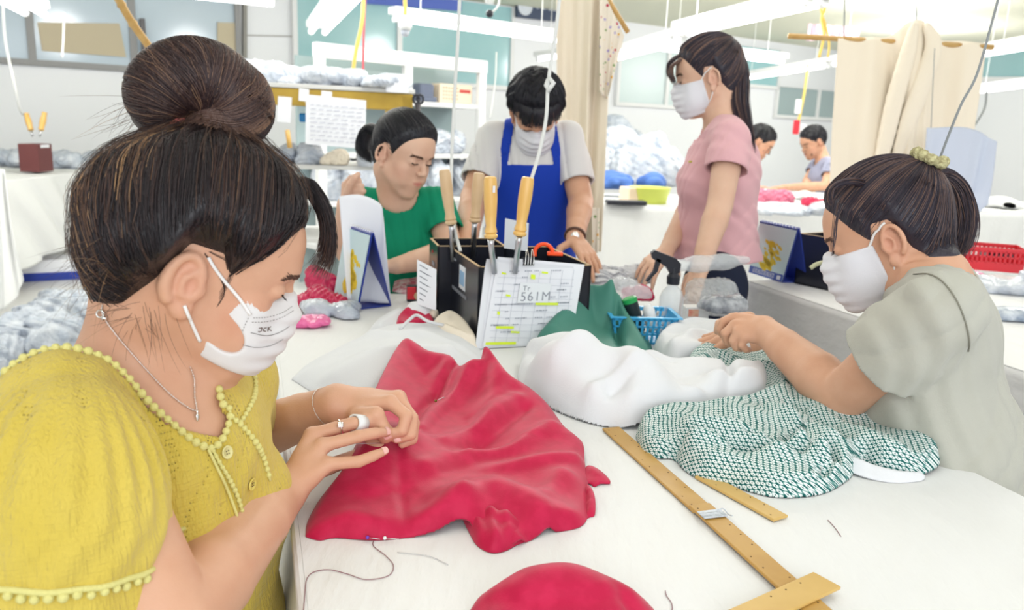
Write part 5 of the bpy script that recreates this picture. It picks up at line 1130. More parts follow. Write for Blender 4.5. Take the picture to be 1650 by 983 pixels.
def pmark(u0, v0, w_, h_, m, par, nm): mb = MB(); mb.prism([ppt(u0, v0, off_), ppt(u0+w_, v0-.03*w_, off_), ppt(u0+w_, v0-.03*w_+h_, off_), ppt(u0, v0+h_, off_)], pn*.0003); return mb
mbg = MB(); rs = random.Random(5)
for k in range(10): v0 = .12+.075*k; mbg.prism([ppt(.10, v0, off_), ppt(1.0, v0-.05, off_), ppt(1.0, v0-.047, off_), ppt(.10, v0+.003, off_)], pn*.0002)
for k in range(7): u0 = .16+.13*k; mbg.prism([ppt(u0, .06, off_), ppt(u0+.003, .06, off_), ppt(u0+.05, .86, off_), ppt(u0+.047, .86, off_)], pn*.0002)
mbg.build('printed_grid', mat('pale_grid_ink', srgb(196, 200, 212), rough=.8), ps)
mbt = MB()
for k in range(60):
    u0, v0 = rs.uniform(.1, .9), rs.choice([.16, .24, .31, .39, .47, .54, .62, .69, .77, .84])+.01; x = u0
    for _ in range(rs.randint(2, 5)): w_ = rs.uniform(.008, .022); mbt.prism([ppt(x, v0, off_), ppt(x+w_, v0, off_), ppt(x+w_, v0+.014, off_), ppt(x, v0+.014, off_)], pn*.0002); x += w_+.008
mbt.build('small_print', mat('pale_print_ink', srgb(176, 180, 192), rough=.8), ps)
for u0, v0, w_, h_ in ((.17, .83, .05, .02), (.50, .77, .05, .05), (.62, .83, .07, .02), (.24, .58, .05, .022), (.16, .38, .03, .035), (.16, .22, .20, .028), (.33, .165, .10, .02), (.06, .04, .34, .03), (.58, .47, .26, .028)):
    mb = MB(); mb.prism([ppt(u0, v0, off_+.0003), ppt(u0+w_, v0-.01, off_+.0003), ppt(u0+w_, v0+h_-.01, off_+.0003), ppt(u0, v0+h_, off_+.0003)], pn*.0002); mb.build('highlighter_mark', M['marker_yellow'], ps)
def ptext(body, u, v, size, m, parent, nm):
    tcv = bpy.data.curves.new('lettering', 'FONT'); tcv.body = body; tcv.size = size; tcv.extrude = .0002; tcv.space_character = 1.15; to = bpy.data.objects.new('lettering', tcv); COL.objects.link(to); xd = pu_ if np.dot(pu_, RI) > 0 else -pu_; return text_mesh(to, ppt(u, v, off_+.0008), xd, pv, m, parent, nm)
mb = MB(); mb.prism([ppt(.37, .50, off_+.0002), ppt(.72, .49, off_+.0002), ppt(.74, .71, off_+.0002), ppt(.39, .73, off_+.0002)], pn*.0003); card = mb.build('name_card', mat('card_white', srgb(232, 236, 240), rough=.7), ps)
M['soft_ink'] = mat('soft_grey_ink', srgb(150, 154, 164), rough=.8); ptext('Tr', .42, .635, .016, M['soft_ink'], card, 'lettering'); ptext('561M', .40, .52, .028, M['soft_ink'], card, 'lettering')
cl_ = thing('binder_clip', ppt(.46, .98, .01), 'black binder clip holding the written sheets', 'clip'); R_ = np.stack([pu_, pv, pn], 1); mb = MB(); mb.prism([ppt(.40, .92, .012), ppt(.52, .92, .012), ppt(.52, 1.01, .006), ppt(.40, 1.01, .006)], -pn*.012); mb.build('clip_body', M['black_plastic'], cl_)
for s_ in (.43, .49): MB().tube(spline([ppt(s_-.02, .92, .016), ppt(s_-.015, 1.02, .014), ppt(s_, 1.10, .006), ppt(s_+.015, 1.02, .014), ppt(s_+.01, .92, .016)], 5), .0008, 6).build('wire_handle', M['silver'], cl_, smooth=True)

# desk calendars
def calendar(A, BL, BR, dirv, label, flower, footer=False):
    """apex, left foot, right foot of the near end and the length vector"""
    A, BL, BR, D = map(lambda v: np.asarray(v, float), (A, BL, BR, dirv)); t = thing('desk_calendar', (BL+BR)/2+D/2, label, 'calendar'); th = .003; nL = nrm(np.cross(BL-A, D)); nR = nrm(np.cross(BR-A, D))
    if np.dot(nL, A-(BL+BR)/2-D*0+(BL-BR)) < 0: nL = -nL
    mb = MB(); mb.prism([A, BL, BL+D, A+D], nL*th); mb.build('page_board', M['blue_board'], t)
    mb = MB(); mb.prism([A, BR, BR+D, A+D], nR*th); mb.build('back_board', M['blue_board'], t); mb = MB(); mb.prism([BL, BR, BR+D, BL+D], (0, 0, th)); mb.build('foot_board', M['blue_board'], t)
    mb = MB(); off2 = nL*.004; g = lambda u, v: A+(BL-A)*v+D*u+off2; mb.prism([g(.02, .03), g(.02, .97), g(.98, .97), g(.98, .03)], nL*.002); pg = mb.build('page', mat('pale_page', srgb(206, 228, 232), rough=.5), t)
    mb = MB(); rs = random.Random(int(abs(A[0]*100)))
    for k in range(44): u = .46+rs.gauss(0, .10)+.0*k; v = .30+.5*rs.random(); s_ = .014*rs.uniform(.5, 1.2)*(1.2 if v > .6 else .7); u += (v-.5)*rs.uniform(-.25, .25); mb.lathe(g(u, v)+nL*.0022, [(s_, 0), (s_*.8, .0006)], 7, nL)
    mb.build('yellow_blossom', mat('blossom_yellow', srgb(232, 200, 40), rough=.6), pg)
    if footer:
        mb = MB(); mb.prism([g(.02, .84)+nL*.0022, g(.02, .98)+nL*.0022, g(.98, .98)+nL*.0022, g(.98, .84)+nL*.0022], nL*.0005); fo = mb.build('footer_band', mat('footer_blue', srgb(66, 92, 178), rough=.5), pg); mb = MB()
        for r_ in range(3):
            x = .25
            while x < .85: w_ = rs.uniform(.03, .08); v0 = .865+r_*.032; mb.prism([g(x, v0)+nL*.003, g(x, v0+.012)+nL*.003, g(x+w_, v0+.012)+nL*.003, g(x+w_, v0)+nL*.003], nL*.0004); x += w_+.02
        mb.prism([g(.07, .87)+nL*.003, g(.07, .95)+nL*.003, g(.17, .95)+nL*.003, g(.17, .87)+nL*.003], nL*.0004); mb.build('lettering', M['paper'], fo)
    mb = MB()
    for k in range(12): c = A+D*(.06+.08*k)+np.array([0, 0, .001]); mb.tube([c+nrm(np.cross(D, [0, 0, 1]))*.005*math.cos(a)+np.array([0, 0, .005*math.sin(a)]) for a in np.linspace(0, 6.28, 9)], .0006, 4)
    mb.build('wire_binding', M['silver'], t); return t
z0 = TZ+.001; calendar(W(601, 376, 1.96), T(578, 499, z0), T(629, 493, z0), T(540, 478, z0)-T(578, 499, z0), 'blue-edged desk calendar with yellow blossom at the left, beside the pink packets', True)
sh2 = [W(548, 318, 2.02), W(575, 312, 2.02), W(612, 326, 2.0), W(616, 345, 2.0)]; tag(hang('paper_sheet', [W(546, 316, 2.06), W(580, 314, 2.07), W(612, 328, 2.08), W(618, 350, 2.08)], [W(560, 484, 2.08), W(585, 486, 2.10), W(612, 488, 2.11), W(630, 488, 2.11)], M['paper'], .003, 1.5, th=.001, nu=40, nv=24), 'large curled written paper standing behind the left calendar', 'paper')
# pink packets
def packetT(px, py, w_, dp, h_, m_, lb, rot=0.0, seed=None, n=6):
    p = T(px, py, TZ+.001); return heap('cloth_packet', p, (w_, dp, h_), m_, lb, 'packet', n=n, seed=seed or int(px), amp=.25, res=.005)
M['deep_pink'] = mat('deep_pink_cloth', srgb(208, 40, 90), rough=.3, spec=.6, bump=(40, .5)); M['bright_pink'] = mat('bright_pink_film', srgb(240, 110, 170), rough=.2, spec=.7, bump=(30, .4))
packetT(515, 494, .085, .06, .05, M['deep_pink'], 'crimson packet in plastic, left of the desk calendar'); packetT(500, 524, .075, .035, .022, M['bright_pink'], 'bright pink flat packet nearest the woman in the mustard blouse')
packetT(528, 470, .07, .05, .085, M['deep_pink'], 'crimson cloth in a clear bag on top of the left packets', seed=77); heap('plastic_bag', T(532, 506, TZ+.002), (.085, .05, .035), M['film_full'], 'clear wrapper lying on the packets left of the calendar', seed=5, n=7, res=.005)
# small things between calendar and boxes
def thingT(nm, px, py, label, cat): return thing(nm, T(px, py, TZ+.001), label, cat)
p = T(680, 528, TZ+.001); t = thing('thread_spool', p, 'white thread cone lying in front of the rear black box', 'spool'); ax_ = nrm(np.array([.8, -.5, .12])); mb = MB(); mb.lathe(p+np.array([-.03, .02, .030]), [(.006, -.004), (.020, 0), (.027, .008), (.030, .03), (.020, .062), (.008, .064)], 24, ax_); mb.build('thread_body', M['soft_white'], t, smooth=True); mb = MB(); mb.lathe(p+np.array([-.03, .02, .030])+ax_*.062, [(.009, 0), (.011, .012), (.010, .014)], 16, ax_); mb.build('core', M['cream'], t, smooth=True)
fabric('crimson_scrap', [(634, 538), (640, 520, .014), (658, 506, .03), (680, 508, .03), (698, 520, .018), (700, 536, .004), (670, 545)], [([(650, 525, .012), (680, 522, .012)], .02)], .028, .014, M['crimson'], 'small crimson cloth roll behind the white fabric', res=.003, seed=31, rnd=True)
mb = MB(); mb.tube(spline([T(645, 530, TZ+.045), T(660, 515, TZ+.055), T(672, 508, TZ+.055), T(690, 518, TZ+.05), T(715, 524, TZ+.04)], 6), .0035, 8); tag(mb.build('white_ribbon', M['soft_white'], smooth=True), 'white ribbon over the small crimson roll', 'ribbon')
fabric('cream_cloth', [(690, 545), (700, 525, .02), (722, 514, .03), (745, 524, .02), (762, 545, .01), (768, 565), (720, 560)], [([(715, 530, .014), (745, 545, .01)], .015)], .030, .012, mat('ivory_cloth', srgb(244, 232, 214), rough=.8), 'ivory cloth scrap leaning on the left side of the front black box', res=.003, seed=32, rnd=True)
fabric('white_cloth', [(590, 540), (610, 515, .016), (640, 500, .022), (662, 505, .02), (655, 530, .01), (630, 545)], [([(612, 525, .01), (645, 510, .01)], .012)], .022, .014, M['soft_white'], 'small white cloth between the calendar and the crimson roll', res=.003, seed=33)
p = T(664, 485, TZ+.001); t = thing('counter', p, 'small red and black counter device left of the rear black box', 'device'); mb = MB(); mb.box(p+np.array([0, 0, .022]), (.030, .024, .044), rz=.2, bev=.003); mb.build('case', M['black_plastic'], t); mb = MB(); mb.box(p+np.array([0, -.013, .024]), (.024, .004, .034), rz=.2, bev=.002); mb.build('front_frame', M['red_plastic'], t); mb = MB(); mb.lathe(p+np.array([.018, -.014, .018]), [(.010, 0), (.011, .004), (.006, .006)], 16, (0, -1, 0)); mb.build('knob', M['raw_edge'], t)
pp_ = [W(672, 418, 1.90), W(703, 434, 1.86), W(702, 500, 1.84), W(672, 490, 1.88)]; o = slab('paper_note', pp_, -cw2*.002, M['paper']); tag(o, 'written note leaning against the left of the rear black box', 'paper'); mb = MB(); rs = random.Random(8)
for k in range(7): a = k/8+.08; q = lambda s_, v: pp_[0]+(pp_[1]-pp_[0])*s_+(pp_[3]-pp_[0])*v-cw2*.0026; mb.prism([q(.12, a), q(.12+rs.uniform(.4, .7), a+.01), q(.12+.4, a+.03), q(.12, a+.02)], -cw2*.0003)
mb.build('handwriting', M['ink'], o)
fabric('printed_scraps', [(632, 470), (640, 448), (668, 440, .01), (690, 446, .01), (694, 462), (660, 474)], [([(650, 456, .008), (676, 452, .01)], .02)], .012, .01, mat('mottled_print', srgb(226, 214, 214), rough=.6, var=(srgb(190, 90, 110), 60, .25)), 'small heap of printed labels under the forearm of the woman in green', res=.004, seed=34)
MB().box(T(716, 525, TZ+.012), (.05, .03, .022), rz=-.3, bev=.003).build('olive_block', mat('olive_card', srgb(150, 142, 110), rough=.7)); tag([o for o in COL.objects if o.name == 'olive_block'][0], 'olive card block wedged between the two black boxes', 'block')

# right-hand cluster: cloth pile, basket, spray bottle, bags
for (px, py), r_, lb, sd_ in (((975, 462), (.080, .060, .060), 'left part of the loose white cloth pile behind the magazines', 35), ((1030, 456), (.070, .055, .055), 'right part of the loose white cloth pile beside the spray trigger', 38)): heap('white_cloth', T(px, py, TZ+.001), r_, M['soft_white'], lb, 'cloth', n=12, seed=sd_, res=.0035, amp=.42)
heap('cloth_bundle', T(966, 494, TZ+.05), (.05, .05, .05), mat('ivory_green_cloth', srgb(214, 216, 206), rough=.8), 'ivory cloth bundle with green edging on the magazines', 'cloth', n=7, seed=36, res=.004)
p = T(965, 512, TZ+.001); t = thing('magazine_pile', p, 'small pile of magazines behind the green cloth', 'magazines'); up_ = np.array([0, 0, 1])
for i, c_ in enumerate(((226, 214, 214), (196, 150, 160), (236, 236, 238), (214, 190, 196))): mb = MB(); mb.box(p+np.array([.004*i, 0, .006+.012*i]), (.15, .11, .011), rz=-.5+.08*i, bev=.001); mb.build('magazine', mat('magazine_cover', srgb(*c_), rough=.4), t)
p = T(1030, 546, TZ+.001); bk = thing('basket', p, 'sky blue slotted plastic basket in the middle of the table', 'basket'); M['sky'] = mat('sky_blue_plastic', srgb(70, 178, 232), rough=.35, spec=.5)
bw, bd_, bh = .062, .045, .062; fl_ = 1.18; R_b = rotz(.06)
def bq(x, y, z): return p+R_b@np.array([x, y, z])
mb = MB(); mb.prism([bq(-bw, -bd_, 0), bq(bw, -bd_, 0), bq(bw, bd_, 0), bq(-bw, bd_, 0)], (0, 0, .003)); mb.build('bottom', M['sky'], bk)
for si, (a, b) in enumerate((((-1, -1), (1, -1)), ((1, -1), (1, 1)), ((1, 1), (-1, 1)), ((-1, 1), (-1, -1)))):
    mb = MB(); g = lambda s_, z: bq((a[0]+(b[0]-a[0])*s_)*bw*(1+(fl_-1)*z), (a[1]+(b[1]-a[1])*s_)*bd_*(1+(fl_-1)*z), z*bh); nn = nrm(np.cross(g(1, 0)-g(0, 0), g(0, 1)-g(0, 0)))*.0022
    nb2 = 11
    for k in range(nb2+1): s_ = k/nb2; w_ = .020; mb.prism([g(max(s_-w_, 0), 0), g(min(s_+w_, 1), 0), g(min(s_+w_, 1), 1), g(max(s_-w_, 0), 1)], nn)
    for v0, v1 in ((0, .08), (.34, .40), (.64, .70), (.90, 1.0)): mb.prism([g(0, v0), g(1, v0), g(1, v1), g(0, v1)], nn)
    mb.build('slotted_side', M['sky'], bk)
    mb = MB(); h_ = lambda s_, o: bq((a[0]+(b[0]-a[0])*s_)*bw*fl_*(1+o), (a[1]+(b[1]-a[1])*s_)*bd_*fl_*(1+o*1.4), bh); mb.prism([h_(0, 0), h_(1, 0), h_(1, .12), h_(0, .12)], (0, 0, .003)); mb.build('rim', M['sky'], bk)
t = thing('marker_pen', bq(-.02, -.005, .02), 'fat black marker with green end standing in the blue basket', 'marker'); ax_ = nrm(np.array([-.35, .0, 1])); c = bq(-.005, -.01, .02); mb = MB(); mb.lathe(c, [(.016, 0), (.017, .04), (.017, .072)], 20, ax_); mb.build('barrel', mat('black_green_plastic', srgb(30, 44, 48), rough=.4), t, smooth=False); mb = MB(); mb.lathe(c+ax_*.072, [(.017, 0), (.017, .010), (.012, .012)], 20, ax_); mb.build('cap', mat('vivid_green', srgb(40, 160, 84), rough=.4), t)
mb = MB(); mb.lathe(bq(.03, 0, .02), [(.012, 0), (.014, .02), (.014, .05), (.008, .062)], 18, nrm(np.array([-.25, .1, 1]))); tag(mb.build('white_bottle', M['white_gloss'], smooth=True), 'white bottle lying in the blue basket beside the marker', 'bottle')
mb = MB(); mb.lathe(bq(-.045, .02, .02), [(.012, 0), (.020, .02), (.020, .06), (.013, .085), (.011, .088)], 18, nrm(np.array([-.3, .2, 1]))); tag(mb.build('white_bottle', M['white_gloss'], smooth=True), 'white bottle with a dark stroke at the left of the blue basket', 'bottle')
p = T(1078, 535, TZ+.001); sb = thing('spray_bottle', p, 'clear spray bottle with black trigger head behind the blue basket', 'spray bottle'); M['clear'] = mat('clear_plastic', srgb(232, 238, 244), rough=.08, spec=.7, alpha=.35)
mb = MB(); mb.lathe(p, [(.026, 0), (.029, .006), (.029, .085), (.024, .100), (.013, .112), (.012, .120)], 28); autosmooth(mb.build('bottle_body', M['clear'], sb), 50)
k = np.array([0, 0, 1.0]); R_s = np.stack([RI*np.array([1, 1, 0]), np.array([0, 1.0, 0]), k], 1); mb = MB(); mb.lathe(p+k*.118, [(.015, 0), (.016, .018), (.011, .026), (.010, .040)], 20); mb.build('collar', M['black_plastic'], sb, smooth=False)
hp = p+k*.158; g = lambda x, z: hp+np.array([x, -.009, z]); mb = MB(); mb.prism([g(.012, -.012), g(.014, .010), g(.002, .022), (g(-.050, .040)), g(-.058, .034), g(-.054, .020), g(-.020, .002), g(-.012, -.012)], (0, .018, 0)); mb.build('head', M['black_plastic'], sb)
mb = MB(); mb.prism([g(-.044, .022), g(-.034, .018), g(-.040, -.010), g(-.062, -.036), g(-.066, -.034), g(-.050, -.010)], (0, .014, 0)); mb.build('trigger', M['black_plastic'], sb)
packetT(1025, 484, .055, .03, .05, M['deep_pink'], 'deep pink cloth in plastic between the basket and the white pile')
heap('plastic_bag', T(1020, 478, TZ+.05), (.06, .04, .05), M['film'], 'thin clear film over the pink cloth', seed=43, n=7, res=.005)
heap('plastic_bag', T(1145, 500, TZ+.001), (.085, .07, .085), M['film'], 'clear plastic bag bulging right of the spray bottle', seed=44, n=9, res=.005)
mp_ = W(1140, 424, 1.95); S_ = SDF().add(s_ell(mp_, (.105, .03, .020), rotz(.1)@roty(-.10)), 0).disp(lambda P, d: .002*np.sin(P[:, 0]*90+P[:, 1]*60)); tag(sdf_obj('plastic_bag', S_, mp_-.14, mp_+.14, .004, M['film']), 'upper clear plastic bag lying over the heap in front of the pink shirt', 'plastic bag')
heap('plastic_bag', T(1165, 500, TZ+.05), (.06, .04, .05), mat('dark_film', srgb(120, 126, 138), rough=.15, alpha=.8, var=(srgb(220, 224, 230), 30, .3)), 'clear bag with dark contents right of the spray bottle', seed=45, n=7, res=.005)
heap('plastic_bag', T(1110, 545, TZ+.001), (.07, .05, .05), M['film'], 'clear plastic wrap in front of the spray bottle', seed=46, n=8, res=.005)
p = T(1118, 520, TZ+.001); t = thing('small_box', p, 'small white box with a peach flower print inside the clear plastic', 'box'); mb = MB(); mb.box(p+np.array([0, 0, .022]), (.06, .04, .044), rz=.1, bev=.002); mb.build('carton', M['white_gloss'], t); mb = MB(); mb.box(p+np.array([-.008, -.021, .030]), (.026, .002, .018), rz=.1); mb.build('print', mat('peach_print', srgb(246, 206, 176), rough=.5, var=(srgb(236, 150, 130), 80, .3)), t)

# second work table on the right with its cloth
q0, q1 = T(1206, 452), T(1404, 517); uu = nrm(q1-q0); vv_ = nrm(np.cross(uu, [0, 0, 1]));
if vv_[0] < 0: vv_ = -vv_
q1e = q0+uu*1.75; c4 = [q0, q1e, q1e+vv_*1.1, q0+vv_*1.1]
ct_ = sum(c4)/4
floor_table('worktable', 'second white work table behind the woman in grey-green', [p-nrm((p-ct_)*np.array([1, 1, 0]))*.03 for p in c4], h=TZ-.006, cover=True)
o = hang('table_cover', [p+np.array([0, 0, -.003]) for p in (q0, (q0+q1e)/2, q1e)], [p*np.array([1, 1, 0])+np.array([0, 0, .05])-vv_*.03 for p in (q0, (q0+q1e)/2, q1e)], M['tablecov'], .006, 5, nu=120, amp_top=.0); tag(o, 'white cover hanging from the second work table', 'tablecloth')
mb = MB(); mb.prism([p+np.array([0, 0, -.005]) for p in c4], (0, 0, .005)); mb.build('cover_top', M['tablecov'], o); hang('cover_side', [p+np.array([0, 0, -.003]) for p in (q0, q0+vv_*.5, q0+vv_*1.1)], [(p*np.array([1, 1, 0])+np.array([0, 0, .05])) for p in (q0, q0+vv_*.5, q0+vv_*1.1)], M['tablecov'], .006, 5, nu=80, amp_top=.0, parent=o)
calendar(W(1288, 368, 2.42), T(1262, 455, z0), T(1300, 456, z0), T(1207, 438, z0)-T(1262, 455, z0), 'desk calendar with yellow flowers and blue footer on the second table', True, True)
bb, NB, cub, cwb, _, _ = open_box(T(1376, 478), T(1296, 455), T(1440, 470), .165, 'black box on the second table beside its calendar')
mb = MB(); mb.tube(spline([W(1306, 432, 2.10), W(1318, 425, 2.09), W(1345, 419, 2.06), W(1372, 414, 2.05), W(1388, 424, 2.05), W(1392, 452, 2.06)], 6), .0055, 8); tag(mb.build('hook_handle', mat('pale_brass', srgb(206, 206, 170), rough=.4), smooth=True), 'pale curved hook against the black box of the second table', 'hook')
p = T(1592, 432, TZ+.001); rb = thing('basket', p, 'bright red plastic basket on the second table behind the ponytail', 'basket'); Rr = rotz(-.35)
def rq(x, y, z): return p+Rr@np.array([x, y, z])
mb = MB(); mb.prism([rq(-.12, -.08, 0), rq(.10, -.08, 0), rq(.10, .08, 0), rq(-.12, .08, 0)], (0, 0, .003)); mb.build('bottom', M['red_plastic'], rb)
for a, b in (((-.12, -.08), (.10, -.08)), ((.10, -.08), (.10, .08)), ((.10, .08), (-.12, .08)), ((-.12, .08), (-.12, -.08))):
    mb = MB(); g = lambda s_, z: rq(a[0]+(b[0]-a[0])*s_, a[1]+(b[1]-a[1])*s_, z); nn = nrm(np.cross(g(1, 0)-g(0, 0), [0, 0, 1]))*.003
    for z_a, z_b in ((0, .035), (.052, .058), (.075, .09)): mb.prism([g(0, z_a), g(1, z_a), g(1, z_b), g(0, z_b)], nn)
    for k in range(15): s_ = k/14; mb.prism([g(max(s_-.016, 0), .03), g(min(s_+.016, 1), .03), g(min(s_+.016, 1), .08), g(max(s_-.016, 0), .08)], nn)
    mb.build('slotted_side', M['red_plastic'], rb)
packetT(1565, 446, .06, .04, .02, M['bright_pink'], 'small pink packet in front of the red basket')
heap('plastic_bag', T(1620, 470, TZ+.001), (.16, .12, .045), M['film_full'], 'flat clear plastic packs behind the back of the woman in grey-green', seed=50, n=10, res=.008)
heap('plastic_bag', T(1635, 512, TZ+.001), (.12, .06, .03), mat('blue_grey_pack', srgb(140, 154, 174), rough=.3, var=(srgb(220, 226, 232), 30, .3)), 'blue-grey packed cloth at the right frame edge', seed=51, n=8, res=.008)
p = T(1640, 430, TZ+.001); mb = MB(); mb.box(p+np.array([0, .1, .03]), (.16, .12, .05), rz=-.3, bev=.006); tag(mb.build('dark_box', M['black_plastic']), 'dark case behind the red basket at the frame edge', 'case')
# ---------------------------------------------------------------- woman in the mustard blouse
def build_hero():
    S_R = W(98, 660, .73); S_L = W(372, 612, .975); mid = (S_R+S_L)/2; l = nrm((S_L-S_R)*np.array([1, 1, .2])); up0 = np.array([-.10, 0, 1.0])
    f = nrm(np.cross(l, up0)); up = nrm(np.cross(f, l)); A = np.stack([f, l, up], 1)
    at = lambda x, y, z: mid+f*x+l*y+up*z
    t = thing('person', (mid[0], mid[1], 0), 'woman in mustard blouse with hair bun and face mask hand-stitching red fabric', 'person')
    H = Head(W(318, 436, .82), 19, 24, 3, sc=.93)
    nb = W(222, 598, .845)
    B = SDF(); B.add(H.sk, 0); B.add(H.er, .004)
    nk = s_chain([H.Wd((-.03, 0, -.01)), H.Wd((-.03, 0, -.05)), nb], [.060, .054, .062], k=.01); B.add(nk, .03)
    BT = SDF(); BT.add(s_chain([S_R+up*-.01, nb+up*-.035-f*.01, S_L+up*-.01], [.044, .06, .044]), .05)
    BT.add(s_ell(at(-.01, .01, -.10), (.080, .118, .15), A), .04)
    BT.add(s_ell(at(.03, 0, -.07), (.06, .10, .09), A), .03)
    for y in (1, -1): BT.add(s_ell(at(.036, .01+.058*y, -.145), (.045, .048, .050), A), .03)
    BT.add(s_ell(at(-.01, .02, -.30), (.075, .105, .16), A), .05); B.add(lambda P: BT(P), .03)
    # arms
    E_R = W(275, 1012, .70); W_R = W(462, 792, .965); E_L = W(366, 716, 1.17); W_L = W(540, 652, 1.075)
    B.add(arm_sdf(S_R, E_R, W_R, (.048, .039, .040, .0245)), .02)
    B.add(arm_sdf(S_L, E_L, W_L, (.048, .039, .040, .0255)), .02)
    # right hand (near, back of the hand seen), joints of every finger
    hr = dict(wrist=W(466, 787, 0.955), y=nrm(np.array([.15, .8, .35])),
      index=(np.array([W(512, 700, 1.030), W(560, 690, 1.060), W(592, 703, 1.070), W(612, 714, 1.070)]), .0080),
      middle=(np.array([W(503, 701, 1.000), W(570, 682, 1.015), W(598, 684, 1.040), W(614, 697, 1.053)]), .0083),
      ring=(np.array([W(520, 718, 0.985), W(578, 703, 0.995), W(604, 698, 1.010), W(622, 697, 1.025)]), .0078),
      pinky=(np.array([W(528, 748, 0.970), W(578, 744, 0.977), W(601, 735, 0.985), W(620, 727, 0.993)]), .0072),
      thumb=(np.array([W(495, 765, 1.005), W(530, 752, 1.040), W(575, 735, 1.065), W(606, 722, 1.070)]), .0095))
    B.add(hand_sdf(hr, .98), .012)
    hl = dict(wrist=W(542, 652, 1.075), y=nrm(np.array([.1, -.6, -.75])),
      index=(np.array([W(628, 648, 1.06), W(655, 670, 1.05), W(648, 694, 1.045), W(627, 701, 1.045)]), .0081),
      middle=(np.array([W(640, 642, 1.08), W(664, 674, 1.065), W(662, 700, 1.055), W(640, 708, 1.05)]), .0083),
      ring=(np.array([W(643, 640, 1.10), W(667, 682, 1.085), W(664, 708, 1.075), W(648, 716, 1.07)]), .0079),
      pinky=(np.array([W(640, 642, 1.12), W(660, 690, 1.105), W(658, 712, 1.095), W(646, 720, 1.09)]), .0068),
      thumb=(np.array([W(575, 670, 1.05), W(606, 668, 1.035), W(617, 690, 1.04), W(620, 706, 1.048)]), .0095))
    B.add(hand_sdf(hl, .98), .012)
    allp = [S_R, S_L, E_R, W_R, E_L, W_L, W(680, 700, 1.1), H.Wd((0, 0, .15)), H.Wd((-.1, 0, 0)), at(0, 0, -.42), at(-.1, 0, 0), at(.12, 0, -.1)]
    lo, hi = bounds(allp, .06)
    skin = B
    rf = rosy_face(H)
    sdf_obj('body', skin, lo, hi, .0021, M['skin'], t, attrf={'rosy': rf}, sm=2)
    nsdf = SDF().add(H.sk, 0).add(nk, .03)
    # nails
    for hnd, nms in ((hr, ('ring', 'pinky', 'middle')), (hl, ('index', 'middle'))):
        for nm in nms:
            P, r = hnd[nm]; d = nrm(P[-1]-P[-2]); v = nrm(C0-P[-1]); n_ = nrm(v-d*np.dot(v, d)+np.array([0, 0, .5])); n_ = nrm(n_-d*np.dot(n_, d)); sd = np.cross(d, n_)
            V = []; Fc = []
            for i in range(5):
                for j in range(5):
                    a = (j-2)/2*.95; s_ = (i/4); V.append(P[-1]+d*(r*.82*(s_*1.35-.55))+(n_*math.cos(a)+sd*math.sin(a))*r*(.86-.10*s_*s_))
            V, _ = onto(skin, np.array(V), .0004, 2); Fc = [(i*5+j, i*5+j+1, (i+1)*5+j+1, (i+1)*5+j) for i in range(4) for j in range(4)]
            mobj('fingernail', V, np.array(Fc), M['nail'], t)
    face_lines(H, H.sk, t)
    # ------------------------------------------------ blouse
    bl = SDF()
    bl.add(s_ell(at(-.012, .01, -.10), (.094, .130, .155), A), 0)
    bl.add(s_chain([S_R+up*.0, nb+up*-.04-f*.01, S_L+up*.0], [.056, .066, .056]), .04)
    for y in (1, -1): bl.add(s_ell(at(.042, .012+.060*y, -.150), (.054, .058, .058), A), .035)
    bl.add(s_ell(at(-.012, .025, -.27), (.092, .118, .14), A), .05)
    bl.add(s_ell(at(-.012, .025, -.42), (.125, .140, .15), A), .05)
    base_bl = lambda P: bl(P)
    slR = [W(104, 668, .735), W(108, 728, .705), W(112, 800, .690), W(112, 858, .686), W(106, 892, .686), W(101, 935, .690), W(94, 985, .695)]
    rR = [.050, .068, .0775, .0775, .0730, .0780, .086]
    ax = nrm(slR[-1]-slR[2]); ux = nrm(np.cross(ax, f)); wx = np.cross(ax, ux)
    sl = s_chain(slR, rR, sub=4, k=.004)
    ct = np.array(slR[0], f4)
    def sleeveR(P):
        q = P-ct; a = np.arctan2(q@wx.astype(f4), q@ux.astype(f4)); h = q@ax.astype(f4)
        pl = .0026*np.sin(a*34+2*np.sin(a*5))*np.exp(-((h-.02)/.045)**2)+.0016*np.sin(a*23+3*np.sin(h*40))*sstep(.02, .08, h)
        band = .0030*np.sin(a*40)*np.exp(-((h-.205)/.02)**2)
        return sl(P)+pl+band
    slL = [W(345, 590, .975), W(358, 632, 1.02), W(368, 658, 1.06), W(376, 676, 1.09)]; sL = s_chain(slL, [.050, .060, .058, .056], sub=3, k=.004)
    bl.add(lambda P: BT(P)-.0065, .012); torso_b = bl; bl = SDF().add(lambda P: torso_b(P), 0); bl.add(sleeveR, .006); bl.add(sL, .008)
    
    # neckline loop
    loop = np.array([W(8, 600, .80), W(60, 568, .755), W(112, 560, .745), W(165, 575, .755), W(215, 618, .785), W(265, 672, .815), W(310, 710, .835), W(342, 722, .845),
                     W(362, 700, .875), W(372, 660, .925), W(352, 618, .965), W(315, 575, .985), W(255, 540, .985), W(185, 515, .97), W(120, 512, .935), W(40, 545, .87)])
    for i_, (a_, b_) in {0: (8, 600), 1: (60, 568), 2: (112, 562), 3: (165, 577), 4: (215, 620), 5: (265, 674), 6: (310, 712), 7: (342, 724), 8: (362, 702), 9: (370, 662), 10: (352, 622)}.items():
        h_ = hit((lambda P: torso_b(P)) if i_ > 3 else base_bl, a_, b_, .4, 1.5)
        if h_ is not None: loop[i_] = h_
    pu = nrm(np.array([.22, -.02, .97])); pa = nrm(np.cross(pu, [0, 1, 0])); pb = np.cross(pu, pa); lc = loop.mean(0)
    sp = spline(np.vstack([loop, loop[:2]]), 5)[:len(loop)*5]; poly = np.column_stack([(sp-lc)@pa, (sp-lc)@pb]).astype(f4)
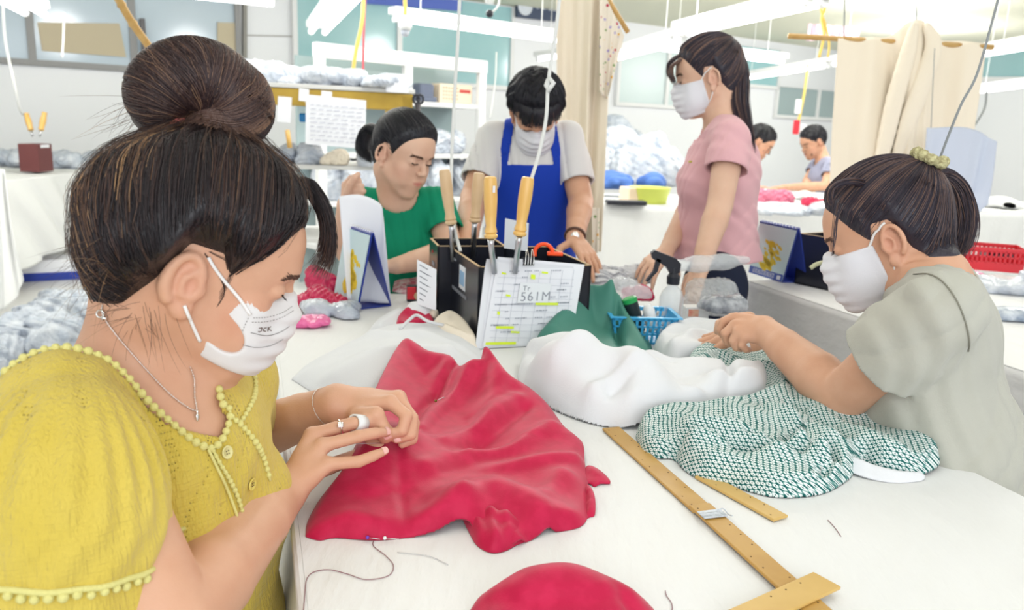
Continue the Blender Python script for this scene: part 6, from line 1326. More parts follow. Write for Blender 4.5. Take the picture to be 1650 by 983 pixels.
    pc = np.linalg.lstsq(np.column_stack([poly, np.ones(len(poly))]), (sp-lc)@pu, rcond=None)[0].astype(f4)
    def col(P):
        q = np.column_stack([(P-lc.astype(f4))@pa.astype(f4), (P-lc.astype(f4))@pb.astype(f4)]).astype(f4)
        d = poly_sd(q, poly); hh = (P-lc.astype(f4))@pu.astype(f4)-(q@pc[:2]+pc[2]); return np.maximum(d, -hh-.016)
    hemR = plane(slR[-1]-ax*.010, ax); hemL = plane(slL[-1]-nrm(slL[-1]-slL[0])*.0, nrm(slL[-1]-slL[0]))
    armR = s_cap(S_R, E_R, .07)
    def cloth(P):
        d1 = smin(torso_b(P), 9, 0); d2 = smin(sleeveR(P), d1+.002, .004) if False else sleeveR(P); d3 = sL(P)
        wv = .0009*np.sin(P[:, 0]*130+3*np.sin(P[:, 2]*40)+P[:, 1]*90)
        a1 = np.maximum(d1, -(d1+.0045)); a2 = np.maximum(np.maximum(d2, -(d2+.0045)), hemR(P)); a3 = np.maximum(np.maximum(d3, -(d3+.0045)), hemL(P))
        return np.maximum(smin(np.minimum(a2, a3), a1, .004)+wv*(np.abs(d1) < .03), -col(P))
    cl, ch = bounds(np.vstack([slR, slL, [at(.2, 0, -.45), at(-.2, 0, -.45), at(0, .2, -.4), at(0, -.2, -.4), at(0, 0, .08)]]), .06)
    cl[2] = max(cl[2], .50)
    sdf_obj('blouse', cloth, cl, ch, .0022, M['yellow'], t, sm=1)
    # pompom trim along the neckline
    def drop(p, a=pu, up_=.10):
        q = p+a*up_
        for _ in range(90):
            d = float(bl(np.array([q], dtype=f4))[0]); q = q-a*min(max(d*.8, .0005), .01)
            if d < .0008: return q
            if np.dot(q-p, a) < -.08: break
        return onto(bl, p[None], .001, 12)[0][0]
    def pom_line(curve, name='pompom_trim', r=.0042, gap=.0088, tape=True, hang=None):
        c = np.asarray(curve); seg = np.r_[0, np.cumsum(np.linalg.norm(np.diff(c, axis=0), axis=1))]; n = int(seg[-1]/gap); mb = MB()
        if tape: mb.tube(c, .0016, 6)
        rs = random.Random(4)
        for i in range(n+1):
            s_ = min(i*gap, seg[-1]); p = np.array([np.interp(s_, seg, c[:, k]) for k in range(3)])
            if hang is not None: p = p+hang*(.004+.002*rs.random())
            mb.sph(p, r*rs.uniform(.85, 1.1), 8)
        return mb.build(name, M['trim'], t, smooth=True)
    curve = np.array([drop(p)+pu*.0015 for p in np.vstack([sp, sp[:1]])]); pom_line(curve)
    # sleeve band trim
    k = slR[4]; nb_ = []
    for i in range(41):
        a = i*2*math.pi/40; d = ux*math.cos(a)+wx*math.sin(a); q = k+d*.12
        for _ in range(90):
            dd = float(bl(np.array([q], dtype=f4))[0]); q = q-d*min(max(dd*.8, .0005), .01)
            if dd < .0008 or np.dot(q-k, d) < .03: break
        nb_.append(q+d*.001)
    pom_line(nb_, 'sleeve_trim', .0042, .0098, True, ax)
    mb = MB(); mb.tube(nb_, .0028, 6); mb.build('sleeve_tape', M['trim'], t, smooth=True)
    def onb(px, py, lift=.0012): return hit(cloth, px, py, .4, 2.0, lift)
    def pxline(pts, **k):
        c = [onb(*p) for p in spline(pts, 5)]; c = [p for p in c if p is not None]; return pom_line(np.array(c), **k)
    # placket with trims and buttons, far-sleeve trim, side trim
    pxline([(342, 726), (352, 744), (366, 768), (380, 796), (390, 828), (396, 846)], r=.0028, gap=.0068, name='placket_trim')
    mb = MB(); c = [onb(*p) for p in spline([(334, 724), (348, 752), (362, 782), (376, 818), (386, 852)], 5)]; mb.tube([p for p in c if p is not None], .0016, 6); mb.build('placket_piping', M['trim'], t, smooth=True)
    pxline([(372, 672), (392, 690), (410, 712), (424, 740), (434, 775)], r=.0036, gap=.0075, name='front_trim')
    pxline([(402, 590), (410, 612), (408, 640), (396, 665), (384, 684)], r=.0034, gap=.0075, name='far_sleeve_trim')
    for (px, py), mm in (((364, 729), 'button_pale'), ((404, 780), 'button')):
        p = onb(px, py, .001); n = grad(bl, p); mb = MB(); mb.lathe(p, [(.0062, 0), (.0070, .0012), (.0066, .0024), (.0050, .0018), (.0048, .0014)], 24, n)
        o = mb.build('button', M[mm], t, smooth=True); mb = MB(); u = nrm(np.cross(n, up)); v = np.cross(n, u)
        for a in range(4): mb.sph(p+n*.0018+(u*math.cos(a*1.571+.78)+v*math.sin(a*1.571+.78))*.0019, .0007, 6)
        mb.build('stitch_hole', M['brow'], o)
    # ------------------------------------------------ hair
    def vol(q): return .012+.012*sstep(-.01, .05, q[:, 2])*(1-.9*sstep(.07, .13, q[:, 2]))+.022*np.exp(-(((q[:, 0]+.085)/.05)**2+((q[:, 2]-.01)/.05)**2))+.012*np.exp(-((np.abs(q[:, 1])-.06)/.03)**2)*sstep(.0, .05, q[:, 2])-.010*sstep(.05, .10, q[:, 0])
    H.line = (np.array([-.13, -.085, -.055, -.034, -.018, .016, .028, .046, .068, .088, .13]), np.array([-.075, -.068, -.052, -.012, .038, .040, .020, .042, .076, .094, .10]))
    knot_w = W(350, 214, .845); knot = H.L(knot_w[None])[0].astype(float)
    cap0 = H.cap(nsdf, vol)
    def cap(P):
        q = P-knot_w.astype(f4); return smin(cap0(P), np.sqrt((q*q).sum(1))-.030, .03)+.0012*np.sin(np.arctan2(*(H.L(P)[:, :2]-knot[:2].astype(f4)).T[::-1])*38)*sstep(.02, .05, H.hairmask(P))
    lo, hi = box_around(H, .19)
    parts = [solid(cap, lo, hi, .0026, .12)]
    L = scalp_strands(H, cap, knot, 5200, (.0003, .0030), 14, 3)
    V, Q, tn = strands_geo(L, np.random.RandomState(2).uniform(.00025, .00055, len(L)))
    # sun-bleached streaks: the tone follows where the strand grows
    root = H.L(L[:, 0]); a = np.arctan2(root[:, 0]-knot[0], root[:, 1]-knot[1]); st = .5+.5*np.sin(a*9+1.0); back = sstep(-.04, -.10, root[:, 0])
    base = np.random.RandomState(8).rand(len(L)); tone = np.clip(base*.42+.40*st*base+.45*back*base+.05, 0, 1)
    parts.append((V, Q, np.repeat(tone, 14*3)))
    # stray hairs standing off the head
    L2 = scalp_strands(H, cap, knot, 420, (.004, .011), 14, 9); V, Q, _ = strands_geo(L2, .00016); parts.append((V, Q, np.repeat(np.random.RandomState(1).uniform(.3, .95, len(L2)), 42)))
    rs = np.random.RandomState(21); wis = []
    def wisp(p0, d, ln, n, sp_=.35, sag=.3):
        for _ in range(n):
            dd = nrm(np.asarray(d)+rs.normal(0, sp_, 3)); l_ = ln*rs.uniform(.5, 1.15); b_ = rs.normal(0, .22, 3); q = np.asarray(p0)+rs.normal(0, .006, 3)
            wis.append([q+dd*l_*s_+b_*l_*s_*s_+np.array([0, 0, -sag])*l_*s_*s_ for s_ in np.linspace(0, 1, 10)])
    for px, py in ((170, 430), (185, 470), (200, 495), (225, 505), (160, 390)): p = hit(cap, px+8, py, .4, 1.6); (wisp(p, -RI*.8+UI*-.2, .05, 14) if p is not None else None)
    for px, py in ((215, 505), (240, 505), (262, 500)): p = hit(cap, px, py-8, .4, 1.6); (wisp(p, -UI+RI*.15, .055, 7, .18, 0) if p is not None else None)
    for px in (215, 225, 235): wisp(W(px, 150+px*.1, .83), -RI-UI*.35, .055, 9, .3)
    # loose front lock and temple hairs
    L3 = np.array(wis); V, Q, _ = strands_geo(L3, .00017); parts.append((V, Q, np.repeat(rs.uniform(.3, 1, len(L3)), 30)))
    p0 = hit(cap, 490, 300, .4, 1.6); lock = [H.Wd((.060, .0, .100)), W(488, 296, .85), W(516, 326, .860), W(529, 368, .865), W(526, 410, .866), W(506, 450, .862)]
    L4 = bundle(lock, [.006, .012, .013, .012, .014, .019], 620, 4, .0010, flat=.6); V, Q, _ = strands_geo(L4, .0003); tt = np.tile(np.linspace(.1, .55, L4.shape[1])[None], (len(L4), 1))+rs.uniform(-.1, .35, (len(L4), 1))
    parts.append((V, Q, np.repeat(np.clip(tt, 0, 1).reshape(-1), 3)))
    tmp = []
    for pts in (((330, 408), (352, 440), (362, 470), (342, 500), (322, 520)), ((338, 405), (375, 430), (352, 480), (332, 512)), ((500, 385), (470, 412), (440, 424), (410, 436)), ((480, 340), (460, 360), (446, 372), (420, 385)), ((505, 395), (490, 425), (462, 446), (440, 450))):
        c = spline(pts, 5)
        for j in range(5):
            o = rs.normal(0, 3, 2)*np.linspace(.2, 1, len(c))[:, None]; q = [hit(H.sk, p[0]+e[0], p[1]+e[1], .4, 1.6, .0012) for p, e in zip(c, o)]
            if all(v is not None for v in q):
                q = np.array(q); s0 = np.linspace(0, len(q)-1, 14); tmp.append(np.column_stack([np.interp(s0, np.arange(len(q)), q[:, k2]) for k2 in range(3)]))
    if tmp: V, Q, _ = strands_geo(np.array(tmp), .0002); parts.append((V, Q, .35))
    join_hair('hair', parts, M['hair_brown'], t)
    # bun: a thick roll looped over the crown
    bp = np.array([W(255, 177, .835), W(261, 143, .815), W(298, 124, .812), W(341, 128, .822), W(378, 156, .828), W(386, 191, .830), W(363, 211, .836)])
    br = np.array([.028, .034, .0370, .0355, .0300, .0235, .0160])
    b2 = np.array([W(297, 221, .82), W(334, 210, .815), W(376, 206, .82), W(401, 183, .83), W(394, 144, .835), W(357, 117, .84)]); b2r = np.array([.010, .018, .0210, .0235, .022, .018])
    bun_s = SDF().add(s_chain(bp, br, sub=3, k=.002), 0).add(s_chain(b2, b2r, sub=3, k=.002), .004).add(s_cap(W(268, 172, .835), W(244, 150, .83), .024, .020), .01)
    bl_, bh_ = bounds(np.vstack([bp, b2]), .05); bparts = [solid(bun_s, bl_, bh_, .0024, .05)]
    def wrap(path, rad, n, tw, seed, lift=.0006):
        sp_ = spline(np.column_stack([path, rad]), 6); pts = sp_[:, :3]; rr = sp_[:, 3]; t_, U_, W_ = frames(pts); rs2 = np.random.RandomState(seed); th = rs2.rand(n)*6.283; s0 = np.linspace(0, 1, len(pts))
        A_ = th[:, None]+tw*s0[None]+.12*np.sin(s0[None]*6+th[:, None]*3); L_ = pts[None]+(rr[None, :, None]*(np.cos(A_)[..., None]*U_[None]+np.sin(A_)[..., None]*W_[None]))
        sh = L_.shape; P_, _ = onto(bun_s, L_.reshape(-1, 3), np.repeat(rs2.uniform(-.0002, lift*3, n), sh[1]), 5); return P_.reshape(sh)
    sp_ = spline(np.column_stack([bp, br]), 12); t_, U_, W_ = frames(sp_[:, :3]); rs3 = np.random.RandomState(12); n = 3600; s1 = rs3.uniform(0, .80, n); th0 = rs3.uniform(0, 6.283, n); k_ = 14; ss = np.linspace(0, 1, k_)
    i_ = np.clip((s1[:, None]+(.10+.10*rs3.rand(n, 1))*ss[None])*(len(sp_)-1), 0, len(sp_)-1.01); i0 = i_.astype(int); fr_ = (i_-i0)[..., None]; ctr = sp_[i0, :3]*(1-fr_)+sp_[i0+1, :3]*fr_; rr_ = sp_[i0, 3]; A_ = th0[:, None]+ss[None]*2.3
    L_ = ctr+rr_[..., None]*(np.cos(A_)[..., None]*U_[i0]+np.sin(A_)[..., None]*W_[i0]); P_, _ = onto(bun_s, L_.reshape(-1, 3), np.repeat(rs3.uniform(.0, .002, n), k_), 5); V, Q, _ = strands_geo(P_.reshape(L_.shape), .0004)
    bparts.append((V, Q, np.repeat(np.clip(rs3.rand(n)**1.7+.1*np.sin(s1*40), 0, 1), k_*3)))
    for pth, rd, n, tw, sd in ((b2, b2r, 2000, 1.6, 2),):
        L_ = wrap(pth, rd, n, tw, sd); V, Q, _ = strands_geo(L_, .00042); tone = np.random.RandomState(sd).rand(len(L_))**1.5; bparts.append((V, Q, np.repeat(tone, L_.shape[1]*3)))
    join_hair('hair_bun', bparts, M['hair_bun'], t)
    mb = MB(); kc = W(318, 205, .84)
    for j in range(4): mb.tube([kc+up*(.004*j-.006)+RI*.030*math.cos(a)+np.array([0, 1, 0])*.030*math.sin(a) for a in np.linspace(0, 6.283, 25)], .0032, 8)
    mb.build('hair_tie', M['pinkband'], t, smooth=True)
    # ------------------------------------------------ face mask and straps
    nh = hit(H.sk, 360, 537, .4, 1.6); nc_ = H.L(nh[None])[0] if nh is not None else np.array([.03, -.055, -.06])
    mo, mf = mask_part(H, H.sk, t, M['mask'], top=.006, bot=-.082, back=.022, skew=.30, puff=.001, res=.0016, notch=(nc_, (.026, .03, .0165), rotz(0)@roty(.5)))
    def ml(px, py, lift=.0006): return hit(SDF().add(mf, 0), px, py, .4, 1.6, lift)
    sf = SDF().add(H.sk, 0).add(H.er, .003).add(nk, .03).add(mf, 0)
    def strap(pts):
        q = [hit(sf, a, b, .4, 1.6, .0012) for a, b in spline(pts, 6)]; q = np.array([v for v in q if v is not None]); mb = MB()
        if len(q) > 3: mb.tube(q, .0017, 8); mb.build('ear_strap', M['elastic'], mo, smooth=True)
    M_top = H.Wd((.024, -.056, -.002)); 
    def strap3(ctrl):
        q, _ = onto(lambda P: np.minimum(H.sk(P), H.er(P)), [H.Wd(c) for c in spline(ctrl, 6)], .0014); MB().tube(q, .0017, 8).build('ear_strap', M['elastic'], mo, smooth=True)
    strap([(403, 507), (385, 480), (360, 450), (344, 428), (336, 414)]); strap([(322, 549), (312, 528), (303, 508), (297, 492)])
    for sy in (1,):
        strap3([(.034, .060*sy, -.008), (.022, .070*sy, .008), (.010, .074*sy, .026), (-.010, .074*sy, .036)])
        strap3([(.012, .066*sy, -.078), (.004, .066*sy, -.055), (-.002, .074*sy, -.034)])
    mb = MB()
    def stitch(pts, n):
        q = [ml(a, b) for a, b in spline(pts, 4)]; q = np.array([v for v in q if v is not None])
        if len(q) < 3: return
        s0 = np.linspace(0, len(q)-1, n*2); c = np.column_stack([np.interp(s0, np.arange(len(q)), q[:, k2]) for k2 in range(3)])
        for i in range(0, n*2-1, 2): mb.tube([c[i], c[i+1]], .00035, 4)
    stitch([(408, 512), (430, 511), (455, 504), (470, 494)], 16); stitch([(406, 519), (430, 518), (455, 511), (472, 501)], 16)
    stitch([(400, 512), (392, 530), (386, 548), (380, 562)], 12)
    for pl_ in ([(392, 556), (412, 560), (436, 557), (456, 547)], [(404, 536), (430, 541), (452, 535), (466, 526)]):
        q = [ml(a, b, .0002) for a, b in spline(pl_, 4)]; q = [v for v in q if v is not None]
        if len(q) > 2: mb.tube(np.array(q), .0004, 4)
    if mb.n: mb.build('stitching', mat('grey_stitching', srgb(150, 146, 146), rough=.8), mo)
    # printed mark on the mask
    def stroke(pts): 
        q = [ml(a, b, .0004) for a, b in pts]; q = [v for v in q if v is not None]
        if len(q) > 1: lm.tube(q, .00045, 4)
    lm = MB(); x0, y0 = 417, 528
    stroke([(x0, y0+1), (x0+5, y0), (x0+4, y0+5), (x0+1, y0+7), (x0-1, y0+6)]); stroke([(x0+12, y0), (x0+8, y0+1), (x0+7, y0+5), (x0+11, y0+6)]); stroke([(x0+14, y0+6), (x0+15, y0-1)]); stroke([(x0+19, y0-2), (x0+15, y0+2), (x0+20, y0+5)])
    if lm.n: lm.build('printed_mark', M['brow'], mo)
    # ------------------------------------------------ jewellery and thimble
    sk2 = SDF().add(skin, 0)
    def chain_on(ctrl, r=.0011, name='necklace'):
        q, _ = onto(sk2, spline(ctrl, 14), r*1.1); mb = MB(); mb.tube(q, r*.45, 6)
        seg = np.r_[0, np.cumsum(np.linalg.norm(np.diff(q, axis=0), axis=1))]
        for i in range(int(seg[-1]/(r*2.6))):
            s_ = i*r*2.6; p = [np.interp(s_, seg, q[:, k2]) for k2 in range(3)]; mb.sph(p, r*(1.0 if i % 2 else .7), 6)
        return mb.build(name, M['chain'], t, smooth=True), q
    ctrl = [hit(skin, a, b, .4, 1.6) for a, b in ((166, 492), (166, 505), (185, 535), (215, 572), (250, 612), (285, 645), (314, 662))]+[hit(skin, a, b, .4, 1.6) for a, b in ((313, 640), (312, 612), (306, 590))]
    ctrl = [c for c in ctrl if c is not None]
    nk_o, q = chain_on(ctrl); p = hit(skin, 316, 668, .4, 1.6, .002); mb = MB(); mb.sph(p-np.array([0, 0, .004]), .0035, 12, (.5, .9, 1.5)); mb.tube([p+(0, 0, .004), p-(0, 0, .001)], .0012, 6); mb.build('pendant', M['silver'], nk_o, smooth=True)
    p = hit(skin, 166, 505, .4, 1.6, .003); mb = MB(); mb.tube([p+RI*.0035*math.cos(a)+UI*.0035*math.sin(a) for a in np.linspace(0, 6.28, 13)], .001, 6); mb.sph(p+RI*.004-UI*.004, .0028, 8); mb.build('clasp', M['silver'], nk_o, smooth=True)
    d = nrm(W_L-E_L); c = W_L-d*.012; u = nrm(np.cross(d, [0, 0, 1])); v = np.cross(d, u)
    chain_on([c+(u*math.cos(a)+v*math.sin(a))*.03+d*.003*math.sin(a) for a in np.linspace(0, 6.283, 14)], .0009, 'bracelet')
    def band(P, i, fr, w, rr, name, m, th=.001):
        d_ = nrm(P[i+1]-P[i]); c_ = P[i]+(P[i+1]-P[i])*fr; mb = MB(); n = 28; u_ = nrm(np.cross(d_, [0, 0, 1])); v_ = np.cross(d_, u_); V = []; Fc = []
        for kx, (rad, hh) in enumerate(((rr, -w/2), (rr+th, -w/2), (rr+th, w/2), (rr, w/2))):
            for j in range(n): a = 6.283*j/n; V.append(c_+d_*hh+(u_*math.cos(a)+v_*math.sin(a))*rad)
        for kx in range(4):
            for j in range(n): Fc.append((kx*n+j, kx*n+(j+1) % n, ((kx+1) % 4)*n+(j+1) % n, ((kx+1) % 4)*n+j))
        mb.add(V, Fc); return mb.build(name, m, t, smooth=True), c_
    Pm, rm = hr['middle']
    band(Pm, 1, .25, .017, .0094, 'thimble', M['white_gloss'], .0022)
    ro, c_ = band(Pm, 0, .68, .0018, .0092, 'ring', M['silver'], .0009)
    n_ = nrm(C0-c_+np.array([0, 0, .3])); mb = MB(); mb.box(c_+n_*.0112, (.007, .007, .0035), R=np.stack([nrm(np.cross(n_, [0, 0, 1])), np.cross(n_, nrm(np.cross(n_, [0, 0, 1]))), n_], 1), bev=.001)
    for i in range(3):
        for j in range(3): mb.sph(c_+n_*.013+nrm(np.cross(n_, [0, 0, 1]))*(i-1)*.002+np.cross(n_, nrm(np.cross(n_, [0, 0, 1])))*(j-1)*.002, .001, 6)
    mb.build('stone_setting', M['silver'], ro)
    Pl, rl = hl['ring']; band(Pl, 0, .7, .0015, .0090, 'ring', M['chain'], .0007)
    # seated lower body
    pel = at(-.02, 0, -.46); pel[2] = max(pel[2], .50); pants = SDF()
    pants.add(s_ell(pel, (.12, .16, .09), A), 0)
    hL, hR = pel+l*.08, pel-l*.08; kL = np.array([hL[0]+.34, hL[1]+.02, .50]); kR = np.array([hR[0]+.34, hR[1]-.02, .50])
    legs(pants, hL, hR, kL, kR, kL+np.array([0, 0, -.43]), kR+np.array([0, 0, -.43]))
    lo2, hi2 = bounds([pel, kL, kR, kL-np.array([0, 0, .42]), pel-f*.1], .12); lo2[2] = .03
    sdf_obj('trousers', pants, lo2, hi2, .008, M['trouser'], t)
    mb = MB(); shoe(mb, kL, (1, 0, 0)); shoe(mb, kR, (1, 0, 0)); mb.build('shoes', M['black_plastic'], t)
    stool('stool', (pel[0]-.02, pel[1]), 'white round stool under the seated woman in the mustard blouse', .42)
    # the needle in her fingers, with its thread
    a_, b_ = W(566, 715, 1.03), W(622, 714, 1.05); mb = MB(); mb.tube([a_, b_], [.0004, .0007], 6); n_o = mb.build('needle', M['steel'], None, smooth=True)
    tag(n_o, 'fine steel sewing needle held between the fingertips over red fabric', 'needle')
build_hero()
# ---------------------------------------------------------------- the other workers
def worker(label, H, nb, SL, SR, EL, ER, WL, WR, hands, cloth, cmat, facing, torso, pelvis, hair, hmat, skin='skin', mask=None, res=.004, feet=None, ar=(.044, .037, .038, .024),
           neck=(.054, .050, .058), sleeve=.5, slr=(.056, .062, .060), hem=None, knees=None, pants=True, neckcut=(.072, .03), fold=.0022, extra=None, shirt_name='tshirt', cutx=None, foldk=(40, 25, 30)):
    mid = (SL+SR)/2; l = nrm(SL-SR); f = nrm(facing); up = nrm(np.cross(f, l)); f = nrm(np.cross(l, up)); A = np.stack([f, l, up], 1)
    at = lambda x, y, z: mid+f*x+l*y+up*z
    t = thing('person', (pelvis[0], pelvis[1], 0), label, 'person')
    B = SDF(); B.add(H.sk, 0); B.add(H.er, .004)
    nk = s_chain([H.Wd((-.028, 0, -.01)), H.Wd((-.03, 0, -.05)), nb], list(neck), k=.01); B.add(nk, .03)
    BT = SDF().add(s_chain([SR, nb-up*.03, SL], [.04, .05, .04]), .04).add(s_ell(at(.0, 0, -.10), (.07, .125, .14), A), .04); B.add(lambda P: BT(P), .03)
    for S_, E_, W_ in ((SL, EL, WL), (SR, ER, WR)):
        if E_ is not None: B.add(arm_sdf(S_, E_, W_, ar), .02)
    for h in hands: B.add(hand_sdf(h, h.get('s', 1.0)), .01)
    pts = [SL, SR, H.C, H.Wd((0, 0, .14)), H.Wd((.12, 0, -.09)), H.Wd((-.1, 0, 0))]+[p for p in (EL, ER, WL, WR) if p is not None]+[p for h in hands for p in (h['middle'][0][-1], h['thumb'][0][-1], h['index'][0][-1])]
    lo, hi = bounds(pts, .07)
    sdf_obj('body', B, lo, hi, res, M[skin], t, attrf={'rosy': rosy_face(H, lips=mask is None)}, sm=1)
    # clothing
    S = SDF()
    for (c, r) in torso: S.add(s_ell(at(*c), r, A), .05)
    S.add(s_chain([SR, nb-up*.035, SL], [.053, .06, .053]), .04); S.add(lambda P: BT(P)-.009, .01)
    sls = []
    for S_, E_ in ((SL, EL), (SR, ER)):
        if E_ is None: continue
        e = S_+(E_-S_)*sleeve; s_ = s_chain([S_, S_+(e-S_)*.6, e+(E_-S_)*.12], list(slr), k=.004); sls.append((s_, plane(e, E_-S_)))
    wf = wob(fold, foldk, int(abs(mid[0])*100)); nbs = nb+f*neckcut[1]*.5+up*.03
    ncut = s_cap(nb+up*.0+f*neckcut[1], nb+up*.12+f*neckcut[1]*.3, neckcut[0], neckcut[0]*.9)
    hm = plane(*hem) if hem else None
    def shirt(P):
        d1 = S(P)+wf(P, 0); d = np.maximum(d1, -(d1+.010)) if hem else d1
        if hm is not None: d = np.maximum(d, hm(P))
        for s_, pl in sls:
            e = s_(P)+wf(P, 0); e = np.maximum(np.maximum(e, -(e+.008)), pl(P)); d = smin(d, e, .012)
        return np.maximum(d, -ncut(P))
    S.full = shirt
    clo, chi = bounds(pts[:2]+[at(.2, 0, -.3), at(-.16, 0, -.3), at(0, .2, -.3), at(0, -.2, -.3), pelvis]+[s_[0]+(s_[1]-s_[0])*.7 for s_ in ((SL, EL), (SR, ER)) if s_[1] is not None], .1)
    sdf_obj(shirt_name, shirt, clo, chi, max(res, .0035), M[cmat], t, sm=1)
    nsdf = SDF().add(H.sk, 0).add(nk, .03)
    face_lines(H, H.sk, t, thick=1.3)
    if mask: mask_w(H, t, mask)
    hair(H, nsdf, t, hmat)
    if pants:
        Pn = SDF().add(s_ell(pelvis, (.10, .145, .12), A), 0); hL, hR = pelvis+l*.08-up*.03, pelvis-l*.08-up*.03
        if knees is not None: kL, kR = hL+knees, hR+knees; fL, fR = kL*1, kR*1
        else: kL, kR = hL*1, hR*1; kL[2] = kR[2] = .46; kL = kL+f*.02; kR = kR+f*.02; fL, fR = kL-f*.03, kR-f*.03
        fL[2] = fR[2] = .09; legs(Pn, hL, hR, kL, kR, fL, fR); l2, h2 = bounds([hL, hR, kL, kR, fL, fR, pelvis], .15); l2[2] = .03
        sdf_obj('trousers', Pn, l2, h2, .008, M['trouser'], t)
        mb = MB(); shoe(mb, fL, f); shoe(mb, fR, f); mb.build('shoes', M['black_plastic'], t)
    if extra: extra(t, H, S, at, A, B)
    return t, at, A, S, B
def mask_w(H, t, side=(1,)):
    mo, mf = mask_part(H, H.sk, t, M['mask_white'], top=.008, bot=-.098, back=.018, skew=.10, puff=.005, res=.0026, fold=.0016)
    for sy in (1, -1):
        for ctrl in ([(.040, .056*sy, -.004), (.026, .067*sy, .010), (.012, .073*sy, .026), (-.008, .075*sy, .034)], [(.020, .060*sy, -.082), (.010, .064*sy, -.06), (.002, .071*sy, -.036)]):
            q, _ = onto(lambda P: np.minimum(H.sk(P), H.er(P)), [H.Wd(c) for c in spline(ctrl, 6)], .002); MB().tube(q, .0022, 6).build('ear_strap', M['elastic'], mo, smooth=True)
def hair_tail(anchor, path_l, widths, nscalp=1500, ntail=700, vol=.012, tie=None, extra=None, rad=.0007, line=None, flat=.7, core=True):
    def f(H, base, t, hm):
        if line is not None: H.line = line
        cap = H.cap(base, vol); lo, hi = box_around(H, .18*H.s/.95); parts = [solid(cap, lo, hi, .0032, .15)]
        L = scalp_strands(H, cap, anchor, nscalp, (.0002, .0022), 12, 5); V, Q, tn = strands_geo(L, rad*.8); parts.append((V, Q, tn))
        if path_l is not None:
            P = np.array([W(p[0], p[1], p[2]) if abs(p[0]) > 5 else H.Wd(p) for p in path_l]) if not isinstance(path_l, np.ndarray) else path_l
            if core:
                cs = SDF().add(s_chain(P[:-1], np.array(widths[:-1])*.72, sub=3, k=.004), 0); l2, h2 = bounds(P, .06); parts.append(solid(cs, l2, h2, .004, .1))
            L = bundle(P, widths, ntail, 6, .0006, flat=flat); V, Q, tn = strands_geo(L, rad); parts.append((V, Q, tn))
        if extra: parts += extra(H, cap)
        join_hair('hair', parts, M[hm], t)
        if tie: tie(H, t)
    return f
def short_hair(vol=.016, n=1500, ln=.03, crown=(-.04, 0, .13), rad=.0008, line=None, fringe=None):
    def f(H, base, t, hm):
        H.line = line if line is not None else (np.array([-.13, -.085, -.05, -.03, -.014, .014, .022, .045, .065, .092, .13]), np.array([-.055, -.045, -.035, .0, .038, .04, .020, .045, .070, .088, .092]))
        cap0 = H.cap(base, vol); cap = lambda P: cap0(P)+.0015*np.sin(H.L(P)[:, 0]*170+2*np.sin(H.L(P)[:, 1]*110))
        lo, hi = box_around(H, .17); parts = [solid(cap, lo, hi, .0034, .15)]
        rs = np.random.RandomState(7); L = scalp_strands(H, cap, crown, n, (.0006, .004), 12, 5, reach=(.25, .6)); L = L[:, ::-1]
        e = (L[:, -1]-L[:, -2]); e /= np.maximum(np.linalg.norm(e, axis=1, keepdims=True), 1e-6); L = np.concatenate([L, (L[:, -1]+e*rs.uniform(.2, 1, (len(L), 1))*ln*.4)[:, None]], 1)
        V, Q, tn = strands_geo(L, rad); parts.append((V, Q, tn))
        if fringe: parts += fringe(H, cap)
        join_hair('hair', parts, M[hm], t)
    return f
def tufts(H, n, ln, seed=1, spread=.07, rad=.001, z0=.098, lean=0.0):
    """forelocks falling over the forehead in uneven tufts"""
    rs = np.random.RandomState(seed); L = []
    cl = rs.uniform(-1, 1, 16)
    for i in range(n):
        c = cl[rs.randint(16)]; y = c*spread+rs.normal(0, .006); fx = .098*math.sqrt(max(.1, 1-(y/.085)**2)); l_ = ln*(.7+.5*math.sin(c*9)**2)*rs.uniform(.7, 1.1)
        L.append([H.Wd((fx-.022, y*.8, z0+.012)), H.Wd((fx+.002, y*.95, z0+.006)), H.Wd((fx+.014, y+lean*.3, z0-.012)), H.Wd((fx+.017, y*1.03+lean*.7, z0-.014-l_*.5)), H.Wd((fx+.014, y*1.04+lean+rs.normal(0, .004), z0-.014-l_))])
    V, Q, tn = strands_geo(np.array([spline(l, 3) for l in L]), rad); return [(V, Q, tn)]
def ring_tie(p, r, m, nm='hair_tie', n=16, axis=None):
    def f(H, t):
        c = H.Wd(p); a = nrm(H.R@np.asarray(axis if axis is not None else (-1, 0, .4))); u = nrm(np.cross(a, [0, 1, .1])); v = np.cross(a, u); mb = MB(); rs = random.Random(2)
        for i in range(n):
            th = 6.283*i/n; mb.sph(c+(u*math.cos(th)+v*math.sin(th))*r+a*rs.uniform(-.004, .004), r*.42*rs.uniform(.8, 1.2), 8)
        mb.build(nm, M[m], t, smooth=True)
    return f

